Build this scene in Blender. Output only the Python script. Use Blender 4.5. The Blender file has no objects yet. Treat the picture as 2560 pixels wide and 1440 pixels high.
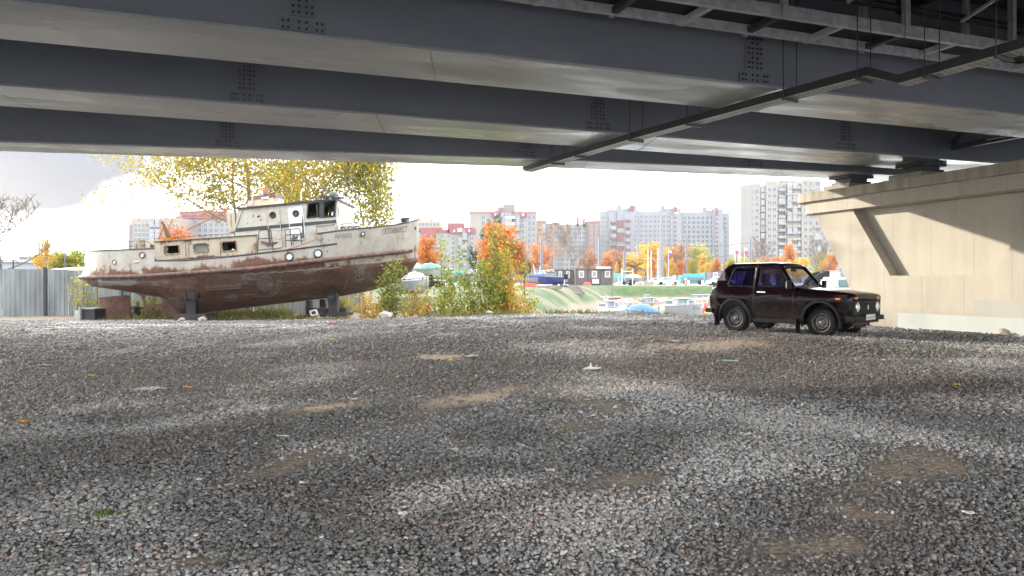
import bpy, bmesh, math, random
import numpy as np
from mathutils import Vector, Matrix
R = math.radians
C = bpy.context.scene.collection
SC = bpy.context.scene
rng = np.random.default_rng(7)
random.seed(7)
# ------------------------------------------------------------------ camera
F = 1849.0; CAMZ = 1.5; HZ = 704.0
cd = bpy.data.cameras.new('camera'); cam = bpy.data.objects.new('camera', cd); C.objects.link(cam)
cam.location = (0, 0, CAMZ); cam.rotation_euler = (R(90), 0, 0)
cd.sensor_width = 36; cd.lens = F / 2560 * 36; cd.shift_y = -(720 - HZ) / 2560
cd.clip_start = .1; cd.clip_end = 5000
SC.camera = cam
# ------------------------------------------------------------------ sky, sun, exposure
SUN_DIR = Vector((-3.15, 2.0, 1.0)).normalized()          # towards the sun
SUN_EL = math.asin(SUN_DIR.z); SUN_AZ = math.atan2(SUN_DIR.x, SUN_DIR.y)
w = bpy.data.worlds.new('World'); SC.world = w; w.use_nodes = True
nt = w.node_tree; nt.nodes.clear()
def N(t, k, **kw):
    n = t.nodes.new(k)
    for a, b in kw.items():
        if a.startswith('i_'):
            key = a[2:]; key = int(key) if key.isdigit() else key.replace('_', ' ')
            n.inputs[key].default_value = b
        else: setattr(n, a, b)
    return n
L = lambda t, a, b: t.links.new(a, b)
sky = N(nt, 'ShaderNodeTexSky', sky_type='NISHITA', sun_disc=False, sun_elevation=SUN_EL, sun_rotation=SUN_AZ)
sky.air_density = 1.0; sky.dust_density = 1.5
tc = N(nt, 'ShaderNodeTexCoord')
mp = N(nt, 'ShaderNodeMapping'); mp.inputs['Scale'].default_value = (1, 1, 3.0)
L(nt, tc.outputs['Generated'], mp.inputs['Vector'])
n1 = N(nt, 'ShaderNodeTexNoise', i_Scale=2.2, i_Detail=6.0, i_Roughness=.55); L(nt, mp.outputs[0], n1.inputs['Vector'])
# a grey cloud bank stands over the yard's far corner
vm = N(nt, 'ShaderNodeVectorMath', operation='DISTANCE'); vm.inputs[1].default_value = (-.575, .80, .33)
mp2 = N(nt, 'ShaderNodeMapping'); mp2.inputs['Scale'].default_value = (1, 1, 1.85)
L(nt, tc.outputs['Generated'], mp2.inputs['Vector']); L(nt, mp2.outputs[0], vm.inputs[0])
n2 = N(nt, 'ShaderNodeTexNoise', i_Scale=7.0, i_Detail=5.0, i_Roughness=.5); L(nt, mp2.outputs[0], n2.inputs['Vector'])
ma = N(nt, 'ShaderNodeMath', operation='MULTIPLY_ADD'); L(nt, n2.outputs[0], ma.inputs[0]); ma.inputs[1].default_value = .22; L(nt, vm.outputs['Value'], ma.inputs[2])
mr = N(nt, 'ShaderNodeMapRange', interpolation_type='SMOOTHSTEP', i_From_Min=.275, i_From_Max=.335, i_To_Min=1.0, i_To_Max=0.0); L(nt, ma.outputs[0], mr.inputs['Value'])
cr = N(nt, 'ShaderNodeMapRange', interpolation_type='SMOOTHSTEP', i_From_Min=.30, i_From_Max=.62, i_To_Min=.75, i_To_Max=1.15); L(nt, n1.outputs[0], cr.inputs['Value'])
cc = N(nt, 'ShaderNodeMix', data_type='RGBA'); cc.inputs[6].default_value = (.965, .98, 1, 1); cc.inputs[7].default_value = (.034, .040, .060, 1); L(nt, mr.outputs[0], cc.inputs[0])
sc_ = N(nt, 'ShaderNodeVectorMath', operation='SCALE'); L(nt, cc.outputs[2], sc_.inputs[0]); L(nt, cr.outputs[0], sc_.inputs['Scale'])
bgs = N(nt, 'ShaderNodeBackground', i_Strength=.10); L(nt, sky.outputs[0], bgs.inputs[0])
bgc = N(nt, 'ShaderNodeBackground', i_Strength=1.62); L(nt, sc_.outputs[0], bgc.inputs[0])
mx = N(nt, 'ShaderNodeMixShader', i_0=.94); L(nt, bgs.outputs[0], mx.inputs[1]); L(nt, bgc.outputs[0], mx.inputs[2])
wo = N(nt, 'ShaderNodeOutputWorld'); L(nt, mx.outputs[0], wo.inputs[0])
sl = bpy.data.lights.new('sun', 'SUN'); sl.energy = 2.0; sl.angle = R(.6); sl.color = (1, .90, .76)
so = bpy.data.objects.new('sun', sl); C.objects.link(so); so.rotation_euler = SUN_DIR.to_track_quat('Z', 'Y').to_euler()
SC.view_settings.view_transform = 'Standard'; SC.view_settings.look = 'None'
SC.view_settings.exposure = 2.0; SC.view_settings.gamma = 1
SC.render.engine = 'CYCLES'
SC.cycles.max_bounces = 8; SC.cycles.diffuse_bounces = 5; SC.cycles.glossy_bounces = 4; SC.cycles.transparent_max_bounces = 16
SC.cycles.sample_clamp_indirect = 6
# ------------------------------------------------------------------ helpers
def P(px, py, d): return Vector(((px - 1280) / F * d, d, CAMZ + (HZ - py) / F * d))
def X(px, d): return (px - 1280) / F * d
def Zp(py, d): return CAMZ + (HZ - py) / F * d
def sst(a, b, x):
    t = np.clip((x - a) / (b - a), 0, 1); return t * t * (3 - 2 * t)
_tab = np.random.default_rng(3).random((256, 256))
def vn(x, y, s=1.0, o=0):
    x = np.asarray(x, float) * s + o * 17.3; y = np.asarray(y, float) * s + o * 5.7
    i = np.floor(x).astype(int); j = np.floor(y).astype(int); fx = x - i; fy = y - j
    fx = fx * fx * (3 - 2 * fx); fy = fy * fy * (3 - 2 * fy)
    a = _tab[i % 256, j % 256]; b = _tab[(i + 1) % 256, j % 256]; c = _tab[i % 256, (j + 1) % 256]; d = _tab[(i + 1) % 256, (j + 1) % 256]
    return (a * (1 - fx) + b * fx) * (1 - fy) + (c * (1 - fx) + d * fx) * fy
def fbm(x, y, s, n=4, o=0):
    r = 0; a = .5; t = 0
    for k in range(n): r = r + a * vn(x, y, s * 2 ** k, o + k); t += a; a *= .5
    return r / t
def shoreL(y): return np.interp(y, [30, 40, 60, 105, 140, 400], [-6, -1, 1.0, 12.5, 22, 60])
def gh(x, y):
    """height of the ground"""
    x = np.asarray(x, float); y = np.asarray(y, float)
    base = .24 * sst(5, 17, y) * sst(-9, 1, x)
    near = base + (fbm(x, y, .45, 3) - .5) * .09 + (vn(x, y, 1.7, 4) - .5) * .03 * sst(0, 8, y) + .02 * sst(10, 25, y)
    left = -.02 + .9 * sst(40, 62, y)
    dn = y - 27.6 + .6 * (vn(x, x * 0, .5) - .5); dl = x - shoreL(y); df = 107.0 - y
    # near yard to basin
    yard = near - 1.9 * sst(0, 5.5, dn)
    far = .9 - 2.6 * sst(-.5, 5.5, np.minimum(dl, df + 1.5))
    land = np.where(y < 34, 0, 1)
    h_right = np.where(y < 34, yard, np.maximum(far, -1.7 + 0 * far))
    t = sst(-5.5, -1.5, x - np.interp(y, [26, 30, 40], [-2, -4, 0]))      # 0 = western land
    west = np.where(y < 30, near, left + .1 * (vn(x, y, .3) - .5))
    wl = sst(26, 34, y)
    westz = near * (1 - wl) + (left + .05 * (fbm(x, y, .4, 2) - .5)) * wl
    bank = westz - (westz + 1.7) * sst(0, 6, dl)
    h = np.where(y < 27, near, np.where(y > 40, np.where(y > 60, far, bank), 0))
    mid = (y >= 27) & (y <= 40)
    hm = westz * (1 - t) + np.where(y < 34, yard, -1.68) * t
    h = np.where(mid, hm, h)
    h = np.where((y > 40) & (y <= 60), np.minimum(westz, bank), h)
    h = np.where(y < 4.0, near, h)
    return h
def g1(x, y): return float(gh(x, y))
def attr(o, **kw):
    for k, v in kw.items():
        if v: o[k] = v
def wmat(o):
    m = o.matrix_basis.copy()
    while o.parent: o = o.parent; m = o.matrix_basis @ m
    return m
def link(name, me, mat=None, parent=None, world=True):
    o = bpy.data.objects.new(name, me); C.objects.link(o)
    if mat is not None:
        for m in (mat if isinstance(mat, (list, tuple)) else [mat]): me.materials.append(m)
    if parent is not None:
        o.parent = parent
        if world: me.transform(wmat(parent).inverted())
    return o
def thing(name, label, cat, loc=(0, 0, 0), rz=0, group=None, rx=0, ry=0):
    o = bpy.data.objects.new(name, None); C.objects.link(o); o.empty_display_size = .1
    o.location = loc; o.rotation_euler = (rx, ry, rz); attr(o, label=label, category=cat, group=group); return o
def tag(o, label, cat, group=None): attr(o, label=label, category=cat, group=group); return o
def struct(o): o['kind'] = 'structure'; return o
def stuff(o, label=None, cat=None): attr(o, kind='stuff', label=label, category=cat); return o
class MB:
    def __init__(s): s.v = []; s.f = []
    def add(s, vs, fs):
        b = len(s.v); s.v += [tuple(v) for v in vs]; s.f += [tuple(i + b for i in f) for f in fs]; return s
    def box(s, x0, x1, y0, y1, z0, z1, m=None):
        vs = [Vector((x, y, z)) for z in (z0, z1) for y in (y0, y1) for x in (x0, x1)]
        if m is not None: vs = [m @ v for v in vs]
        return s.add(vs, [(0, 2, 3, 1), (4, 5, 7, 6), (0, 1, 5, 4), (2, 6, 7, 3), (0, 4, 6, 2), (1, 3, 7, 5)])
    def bar(s, a, b, w_, h_=None, up=Vector((0, 0, 1))):
        a = Vector(a); b = Vector(b); h_ = h_ or w_; d = (b - a).normalized()
        if abs(d.dot(up)) > .98: up = Vector((0, 1, 0))
        q = d.cross(up).normalized() * w_ / 2; r = q.cross(d).normalized() * h_ / 2
        vs = [a - q - r, a + q - r, a + q + r, a - q + r, b - q - r, b + q - r, b + q + r, b - q + r]
        return s.add(vs, [(0, 3, 2, 1), (4, 5, 6, 7), (0, 1, 5, 4), (1, 2, 6, 5), (2, 3, 7, 6), (3, 0, 4, 7)])
    def tube(s, pts, r, n=6, closed=False):
        pts = [Vector(p) for p in pts]; k = len(pts); rs = r if isinstance(r, (list, tuple, np.ndarray)) else [r] * k
        vs = []; prev = None
        for i, p in enumerate(pts):
            if closed: d = pts[(i + 1) % k] - pts[i - 1]
            else: d = pts[min(i + 1, k - 1)] - pts[max(i - 1, 0)]
            d = d.normalized() if d.length > 1e-9 else Vector((0, 0, 1))
            if prev is None: q = d.cross(Vector((.13, .21, 1)) if abs(d.z) < .9 else Vector((1, .1, 0))).normalized()
            else:
                q = prev - d * prev.dot(d); q = q.normalized() if q.length > 1e-6 else prev
            prev = q; r2 = d.cross(q)
            for j in range(n):
                a = 2 * math.pi * j / n; vs.append(p + (q * math.cos(a) + r2 * math.sin(a)) * rs[i])
        fs = []
        for i in range(k if closed else k - 1):
            for j in range(n):
                a = i * n + j; b = i * n + (j + 1) % n; i2 = ((i + 1) % k) * n
                fs.append((a, b, i2 + (j + 1) % n, i2 + j))
        if not closed: fs += [tuple(range(n))[::-1], tuple((k - 1) * n + j for j in range(n))]
        return s.add(vs, fs)
    def cyl(s, a, b, r, n=16, r2=None): return s.tube([a, b], [r, r if r2 is None else r2], n)
    def loft(s, rings, closed=True, caps=True):
        k = len(rings[0]); vs = [v for r in rings for v in r]; fs = []
        for i in range(len(rings) - 1):
            for j in range(k if closed else k - 1): fs.append((i * k + j, i * k + (j + 1) % k, (i + 1) * k + (j + 1) % k, (i + 1) * k + j))
        if caps and closed: fs += [tuple(range(k))[::-1], tuple((len(rings) - 1) * k + j for j in range(k))]
        return s.add(vs, fs)
    def lathe(s, prof, c, axis, n=24, caps=True):
        """prof: (offset along axis, radius)"""
        axis = Vector(axis).normalized(); q = axis.cross(Vector((0, 0, 1)) if abs(axis.z) < .9 else Vector((1, 0, 0))).normalized(); r = axis.cross(q); c = Vector(c)
        return s.loft([[c + axis * o + (q * math.cos(2 * math.pi * j / n) + r * math.sin(2 * math.pi * j / n)) * max(rd, 1e-4) for j in range(n)] for o, rd in prof], caps=caps)
    def ball(s, c, r, n=8, sx=1, sy=1, sz=1):
        c = Vector(c); rings = []
        for i in range(n // 2 + 1):
            t = math.pi * (i + .02) / (n // 2 + .04)
            rings.append([c + Vector((math.sin(t) * math.cos(2 * math.pi * j / n) * r * sx, math.sin(t) * math.sin(2 * math.pi * j / n) * r * sy, -math.cos(t) * r * sz)) for j in range(n)])
        return s.loft(rings)
    def mesh(s, name='m', smooth=False, fix=True):
        me = bpy.data.meshes.new(name); me.from_pydata(s.v, [], s.f)
        if fix:
            bm = bmesh.new(); bm.from_mesh(me); bmesh.ops.recalc_face_normals(bm, faces=bm.faces); bm.to_mesh(me); bm.free()
        if smooth:
            me.polygons.foreach_set('use_smooth', [True] * len(me.polygons)); me.set_sharp_from_angle(angle=R(smooth if smooth > 1 else 35))
        me.update(); return me
    def build(s, name, mat, parent=None, smooth=False, world=True, bevel=0, fix=True):
        o = link(name, s.mesh(name, smooth, fix), mat, parent, world)
        if bevel: b = o.modifiers.new('b', 'BEVEL'); b.width = bevel; b.segments = 2; b.limit_method = 'ANGLE'
        return o
def panel(outline, holes=(), cx=(), cy=()):
    """flat polygon with holes in 2D, cut along lines; returns (list of 2D verts, faces)"""
    bm = bmesh.new(); 
    for loop in [outline] + list(holes):
        vs = [bm.verts.new((p[0], p[1], 0)) for p in loop]
        for i in range(len(vs)): bm.edges.new((vs[i], vs[(i + 1) % len(vs)]))
    bmesh.ops.triangle_fill(bm, edges=bm.edges[:], use_beauty=True, normal=(0, 0, 1))
    for c in cx: bmesh.ops.bisect_plane(bm, geom=bm.verts[:] + bm.edges[:] + bm.faces[:], plane_co=(c, 0, 0), plane_no=(1, 0, 0))
    for c in cy: bmesh.ops.bisect_plane(bm, geom=bm.verts[:] + bm.edges[:] + bm.faces[:], plane_co=(0, c, 0), plane_no=(0, 1, 0))
    bm.verts.index_update(); vs = [(v.co.x, v.co.y) for v in bm.verts]; fs = [tuple(v.index for v in f.verts) for f in bm.faces]; bm.free()
    return vs, fs
def rrect(x0, x1, y0, y1, r, n=4, skew=0):
    out = []
    for cx, cy, a0 in ((x1 - r, y1 - r, 0), (x0 + r, y1 - r, 90), (x0 + r, y0 + r, 180), (x1 - r, y0 + r, 270)):
        for i in range(n + 1):
            a = R(a0 + 90 * i / n); x = cx + r * math.cos(a); y = cy + r * math.sin(a); out.append((x, y + skew * (x - (x0 + x1) / 2)))
    return out
def rpoly(pts, r, n=4):
    """polygon with rounded corners"""
    out = []; k = len(pts)
    for i in range(k):
        p = Vector((*pts[i], 0)); a = Vector((*pts[i - 1], 0)) - p; b = Vector((*pts[(i + 1) % k], 0)) - p
        rr = r[i] if isinstance(r, (list, tuple)) else r; rr = min(rr, a.length * .45, b.length * .45)
        p0 = p + a.normalized() * rr; p1 = p + b.normalized() * rr
        for j in range(n + 1):
            t = j / n; q = p0 * (1 - t) ** 2 + p * 2 * t * (1 - t) + p1 * t * t; out.append((q.x, q.y))
    return out
def copy_tree(o, parent=None):
    c = o.copy(); C.objects.link(c); c.parent = parent
    for ch in [q for q in CH.get(o.name, [])] if False else list(o.children): copy_tree(ch, c)
    return c
# ------------------------------------------------------------------ materials
MATS = {}
def pmat(name, col, rough=.6, metal=0, var=.15, vs=3.0, bump=0, bs=20.0, col2=None, c2t=(.45, .65), spec=.5, coat=0, detail=5, stretch=None, emit=0, alpha=1, trans=0, coord='Object', streak=0):
    """painted or natural surface: base colour broken by noise, optional second colour in patches, bump"""
    if name in MATS: return MATS[name]
    m = bpy.data.materials.new(name); m.use_nodes = True; t = m.node_tree; b = t.nodes['Principled BSDF']
    b.inputs['Roughness'].default_value = rough; b.inputs['Metallic'].default_value = metal; b.inputs['Specular IOR Level'].default_value = spec
    b.inputs['Coat Weight'].default_value = coat
    if trans: b.inputs['Transmission Weight'].default_value = trans
    co = N(t, 'ShaderNodeTexCoord').outputs[coord]
    if stretch:
        q = N(t, 'ShaderNodeMapping'); q.inputs['Scale'].default_value = stretch; L(t, co, q.inputs[0]); co = q.outputs[0]
    n = N(t, 'ShaderNodeTexNoise', i_Scale=vs, i_Detail=detail, i_Roughness=.6); L(t, co, n.inputs[0])
    mr = N(t, 'ShaderNodeMapRange', i_From_Min=.3, i_From_Max=.7, i_To_Min=1 - var, i_To_Max=1 + var); L(t, n.outputs[0], mr.inputs[0])
    base = None
    if col2:
        n2 = N(t, 'ShaderNodeTexNoise', i_Scale=vs * .6, i_Detail=6.0, i_Roughness=.65); L(t, co, n2.inputs[0])
        m2 = N(t, 'ShaderNodeMapRange', i_From_Min=c2t[0], i_From_Max=c2t[1]); L(t, n2.outputs[0], m2.inputs[0])
        mi = N(t, 'ShaderNodeMix', data_type='RGBA'); mi.inputs[6].default_value = (*col, 1); mi.inputs[7].default_value = (*col2, 1); L(t, m2.outputs[0], mi.inputs[0]); base = mi.outputs[2]
    sc = N(t, 'ShaderNodeVectorMath', operation='SCALE')
    if base is None: sc.inputs[0].default_value = col
    else: L(t, base, sc.inputs[0])
    L(t, mr.outputs[0], sc.inputs['Scale']); L(t, sc.outputs[0], b.inputs['Base Color'])
    if bump:
        nb = N(t, 'ShaderNodeTexNoise', i_Scale=bs, i_Detail=4.0); L(t, co, nb.inputs[0])
        bp = N(t, 'ShaderNodeBump', i_Strength=bump, i_Distance=.02); L(t, nb.outputs[0], bp.inputs['Height']); L(t, bp.outputs[0], b.inputs['Normal'])
    if emit: b.inputs['Emission Color'].default_value = (*col, 1); b.inputs['Emission Strength'].default_value = emit
    MATS[name] = m; return m
def glassmat(name, col=(.9, .95, 1), rough=.02, dark=None, alpha=.25):
    if name in MATS: return MATS[name]
    m = bpy.data.materials.new(name); m.use_nodes = True; t = m.node_tree; b = t.nodes['Principled BSDF']
    b.inputs['Base Color'].default_value = (*(dark or (.02, .02, .03)), 1); b.inputs['Roughness'].default_value = rough; b.inputs['Alpha'].default_value = 1
    tr = N(t, 'ShaderNodeBsdfTransparent'); tr.inputs[0].default_value = (*col, 1)
    mx = N(t, 'ShaderNodeMixShader', i_0=alpha); L(t, tr.outputs[0], mx.inputs[1]); L(t, b.outputs[0], mx.inputs[2]); L(t, mx.outputs[0], t.nodes['Material Output'].inputs[0])
    MATS[name] = m; return m
def leafmat(name, cols, trans=.35):
    """leaves: every leaf takes its own tint from the list"""
    if name in MATS: return MATS[name]
    m = bpy.data.materials.new(name); m.use_nodes = True; t = m.node_tree; t.nodes.clear()
    g = N(t, 'ShaderNodeNewGeometry'); r = N(t, 'ShaderNodeValToRGB'); L(t, g.outputs['Random Per Island'], r.inputs[0])
    e = r.color_ramp.elements; e[0].position = 0; e[0].color = (*cols[0], 1); e[1].position = 1; e[1].color = (*cols[-1], 1)
    for i, c in enumerate(cols[1:-1]): q = e.new((i + 1) / (len(cols) - 1)); q.color = (*c, 1)
    d = N(t, 'ShaderNodeBsdfDiffuse'); tl = N(t, 'ShaderNodeBsdfTranslucent'); mx = N(t, 'ShaderNodeMixShader', i_0=trans)
    L(t, r.outputs[0], d.inputs[0]); L(t, r.outputs[0], tl.inputs[0]); L(t, d.outputs[0], mx.inputs[1]); L(t, tl.outputs[0], mx.inputs[2])
    o = N(t, 'ShaderNodeOutputMaterial'); L(t, mx.outputs[0], o.inputs[0]); MATS[name] = m; return m
# ------------------------------------------------------------------ ground sheet
def gpx(x, y): return 1280 + F * x / np.maximum(y, .5), HZ + F * 1.5 / np.maximum(y, .5)
def patchsum(x, y, lst):
    """soft ellipses on the ground; each (x, y, half length, half width, angle)"""
    r = np.zeros_like(x)
    for cx, cy, a, b, ang in lst:
        c, s_ = math.cos(ang), math.sin(ang); u = ((x - cx) * c + (y - cy) * s_) / a; v = (-(x - cx) * s_ + (y - cy) * c) / b
        r = np.maximum(r, np.exp(-(u * u + v * v) ** 1.3))
    return r
def gp(px, py):
    d = F * 1.5 / (py - HZ); return (X(px, d), d)
def strip(a, b, wd):
    (x0, y0), (x1, y1) = gp(*a), gp(*b); return ((x0 + x1) / 2, (y0 + y1) / 2, math.hypot(x1 - x0, y1 - y0) / 2, wd, math.atan2(y1 - y0, x1 - x0))
DIRT = [strip((860, 1078), (1370, 965), .35), strip((700, 1058), (960, 992), .22), strip((360, 1440), (480, 1400), .32), strip((2120, 1230), (2310, 1120), .38), strip((2040, 1290), (2180, 1255), .25),
        strip((1960, 1370), (2140, 1330), .22), strip((1490, 1200), (1660, 1165), .3), strip((1290, 1078), (1500, 1055), .22), strip((0, 1065), (90, 1040), .25), strip((1600, 905), (1950, 880), .9),
        strip((1480, 1040), (1560, 1010), .3), strip((520, 1180), (760, 1130), .3), strip((1050, 920), (1150, 905), .5)]
PALE = [strip((330, 1080), (760, 1010), .45), strip((1330, 1420), (1700, 1220), .5), strip((1700, 1220), (1960, 1090), .6), strip((1950, 1080), (2180, 1050), .8), strip((2100, 1070), (2560, 1150), .5),
        strip((1350, 905), (1600, 890), 1.4), strip((1450, 950), (1750, 1040), .8), strip((950, 1280), (1350, 1180), .5), strip((2000, 815), (2560, 850), .8)]
BROWN = [strip((1500, 880), (2200, 900), 3.0), strip((2000, 960), (2560, 1000), 1.4)]
def masks(x, y):
    n = fbm(x, y, .55, 4, 9); n2 = fbm(x, y, 1.6, 4, 21)
    wx = x + (fbm(x, y, .9, 3, 31) - .5) * 1.1; wy = y + (fbm(x, y, .9, 3, 41) - .5) * 1.1
    dirt = np.clip(patchsum(wx, wy, DIRT) * 1.15 + np.clip((n2 - .62) * 4, 0, 1) * .5, 0, 1)
    pale = np.clip(patchsum(wx, wy, PALE) * (.5 + n2) + np.clip((n - .54) * 3, 0, .7), 0, 1)
    brown = np.clip(patchsum(x, y, BROWN) * 1.1 * (.4 + n) + np.clip((.42 - n) * 2.5, 0, .5), 0, 1)
    return dirt, pale, brown
xs = np.concatenate([[-1500, -700, -350, -200, -140, -100, -75], np.arange(-60, -24, 2.0), np.arange(-24, 24, .2), np.arange(24, 61, 2.0), [75, 100, 140, 200, 350, 700, 1500]])
ys = np.concatenate([[-300, -80, -30, -12, -5, 0], np.arange(2, 34, .2), np.arange(34, 60, .8), np.arange(60, 130, 1.0), [140, 160, 200, 300, 500, 900, 1800, 4000]])
gx, gy = np.meshgrid(xs, ys); gz = gh(gx, gy)
me = bpy.data.meshes.new('ground'); nx, ny = len(xs), len(ys)
V = np.stack([gx, gy, gz], -1).reshape(-1, 3); ii = (np.arange(ny - 1)[:, None] * nx + np.arange(nx - 1)[None, :]).ravel()
FS = np.stack([ii, ii + 1, ii + nx + 1, ii + nx], -1)
me.from_pydata(V.tolist(), [], FS.tolist())
d_, p_, b_ = masks(V[:, 0], V[:, 1])
grass = np.where(V[:, 1] > 34, 1.0, 0.0) * sst(-1.45, -.9, V[:, 2]) * (1 - .9 * sst(.7, .88, V[:, 2]) * sst(114, 118, V[:, 1]))
grass = np.maximum(grass, np.where((V[:, 1] > 29), sst(30.5, 31.5, V[:, 1]) * .75, 0) * (V[:, 1] < 60) * (V[:, 0] < -1))
bankz = sst(34, 36, V[:, 1]) * (1 - sst(-.95, -.35, V[:, 2] + .25 * (fbm(V[:, 0], V[:, 1], .3, 3, 61) - .5))); mossy = (V[:, 1] < 96) * (V[:, 1] > 40) * np.clip((fbm(V[:, 0], V[:, 1], .35, 4, 71) - .42) * 3, 0, .7)
soil = np.clip(sst(26.2, 27.6, V[:, 1] + .8 * (fbm(V[:, 0], V[:, 1], .8, 3, 55) - .5)) * (V[:, 1] < 40) + bankz + mossy, 0, 1)
lot = sst(113, 119, V[:, 1])
ca = me.color_attributes.new('zone', 'FLOAT_COLOR', 'POINT'); ca.data.foreach_set('color', np.stack([d_, p_, b_, grass], -1).astype('f').ravel())
cb = me.color_attributes.new('zone2', 'FLOAT_COLOR', 'POINT'); cb.data.foreach_set('color', np.stack([soil, lot, 0 * lot, 0 * lot + 1], -1).astype('f').ravel())
me.polygons.foreach_set('use_smooth', [True] * len(me.polygons))
gm = bpy.data.materials.new('gravel_ground'); gm.use_nodes = True; t = gm.node_tree; b = t.nodes['Principled BSDF']
co = N(t, 'ShaderNodeTexCoord').outputs['Object']
za = N(t, 'ShaderNodeAttribute', attribute_name='zone'); zb = N(t, 'ShaderNodeAttribute', attribute_name='zone2')
sz = N(t, 'ShaderNodeSeparateColor'); L(t, za.outputs['Color'], sz.inputs[0]); sb = N(t, 'ShaderNodeSeparateColor'); L(t, zb.outputs['Color'], sb.inputs[0])
vo = N(t, 'ShaderNodeTexVoronoi', i_Scale=26.0); L(t, co, vo.inputs['Vector'])
vr = N(t, 'ShaderNodeSeparateColor'); L(t, vo.outputs['Color'], vr.inputs[0])
rp = N(t, 'ShaderNodeValToRGB'); L(t, vr.outputs[0], rp.inputs[0]); e = rp.color_ramp.elements
e[0].color = (.055, .053, .055, 1); e[1].color = (.32, .31, .29, 1); q = e.new(.5); q.color = (.15, .144, .14, 1); q = e.new(.8); q.color = (.19, .17, .155, 1)
dk = N(t, 'ShaderNodeMapRange', i_From_Min=.0, i_From_Max=.55, i_To_Min=1.1, i_To_Max=.35); L(t, vo.outputs['Distance'], dk.inputs[0])
sg = N(t, 'ShaderNodeVectorMath', operation='SCALE'); L(t, rp.outputs[0], sg.inputs[0]); L(t, dk.outputs[0], sg.inputs['Scale'])
def mixc(a, col, fac, src=None):
    m_ = N(t, 'ShaderNodeMix', data_type='RGBA'); L(t, a, m_.inputs[6])
    if src is None: m_.inputs[7].default_value = (*col, 1)
    else: L(t, src, m_.inputs[7])
    L(t, fac, m_.inputs[0]); return m_.outputs[2]
def mul(a, k):
    m_ = N(t, 'ShaderNodeMath', operation='MULTIPLY'); L(t, a, m_.inputs[0]); m_.inputs[1].default_value = k; return m_.outputs[0]
nz = N(t, 'ShaderNodeTexNoise', i_Scale=14.0, i_Detail=10.0, i_Roughness=.8); L(t, co, nz.inputs[0])
dcol = N(t, 'ShaderNodeValToRGB'); L(t, nz.outputs[0], dcol.inputs[0]); e = dcol.color_ramp.elements; e[0].position = .3; e[0].color = (.17, .135, .10, 1); e[1].position = .7; e[1].color = (.46, .37, .275, 1)
gcol = N(t, 'ShaderNodeValToRGB')
ng = N(t, 'ShaderNodeTexNoise', i_Scale=.9, i_Detail=9.0, i_Roughness=.75); L(t, co, ng.inputs[0]); L(t, ng.outputs[0], gcol.inputs[0])
e = gcol.color_ramp.elements; e[0].position = .3; e[0].color = (.016, .042, .008, 1); e[1].position = .72; e[1].color = (.085, .085, .03, 1); q = e.new(.5); q.color = (.034, .07, .013, 1)
c_ = mixc(sg.outputs[0], (.30, .30, .30), mul(sz.outputs[1], .6))
c_ = mixc(c_, (.085, .062, .052), mul(sz.outputs[2], .6))
c_ = mixc(c_, None, sz.outputs[0], dcol.outputs[0])
c_ = mixc(c_, None, za.outputs['Alpha'], gcol.outputs[0])
hb2 = N(t, 'ShaderNodeVectorMath', operation='SCALE'); L(t, dcol.outputs[0], hb2.inputs[0]); hb2.inputs['Scale'].default_value = .62
c_ = mixc(c_, None, mul(sb.outputs[0], .8), hb2.outputs[0])
c_ = mixc(c_, (.17, .17, .17), sb.outputs[1])
L(t, c_, b.inputs['Base Color']); b.inputs['Roughness'].default_value = .8; b.inputs['Specular IOR Level'].default_value = .35
hh = N(t, 'ShaderNodeMath', operation='MULTIPLY'); L(t, vo.outputs['Distance'], hh.inputs[0]); hh.inputs[1].default_value = -1
h2 = N(t, 'ShaderNodeMath', operation='MULTIPLY_ADD'); L(t, nz.outputs[0], h2.inputs[0]); h2.inputs[1].default_value = 1.0; L(t, hh.outputs[0], h2.inputs[2])
bp = N(t, 'ShaderNodeBump', i_Strength=.9, i_Distance=.03); L(t, h2.outputs[0], bp.inputs['Height']); L(t, bp.outputs[0], b.inputs['Normal'])
struct(link('ground', me, gm))
# water of the basin
wm = pmat('water_surface', (.16, .17, .15), .12, var=.1, bump=.25, bs=3.0, spec=.6)
struct(MB().box(-20, 300, 30, 112, -2.6, -1.3).build('water', wm))
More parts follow.
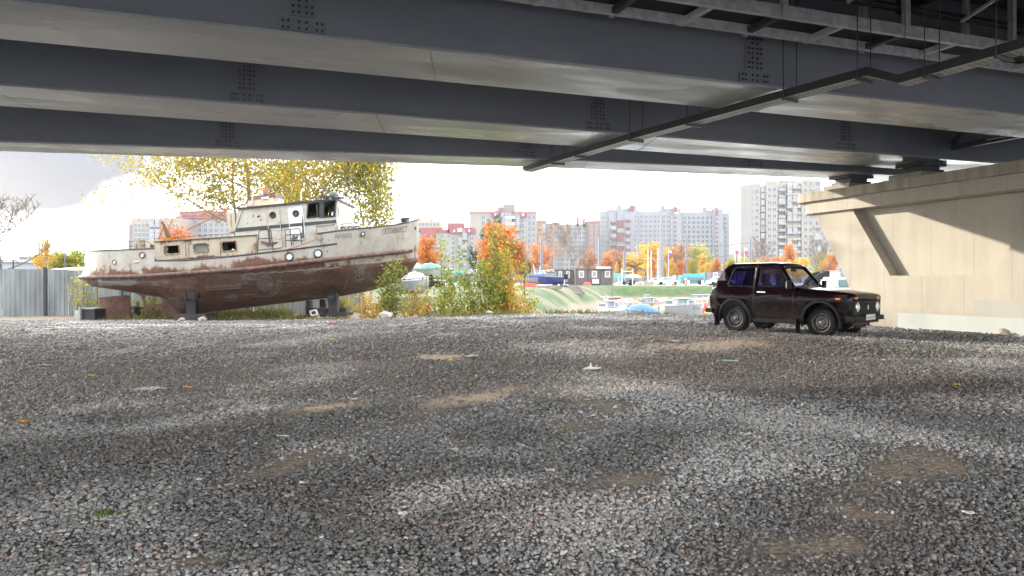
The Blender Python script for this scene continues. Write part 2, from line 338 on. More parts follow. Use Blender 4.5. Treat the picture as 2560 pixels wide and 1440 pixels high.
# ------------------------------------------------------------------ loose stones of the gravel
def stone_mesh(k):
    bm = bmesh.new(); bmesh.ops.create_icosphere(bm, subdivisions=1, radius=1); r_ = np.random.default_rng(k)
    s_ = r_.uniform([.8, .65, .5], [1.15, .9, .8])
    for v in bm.verts: v.co = Vector([v.co[i] * s_[i] * (1 + r_.uniform(-.2, .2)) for i in range(3)])
    me = bpy.data.meshes.new('stone'); bm.to_mesh(me); bm.free(); me.polygons.foreach_set('use_smooth', [True] * len(me.polygons)); me.set_sharp_from_angle(angle=R(38)); return me
def scatter(name, pts, rot, scl, tint, protos, mat, kind_label):
    me = bpy.data.meshes.new(name); me.from_pydata(pts.tolist(), [], [])
    for nm, ty, arr in (('rot', 'FLOAT_VECTOR', rot), ('scl', 'FLOAT_VECTOR', scl), ('tint', 'FLOAT_COLOR', tint)):
        a = me.attributes.new(nm, ty, 'POINT'); a.data.foreach_set('color' if ty == 'FLOAT_COLOR' else 'vector', arr.astype('f').ravel())
    o = link(name, me); g = bpy.data.node_groups.new(name, 'GeometryNodeTree')
    g.interface.new_socket('Geometry', in_out='INPUT', socket_type='NodeSocketGeometry'); g.interface.new_socket('Geometry', in_out='OUTPUT', socket_type='NodeSocketGeometry')
    gi = g.nodes.new('NodeGroupInput'); go = g.nodes.new('NodeGroupOutput'); jo = g.nodes.new('GeometryNodeGeometryToInstance')
    ip = g.nodes.new('GeometryNodeInstanceOnPoints'); ci = g.nodes.new('GeometryNodeCollectionInfo')
    col = bpy.data.collections.new(name + '_kinds')
    for p in protos:
        p.materials.clear(); p.materials.append(mat); q = bpy.data.objects.new('single_stone', p); col.objects.link(q)
    g.nodes.remove(jo); ci.inputs['Collection'].default_value = col; ci.inputs['Separate Children'].default_value = True; ci.inputs['Reset Children'].default_value = True
    g.links.new(gi.outputs[0], ip.inputs['Points']); g.links.new(ci.outputs[0], ip.inputs['Instance']); ip.inputs['Pick Instance'].default_value = True
    rd = g.nodes.new('FunctionNodeRandomValue'); rd.data_type = 'INT'; rd.inputs[4].default_value = 0; rd.inputs[5].default_value = len(protos) - 1; g.links.new(rd.outputs[2], ip.inputs['Instance Index'])
    for nm, sock in (('rot', 'Rotation'), ('scl', 'Scale')):
        na = g.nodes.new('GeometryNodeInputNamedAttribute'); na.data_type = 'FLOAT_VECTOR'; na.inputs[0].default_value = nm; g.links.new(na.outputs[0], ip.inputs[sock])
    g.links.new(ip.outputs[0], go.inputs[0]); md = o.modifiers.new('g', 'NODES'); md.node_group = g
    o['kind'] = 'stuff'; return o
sm = bpy.data.materials.new('loose_stone'); sm.use_nodes = True; t = sm.node_tree; b = t.nodes['Principled BSDF']
ta = N(t, 'ShaderNodeAttribute', attribute_name='tint', attribute_type='INSTANCER'); L(t, ta.outputs['Color'], b.inputs['Base Color']); b.inputs['Roughness'].default_value = .8; b.inputs['Specular IOR Level'].default_value = .3
PT = []; 
for y0, y1, dens, r0, r1 in ((3.2, 5, 2500, .008, .020), (5, 8, 1800, .0092, .0235), (8, 13, 850, .012, .029), (13, 20, 260, .019, .042), (20, 28.2, 80, .026, .055)):
    n = int((y1 - y0) * (y1 * 1.5 + 2) * dens); y = rng.uniform(y0, y1, n); x = rng.uniform(-.5, .5, n) * (y1 * 1.5 + 2)
    k = np.abs(x) < y * .73 + .6; x, y = x[k], y[k]; d, p, br = masks(x, y); d = d * (.65 + .8 * fbm(x, y, 3.5, 3, 81)).clip(0, 1)
    k = rng.random(len(x)) > d * .93; x, y, d, p, br = x[k], y[k], d[k], p[k], br[k]
    r = r0 + (r1 - r0) * rng.random(len(x)) ** 2.2
    PT.append(np.stack([x, y, r, d, p, br], -1))
# spill down the bank edge and heap by the pier foot
PT = np.concatenate(PT); x, y, r, d, p, br = PT.T
z = gh(x, y) + r * .12; n = len(x)
big = rng.random(n) < .004; r = np.where(big, r * 1.9, r)
g_ = rng.gamma(6, .0135, n) + .028; g_ = g_ * 1.5 * (1 + 1.45 * p) * (1 - .3 * br); white = rng.random(n) < .009; g_ = np.where(white, rng.uniform(.25, .42, n), np.clip(g_, .025, .42))
warm = rng.normal(0, 1, n)[:, None] * np.array([.05, .008, -.035]) + np.array([1.03, 1.0, .955]); red = rng.random(n) < .02
tint = np.concatenate([np.clip(g_[:, None] * warm * (1 + br[:, None] * np.array([.10, -.02, -.06])), .02, .8), np.ones((n, 1))], 1)
tint[red, :3] *= np.array([1.35, .95, .8])
scatter('loose_gravel', np.stack([x, y, z], -1), np.stack([rng.normal(0, .25, n), rng.normal(0, .25, n), rng.uniform(0, 6.28, n)], -1), np.stack([r, r, r], -1), tint, [stone_mesh(k) for k in range(6)], sm, None)
print('stones', n)
# ------------------------------------------------------------------ bridge (local axes: U along the girders, V across them)
A_BR = R(20.3); MBR = Matrix.Rotation(A_BR, 4, 'Z')
steel = pmat('blue_grey_steel', (.34, .37, .44), .42, var=.1, vs=.5, bump=.04, bs=2.0, spec=.5, stretch=(1, 1, 3))
soff = pmat('girder_paint_soffit_lit', (.54, .565, .59), .34, var=.16, vs=.7, bump=.05, bs=3.0, spec=.7, stretch=(.35, 1, 1))  # girder paint again, lightened: light on the undersides put into the colour
t_ = soff.node_tree; n_ = N(t_, 'ShaderNodeTexNoise', i_Scale=.9, i_Detail=5.0, i_Distortion=.8); q_ = N(t_, 'ShaderNodeMapping'); q_.inputs['Scale'].default_value = (.3, 1.3, 1); L(t_, N(t_, 'ShaderNodeTexCoord').outputs['Object'], q_.inputs[0]); L(t_, q_.outputs[0], n_.inputs[0]); r_ = N(t_, 'ShaderNodeMapRange', i_From_Min=.35, i_From_Max=.65, i_To_Min=.16, i_To_Max=.5); L(t_, n_.outputs[0], r_.inputs[0]); L(t_, r_.outputs[0], t_.nodes['Principled BSDF'].inputs['Roughness'])
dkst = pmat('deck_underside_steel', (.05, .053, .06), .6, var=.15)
br_ = thing('road_bridge', 'blue-grey steel girder road bridge overhead, carried by the concrete pier', 'bridge', (0, 0, 0), A_BR)
ZB, ZT = 4.85, 6.95
seamm = pmat('weld_seam_paint', (.34, .35, .37), .5, var=.2)
def girder(near, far, zb=ZB, bolts=(), label=None):
    """near/far: polylines (u, v) of the bottom flange edges"""
    nu = np.array(near); fu = np.array(far); us = np.unique(np.concatenate([nu[:, 0], fu[:, 0]]))
    nv = np.interp(us, nu[:, 0], nu[:, 1]); fv = np.interp(us, fu[:, 0], fu[:, 1]); m = MB(); tf = .05; lip = .045
    sec = lambda u, a, b_: [(u, a + lip, zb + tf), (u, b_ - lip, zb + tf), (u, b_ - lip, ZT), (u, a + lip, ZT)]
    m.loft([sec(u, a, b_) for u, a, b_ in zip(us, nv, fv)])
    g = m.build('girder', steel, br_, world=False)
    f = MB(); f.loft([[(u, a, zb), (u, b_, zb), (u, b_, zb + tf), (u, a, zb + tf)] for u, a, b_ in zip(us, nv, fv)]); f.build('bottom_flange', soff, g, world=False, bevel=.008)
    for u in (-13.4, -4.2, 2.6, 9.1, 15.3, 24.0):
        a_ = float(np.interp(u, us, nv)); b_ = float(np.interp(u + .9, us, fv)); MB().bar((u, a_ + .01, zb - .0012), (u + .5, b_ - .01, zb - .0012), .022, .006).build('weld_seam', seamm, g, world=False)
        MB().box(u - .006, u + .006, a_ + lip - .004, a_ + lip + .002, zb + tf, ZT).build('web_seam', seamm, g, world=False)
    return g, us, nv, fv
bolt = pmat('splice_bolt', (.06, .065, .08), .5)
splice_paint = pmat('splice_plate_paint', (.30, .325, .385), .45, var=.1)
def splice(par, u, v, zb=ZB, top=1.75):
    m = MB(); m.box(u - .17, u + .17, v - .014, v, zb + .27, zb + top); m.box(u - .31, u + .31, v - .018, v, zb + .06, zb + .235)
    q = MB(); nf = len(m.f)
    for i_, z_ in enumerate(np.arange(zb + .32, zb + top - .03, .082)):
        for du in ((-.125, -.05, .05, .125) if i_ % 3 != 2 else (-.05, .05)): q.cyl((u + du, v - .014, z_), (u + du, v - .040, z_), .017, 6)
    for du in (-.26, -.19, -.05, .05, .19, .26):
        for dz in (.10, .19): q.cyl((u + du, v - .018, zb + dz), (u + du, v - .042, zb + dz), .017, 6)
    m.add(q.v, q.f); o = m.build('splice_plate', [splice_paint, bolt], par, world=False); o.data.polygons.foreach_set('material_index', [0] * nf + [1] * (len(m.f) - nf))
def uv_at(px, d): x = X(px, d); return (x * math.cos(A_BR) + d * math.sin(A_BR), -x * math.sin(A_BR) + d * math.cos(A_BR))
def u_on(px, v):                                            # u of the point of line v=const seen at px
    k = (px - 1280) / F; c, s_ = math.cos(A_BR), math.sin(A_BR); d = v / (c - k * s_); return k * d * c + d * s_
G1 = girder([(-60, 10.45), (70, 10.45)], [(-60, 12.03), (70, 12.03)])
G2 = girder([(-60, 14.9), (70, 14.9)], [(-60, 16.62), (70, 16.62)])
G3 = girder([(-60, 30.3), (-30, 25.2), (-5.4, 20.96), (7, 18.84), (17.5, 17.75), (30, 17.3), (70, 17.3)], [(-60, 31.8), (-30, 26.7), (-5.8, 22.4), (7.5, 20.17), (17.8, 19.0), (30, 18.6), (70, 18.6)])
G0 = girder([(-60, 4.2), (70, 4.2)], [(-60, 5.7), (70, 5.7)])
G00 = girder([(-60, -.6), (70, -.6)], [(-60, 1.0), (70, 1.0)])  # continues the bridge overhead, out of view; added for its shade
splice(G1[0], u_on(757, 10.45), 10.48); splice(G1[0], u_on(1888, 10.45), 10.48); splice(G2[0], u_on(617, 14.9), 14.93); splice(G2[0], u_on(1497, 14.9), 14.93); splice(G2[0], u_on(2117, 14.9), 14.93)
for px in (570, 1313, 1888):
    u = u_on(px, 19.5)
    for _ in range(4): v = float(np.interp(u, G3[1], G3[2])); u = u_on(px, v)
    splice(G3[0], u, v + .03)
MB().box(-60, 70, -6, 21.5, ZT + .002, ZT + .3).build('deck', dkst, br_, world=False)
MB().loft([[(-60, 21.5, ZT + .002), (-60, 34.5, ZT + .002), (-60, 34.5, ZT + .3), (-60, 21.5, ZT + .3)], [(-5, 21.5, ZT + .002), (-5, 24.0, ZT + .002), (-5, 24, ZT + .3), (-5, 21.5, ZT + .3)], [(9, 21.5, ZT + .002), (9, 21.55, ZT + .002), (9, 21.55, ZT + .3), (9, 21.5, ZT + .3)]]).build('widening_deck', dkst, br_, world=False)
# cross ribs under the deck
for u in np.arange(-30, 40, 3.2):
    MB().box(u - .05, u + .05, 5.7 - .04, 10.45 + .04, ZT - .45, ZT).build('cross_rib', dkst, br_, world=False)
# bracing between the girders over the pier
UPC = 18.3; brm = pmat('bracing_paint', (.13, .14, .155), .45)
def bracing(va, vb, u):
    m = MB(); vm_ = (va + vb) / 2
    m.bar((u, va, ZB + .35), (u, vb, ZB + .35), .14, .14); m.bar((u, va, ZT - .25), (u, vb, ZT - .25), .14, .14)
    m.bar((u, va, ZB + .45), (u, vm_, ZT - .3), .12, .12); m.bar((u, vb, ZB + .45), (u, vm_, ZT - .3), .12, .12)
    m.box(u - .012, u + .012, vm_ - .28, vm_ + .28, ZT - .62, ZT - .2); m.bar((u - 3.6, va + .02, ZB + .5), (u, vm_, ZB + .42), .1, .1); m.bar((u + 3.6, va + .02, ZB + .5), (u, vm_, ZB + .42), .1, .1)
    m.box(u - .3, u + .3, vm_ - .3, vm_ + .3, ZB + .33, ZB + .345)
    m.build('cross_bracing', brm, br_, world=False)
bracing(12.0, 14.92, UPC + .2); bracing(16.6, 17.78, UPC + .2); bracing(12.0, 14.92, UPC + 9)
# ------------------------------------------------------------------ pier
conc = bpy.data.materials.new('pier_concrete'); conc.use_nodes = True; t = conc.node_tree; b = t.nodes['Principled BSDF']
co = N(t, 'ShaderNodeTexCoord').outputs['Object']
na = N(t, 'ShaderNodeTexNoise', i_Scale=.8, i_Detail=8.0, i_Roughness=.65); L(t, co, na.inputs[0])
st = N(t, 'ShaderNodeMapping'); st.inputs['Scale'].default_value = (2.2, 2.2, .18); L(t, co, st.inputs[0])
nb = N(t, 'ShaderNodeTexNoise', i_Scale=1.6, i_Detail=6.0, i_Roughness=.6); L(t, st.outputs[0], nb.inputs[0])
ad = N(t, 'ShaderNodeMath', operation='ADD'); L(t, na.outputs[0], ad.inputs[0]); L(t, nb.outputs[0], ad.inputs[1])
rp = N(t, 'ShaderNodeValToRGB'); L(t, ad.outputs[0], rp.inputs[0]); e = rp.color_ramp.elements
e[0].position = .0; e[0].color = (.36, .33, .27, 1); e[1].position = 1.0; e[1].color = (.47, .435, .36, 1); q = e.new(.5); q.color = (.42, .385, .315, 1)
dv = N(t, 'ShaderNodeMath', operation='MULTIPLY'); L(t, ad.outputs[0], dv.inputs[0]); dv.inputs[1].default_value = .5; 
dv2 = N(t, 'ShaderNodeMapRange', i_From_Min=.3, i_From_Max=.7); L(t, dv.outputs[0], dv2.inputs[0]); L(t, dv2.outputs[0], rp.inputs[0])
# formwork board joints, one every 1.2 m
sx = N(t, 'ShaderNodeSeparateXYZ'); L(t, co, sx.inputs[0]); md = N(t, 'ShaderNodeMath', operation='PINGPONG'); L(t, sx.outputs[1], md.inputs[0]); md.inputs[1].default_value = .6
jl = N(t, 'ShaderNodeMapRange', i_From_Min=0.0, i_From_Max=.014, i_To_Min=.74, i_To_Max=1.0); L(t, md.outputs[0], jl.inputs[0])
vx = N(t, 'ShaderNodeTexVoronoi', i_Scale=7.0); L(t, co, vx.inputs[0]); pit = N(t, 'ShaderNodeMapRange', i_From_Min=.02, i_From_Max=.06, i_To_Min=.7, i_To_Max=1.0); L(t, vx.outputs['Distance'], pit.inputs[0])
mm = N(t, 'ShaderNodeMath', operation='MULTIPLY'); L(t, jl.outputs[0], mm.inputs[0]); L(t, pit.outputs[0], mm.inputs[1])
s3 = N(t, 'ShaderNodeVectorMath', operation='SCALE'); L(t, rp.outputs[0], s3.inputs[0]); L(t, mm.outputs[0], s3.inputs['Scale']); zz = N(t, 'ShaderNodeMath', operation='MULTIPLY_ADD'); L(t, nb.outputs[0], zz.inputs[0]); zz.inputs[1].default_value = -1.5; L(t, sx.outputs[2], zz.inputs[2])
dz_ = N(t, 'ShaderNodeMapRange', i_From_Min=-.75, i_From_Max=.15, i_To_Min=.62, i_To_Max=0.0); L(t, zz.outputs[0], dz_.inputs[0]); dm = N(t, 'ShaderNodeMix', data_type='RGBA'); L(t, s3.outputs[0], dm.inputs[6]); dm.inputs[7].default_value = (.20, .18, .15, 1); L(t, dz_.outputs[0], dm.inputs[0]); L(t, dm.outputs[2], b.inputs['Base Color'])
b.inputs['Roughness'].default_value = .85; bp = N(t, 'ShaderNodeBump', i_Strength=.25, i_Distance=.02); L(t, ad.outputs[0], bp.inputs['Height']); L(t, bp.outputs[0], b.inputs['Normal'])
stc = pmat('streaked_cap_concrete', (.36, .32, .25), .85, var=.3, vs=2.5, stretch=(1.5, 1.5, .12), bump=.2, bs=12)
PU0, PU1, PVC = 16.74, 19.86, 13.95
pier = thing('bridge_pier', 'cream concrete bridge pier with flared sides, recessed panel and ledged cap', 'bridge pier', (0, 0, 0), A_BR)
def capring(hv, z, du=0):
    """rounded-end slab outline"""
    out = []; r = .55
    for cu, cv, a0 in ((PU1 + du - r, PVC + hv - r, 0), (PU0 - du + r, PVC + hv - r, 90), (PU0 - du + r, PVC - hv + r, 180), (PU1 + du - r, PVC - hv + r, 270)):
        for i in range(7): a = R(a0 + 15 * i); out.append((cu + r * math.cos(a), cv + r * math.sin(a), z))
    return out
MB().loft([capring(5.05, 3.96, .28), capring(5.05, 4.23, .28)]).build('top_band', stc, pier, world=False, smooth=30)
MB().loft([capring(4.85, 3.60, .14), capring(4.85, 3.962, .14)]).build('lower_band', conc, pier, world=False, smooth=30)
# body: flared outline in (v, z)
hw = lambda z: float(np.interp(z, [-.6, .2, .7, 1.3, 3.602], [2.25, 2.32, 2.48, 2.85, 4.32]))
zl = [-.6, .2, .45, .7, 1.0, 1.3, 1.66, 3.602]
rh = [(PVC - 1.45, 1.66), (PVC + 1.45, 1.66), (PVC + 2.78, 3.602 - .02), (PVC - 2.78, 3.602 - .02)]
outl = [(PVC + hw(z), z) for z in zl] + [(PVC - hw(z), z) for z in zl[::-1]]
def bodyface(u, rec, sgn):
    m = MB(); vs, fs = panel(outl, [rh]); m.add([(u, a, c) for a, c in vs], fs)
    m.add([(u, a, c) for a, c in rh] + [(u + sgn * .33, a, c) for a, c in rh], [(0, 1, 5, 4), (1, 2, 6, 5), (2, 3, 7, 6), (3, 0, 4, 7), (4, 5, 6, 7)]); return m
m = bodyface(PU0, rh, 1); mb2 = bodyface(PU1, rh, -1); m.add(mb2.v, mb2.f)
rr_ = .0
m.loft([[(PU0, a, c), (PU1, a, c)] for a, c in outl + outl[:1]], closed=False, caps=False)
bo = m.build('pier_body', conc, pier, world=False, fix=True)
gp1 = pmat('grey_overpaint', (.40, .43, .41), .7, var=.06, vs=1.2)
MB().box(PU0 - .004, PU0 + .01, PVC - 2.27, 15.15, -.3, .66).build('paint_patch', gp1, pier, world=False)
gp2 = pmat('beige_grey_overpaint', (.36, .355, .32), .7, var=.06, vs=1.2)
MB().box(PU0 - .0035, PU0 + .01, PVC - 2.27, 12.95, .663, 1.05).build('paint_patch', gp2, pier, world=False)
bear = pmat('bearing_steel', (.07, .075, .085), .5)
for v in (15.78, 18.35, 11.25):
    MB().box(UPC - .62, UPC + .62, v - .55, v + .55, 4.23, 4.56).build('bearing_plinth', conc, pier, world=False, bevel=.015)
    q = MB(); q.box(UPC - .42, UPC + .42, v - .40, v + .40, 4.562, 4.66); q.box(UPC - .33, UPC + .33, v - .33, v + .33, 4.66, 4.76); q.box(UPC - .5, UPC + .5, v - .42, v + .42, 4.76, 4.845); q.build('bearing', bear, pier, world=False)
# ------------------------------------------------------------------ inspection walkway and utilities between the girders
galv = pmat('galvanised_steel', (.74, .77, .80), .45, metal=.0, var=.25, vs=6, bump=.05, bs=8)
dkg = pmat('dark_bracket_steel', (.10, .10, .11), .5, metal=.2, var=.2)
grt = pmat('walkway_grating_steel', (.02, .036, .04), .7)
wk = thing('inspection_walkway', 'galvanised inspection walkway with posts and rails hung along the bridge girder', 'walkway', (0, 0, 0), A_BR)
ZW = 5.5; VA, VB_ = 9.82, 9.05
for v in (VA, VB_):
    m = MB(); m.box(-40, 50, v - .012, v + .012, ZW, ZW + .16); m.box(-40, 50, v - .012, v + .07, ZW - .012, ZW); m.box(-40, 50, v - .012, v + .07, ZW + .16, ZW + .172); m.build('side_channel', galv, wk, world=False)
m = MB()
m.box(-40, 50, VB_ + .08, VA - .02, ZW + .12, ZW + .145); m.build('walkway_floor', grt, wk, world=False)
for i, u in enumerate(np.arange(-4.5, 36, 1.22)):
    m = MB(); m.bar((u, VB_, ZW + .04), (u, VA + .12, ZW + .04), .10, .09); m.build('floor_bearer', galv if i % 2 else dkg, wk, world=False)
for u in np.arange(-4.5, 36, 2.44):
    for v, s_ in ((VB_ - .03, 1), (VA + .07, .85)):
        m = MB(); m.box(u - .05, u + .05, v - .045, v - .037, ZW - .03, ZT); m.box(u - .05, u + .05, v + .037, v + .045, ZW - .03, ZT); m.box(u - .004, u + .004, v - .037, v + .037, ZW - .03, ZT); m.build('hanger_post', galv, wk, world=False)
for v in (VB_ + .05, VA):
    for z in (ZW + .42, ZW + .85):
        MB().bar((-40, v, z), (50, v, z), .045, .045).build('guard_rail', dkg, wk, world=False)
ARM = []
for u in np.arange(-3.3, 36, 2.44):
    MB().bar((u, VB_ - .05, ZW + .35), (u + .1, VB_ - 2.1, ZW + .95), .045, .045).build('support_arm', galv, wk, world=False)
capm = pmat('orange_end_cap', (.65, .10, .03), .5)
for u in (13.78, 16.22, 18.66, 11.34): MB().bar((u + .1, VB_ - 2.08, ZW + .945), (u + .101, VB_ - 2.16, ZW + .968), .06, .07).build('end_cap', capm, wk, world=False)
pip = pmat('dark_pipe_jacket', (.06, .055, .055), .35, var=.15, vs=2); redst = pmat('pipe_red_stripe', (.5, .05, .05), .5); gpip = pmat('grey_pipe', (.16, .16, .16), .4, var=.2)
for k, (v, z, r_, mt, lb) in enumerate(((8.2, 6.55, .16, pip, 'dark round pipe with a thin red stripe under the bridge deck'), (8.75, 6.42, .11, gpip, 'grey jacketed pipe with clamps beside the red-striped pipe'), (7.3, 6.65, .13, pip, 'plain dark pipe running highest under the bridge deck'), (6.6, 6.5, .10, pip, 'thin dark pipe by the inner bridge girder'))):
    pt = thing('utility_pipe', lb, 'pipe', (0, 0, 0), A_BR, 'pipes hung under the bridge deck')
    MB().tube([(-40, v, z), (50, v, z)], r_, 14).build('pipe_run', mt, pt, smooth=40, world=False)
    if k == 0: MB().bar((-40, v - .10, z - .128), (50, v - .10, z - .128), .018, .01).build('stripe', redst, pt, world=False)
    if k in (0, 1):
        for u in np.arange(-3, 36, 1.9): MB().tube([(u, v, z), (u + .06, v, z)], r_ + .012, 14).build('clamp', galv if k else dkg, pt, smooth=40, world=False)
# cable tray slung across under the girders
tray_m = pmat('perforated_tray_steel', (.6, .6, .6), .5, metal=.3, var=.15)
t_ = tray_m.node_tree; bb = t_.nodes['Principled BSDF']
tray = thing('cable_tray', 'perforated steel cable tray slung on thin rods across the girders', 'cable tray', (0, 0, 0))
tp = [P(1318, 430, 21.4), P(1590, 349, 16.45), P(1975, 246, 12.75), P(2180, 192, 11.5), P(2258, 212, 11.25), P(2420, 166, 10.4), P(2640, 105, 9.4)]
m = MB(); m2 = MB(); side = []
rings = []; rings2 = []; rings3 = []
for i, p in enumerate(tp):
    d = (tp[min(i + 1, len(tp) - 1)] - tp[max(i - 1, 0)]); d.z = 0; d.normalize(); q = Vector((-d.y, d.x, 0)) * .16
    rings.append([p - q, p + q, p + q + Vector((0, 0, .006)), p - q + Vector((0, 0, .006))])
    for s_, rg in ((-1, rings2), (1, rings3)):
        rg.append([p + q * s_ + Vector((0, 0, -.004)), p + q * s_ * 1.02 + Vector((0, 0, -.004)), p + q * s_ * 1.02 + Vector((0, 0, .13)), p + q * s_ + Vector((0, 0, .13))])
m.loft(rings); bo = m.build('tray_bottom', tray_m, tray)
tsm = pmat('dark_tray_side', (.035, .036, .04), .6); MB().loft(rings2).build('tray_side', tsm, tray); MB().loft(rings3).build('tray_side', tsm, tray)
hole = pmat('tray_hole_shadow', (.02, .02, .02), .9); m = MB()
for i in range(len(tp) - 1):
    a, b2 = tp[i], tp[i + 1]; n = int((b2 - a).length / .09); d = (b2 - a).normalized(); q = Vector((-d.y, d.x, 0)).normalized()
    for k in range(n):
        for s_ in (-.075, -.025, .025, .075): c_ = a + d * (k + .5) * .09 + q * s_ - Vector((0, 0, .003)); m.bar(c_ - d * .022, c_ + d * .022, .012, .002)
m.build('perforations', hole, tray, fix=False)
cb_ = pmat('black_cable', (.02, .02, .02), .5)
for s_ in (-.05, .0, .05): MB().tube([p + Vector((s_, 0, .035)) for p in tp], .018, 5).build('cable', cb_, tray)
for px, d, i in ((1395, 20.0, 0), (1455, 18.8, 0), (1590, 16.45, 1), (1735, 14.9, 1), (1975, 12.75, 2), (2160, 11.6, 2), (2330, 10.85, 4), (2510, 9.95, 5)):
    a, b2 = tp[i], tp[i + 1]; k = (px - 1280) / F; tt = (a.x - k * a.y) / ((a.x - k * a.y) - (b2.x - k * b2.y)); p = a.lerp(b2, min(max(tt, 0), 1))
    d_ = (b2 - a); d_.z = 0; d_.normalize(); q = Vector((-d_.y, d_.x, 0)) * .2
    MB().bar(p - q - Vector((0, 0, .03)), p + q - Vector((0, 0, .03)), .045, .04).build('tray_hanger', dkg, tray)
    for s_ in (-1, 1): MB().tube([p + q * s_ * .9 - Vector((0, 0, .04)), Vector((p.x + q.x * s_ * .9, p.y + q.y * s_ * .9, ZT))], .008, 5).build('hanger_rod', dkg, tray)
# ------------------------------------------------------------------ derelict motor launch on cradles
def rustmat(name, base, lo=.50, hi=.56, stain=.42, base2=None, rough=.6, af=False):
    """weathered paint with rust where the 'wear' attribute allows it"""
    m = bpy.data.materials.new(name); m.use_nodes = True; t = m.node_tree; b = t.nodes['Principled BSDF']
    co = N(t, 'ShaderNodeTexCoord').outputs['Object']; at = N(t, 'ShaderNodeAttribute', attribute_name='wear'); sp = N(t, 'ShaderNodeSeparateColor'); L(t, at.outputs['Color'], sp.inputs[0])
    def nz(scale, det=8.0, st=None, rg=.65):
        c = co
        if st: q = N(t, 'ShaderNodeMapping'); q.inputs['Scale'].default_value = st; L(t, co, q.inputs[0]); c = q.outputs[0]
        n = N(t, 'ShaderNodeTexNoise', i_Scale=scale, i_Detail=det, i_Roughness=rg); L(t, c, n.inputs[0]); return n.outputs[0]
    def rng_(v, a, b_, c=0., d=1.):
        r = N(t, 'ShaderNodeMapRange', i_From_Min=a, i_From_Max=b_, i_To_Min=c, i_To_Max=d); L(t, v, r.inputs[0]); return r.outputs[0]
    def mth(op, a, b_):
        q = N(t, 'ShaderNodeMath', operation=op)
        for i, z in enumerate((a, b_)):
            if isinstance(z, float): q.inputs[i].default_value = z
            else: L(t, z, q.inputs[i])
        return q.outputs[0]
    def mix(a, b_, f):
        q = N(t, 'ShaderNodeMix', data_type='RGBA')
        for i, z in ((6, a), (7, b_)):
            if isinstance(z, tuple): q.inputs[i].default_value = (*z, 1)
            else: L(t, z, q.inputs[i])
        L(t, f, q.inputs[0]); return q.outputs[2]
    big = nz(1.1); fine = nz(6.0, 10.0, None, .75); strk = nz(3.0, 5.0, (3.2, 3.2, .35))
    n_ = mth('ADD', mth('MULTIPLY', big, .55), mth('ADD', mth('MULTIPLY', fine, .25), mth('MULTIPLY', strk, .2)))
    rust = rng_(mth('ADD', n_, mth('MULTIPLY', sp.outputs[0], .32)), lo + .12, hi + .12)
    st2 = rng_(mth('ADD', mth('ADD', mth('MULTIPLY', strk, .6), mth('MULTIPLY', fine, .4)), mth('MULTIPLY', sp.outputs[0], .30)), lo - .06, hi + .16, 0., stain)
    col = mix(base, base2 or tuple(c * .8 for c in base), rng_(nz(2.2), .4, .65))
    col = mix(col, (.30, .175, .09), st2)
    rc = N(t, 'ShaderNodeValToRGB'); L(t, fine, rc.inputs[0]); e = rc.color_ramp.elements; e[0].position = .32; e[0].color = (.045, .022, .016, 1); e[1].position = .7; e[1].color = (.19, .085, .05, 1)
    col = mix(col, rc.outputs[0], rust)
    # underwater paint: brown-red, scuffed grey
    ac = N(t, 'ShaderNodeValToRGB'); L(t, mth('ADD', mth('MULTIPLY', nz(1.4, 8., (.5, 1, 1.4)), .6), mth('MULTIPLY', fine, .4)), ac.inputs[0]); e = ac.color_ramp.elements
    e[0].position = .36; e[0].color = (.055, .03, .024, 1); e[1].position = .62; e[1].color = (.25, .23, .215, 1); q = e.new(.45); q.color = (.125, .062, .042, 1); q = e.new(.54); q.color = (.13, .09, .074, 1)
    col = mix(col, ac.outputs[0], rng_(mth('ADD', sp.outputs[1], mth('MULTIPLY', mth('SUBTRACT', fine, .5), .5)), .42, .58))
    col = mix(col, (.23, .255, .27), rng_(mth('ADD', sp.outputs[2], mth('MULTIPLY', mth('SUBTRACT', big, .5), .8)), .5, .62))
    L(t, col, b.inputs['Base Color']); b.inputs['Roughness'].default_value = rough
    bp = N(t, 'ShaderNodeBump', i_Strength=.35, i_Distance=.012); L(t, mth('ADD', fine, mth('MULTIPLY', rust, -.4)), bp.inputs['Height']); L(t, bp.outputs[0], b.inputs['Normal'])
    return m
def wear(o, fn):
    me = o.data; M_ = wmat(o); n = len(me.vertices); a = np.empty(n * 3); me.vertices.foreach_get('co', a); a = a.reshape(-1, 3)
    W = (np.array(M_)[:3, :3] @ a.T).T + np.array(M_.translation); ca = me.color_attributes.new('wear', 'FLOAT_COLOR', 'POINT')
    px = 1280 + F * W[:, 0] / W[:, 1]; py = HZ - F * (W[:, 2] - CAMZ) / W[:, 1]
    r, g, b_ = fn(px, py, W); z = np.zeros(n); ca.data.foreach_set('color', np.stack([z + r, z + g, z + b_, z + 1], -1).astype('f').ravel()); return o
DB = 30.0
def BP(px, py, b=0.): return P(px, py, DB - b)
def BM(px, py, b=0.): v = BP(px, py, b); return Vector((v.x, 2 * DB - v.y, v.z))
IP = lambda x, pts: np.interp(x, [p[0] for p in pts], [p[1] for p in pts])
K_ = [(211, 663), (217, 662), (386, 651.5), (473, 650), (600, 638.6), (723, 624.5), (847, 608.5), (960, 597), (1046.5, 586)]
T1 = [(211, 628.5), (386, 621.4)]; T2 = [(793, 584.6), (847, 577), (985.5, 563), (1020, 556.5), (1046.5, 548.7)]
S_ = [(200, 694), (334, 691), (411, 687), (640, 671), (754, 656.6), (857, 645), (1032, 626), (1046, 624)]
W_ = [(208, 700), (250, 703.5), (339, 701), (600, 686), (847, 671), (960, 663), (1037, 651.5), (1044, 650.5)]
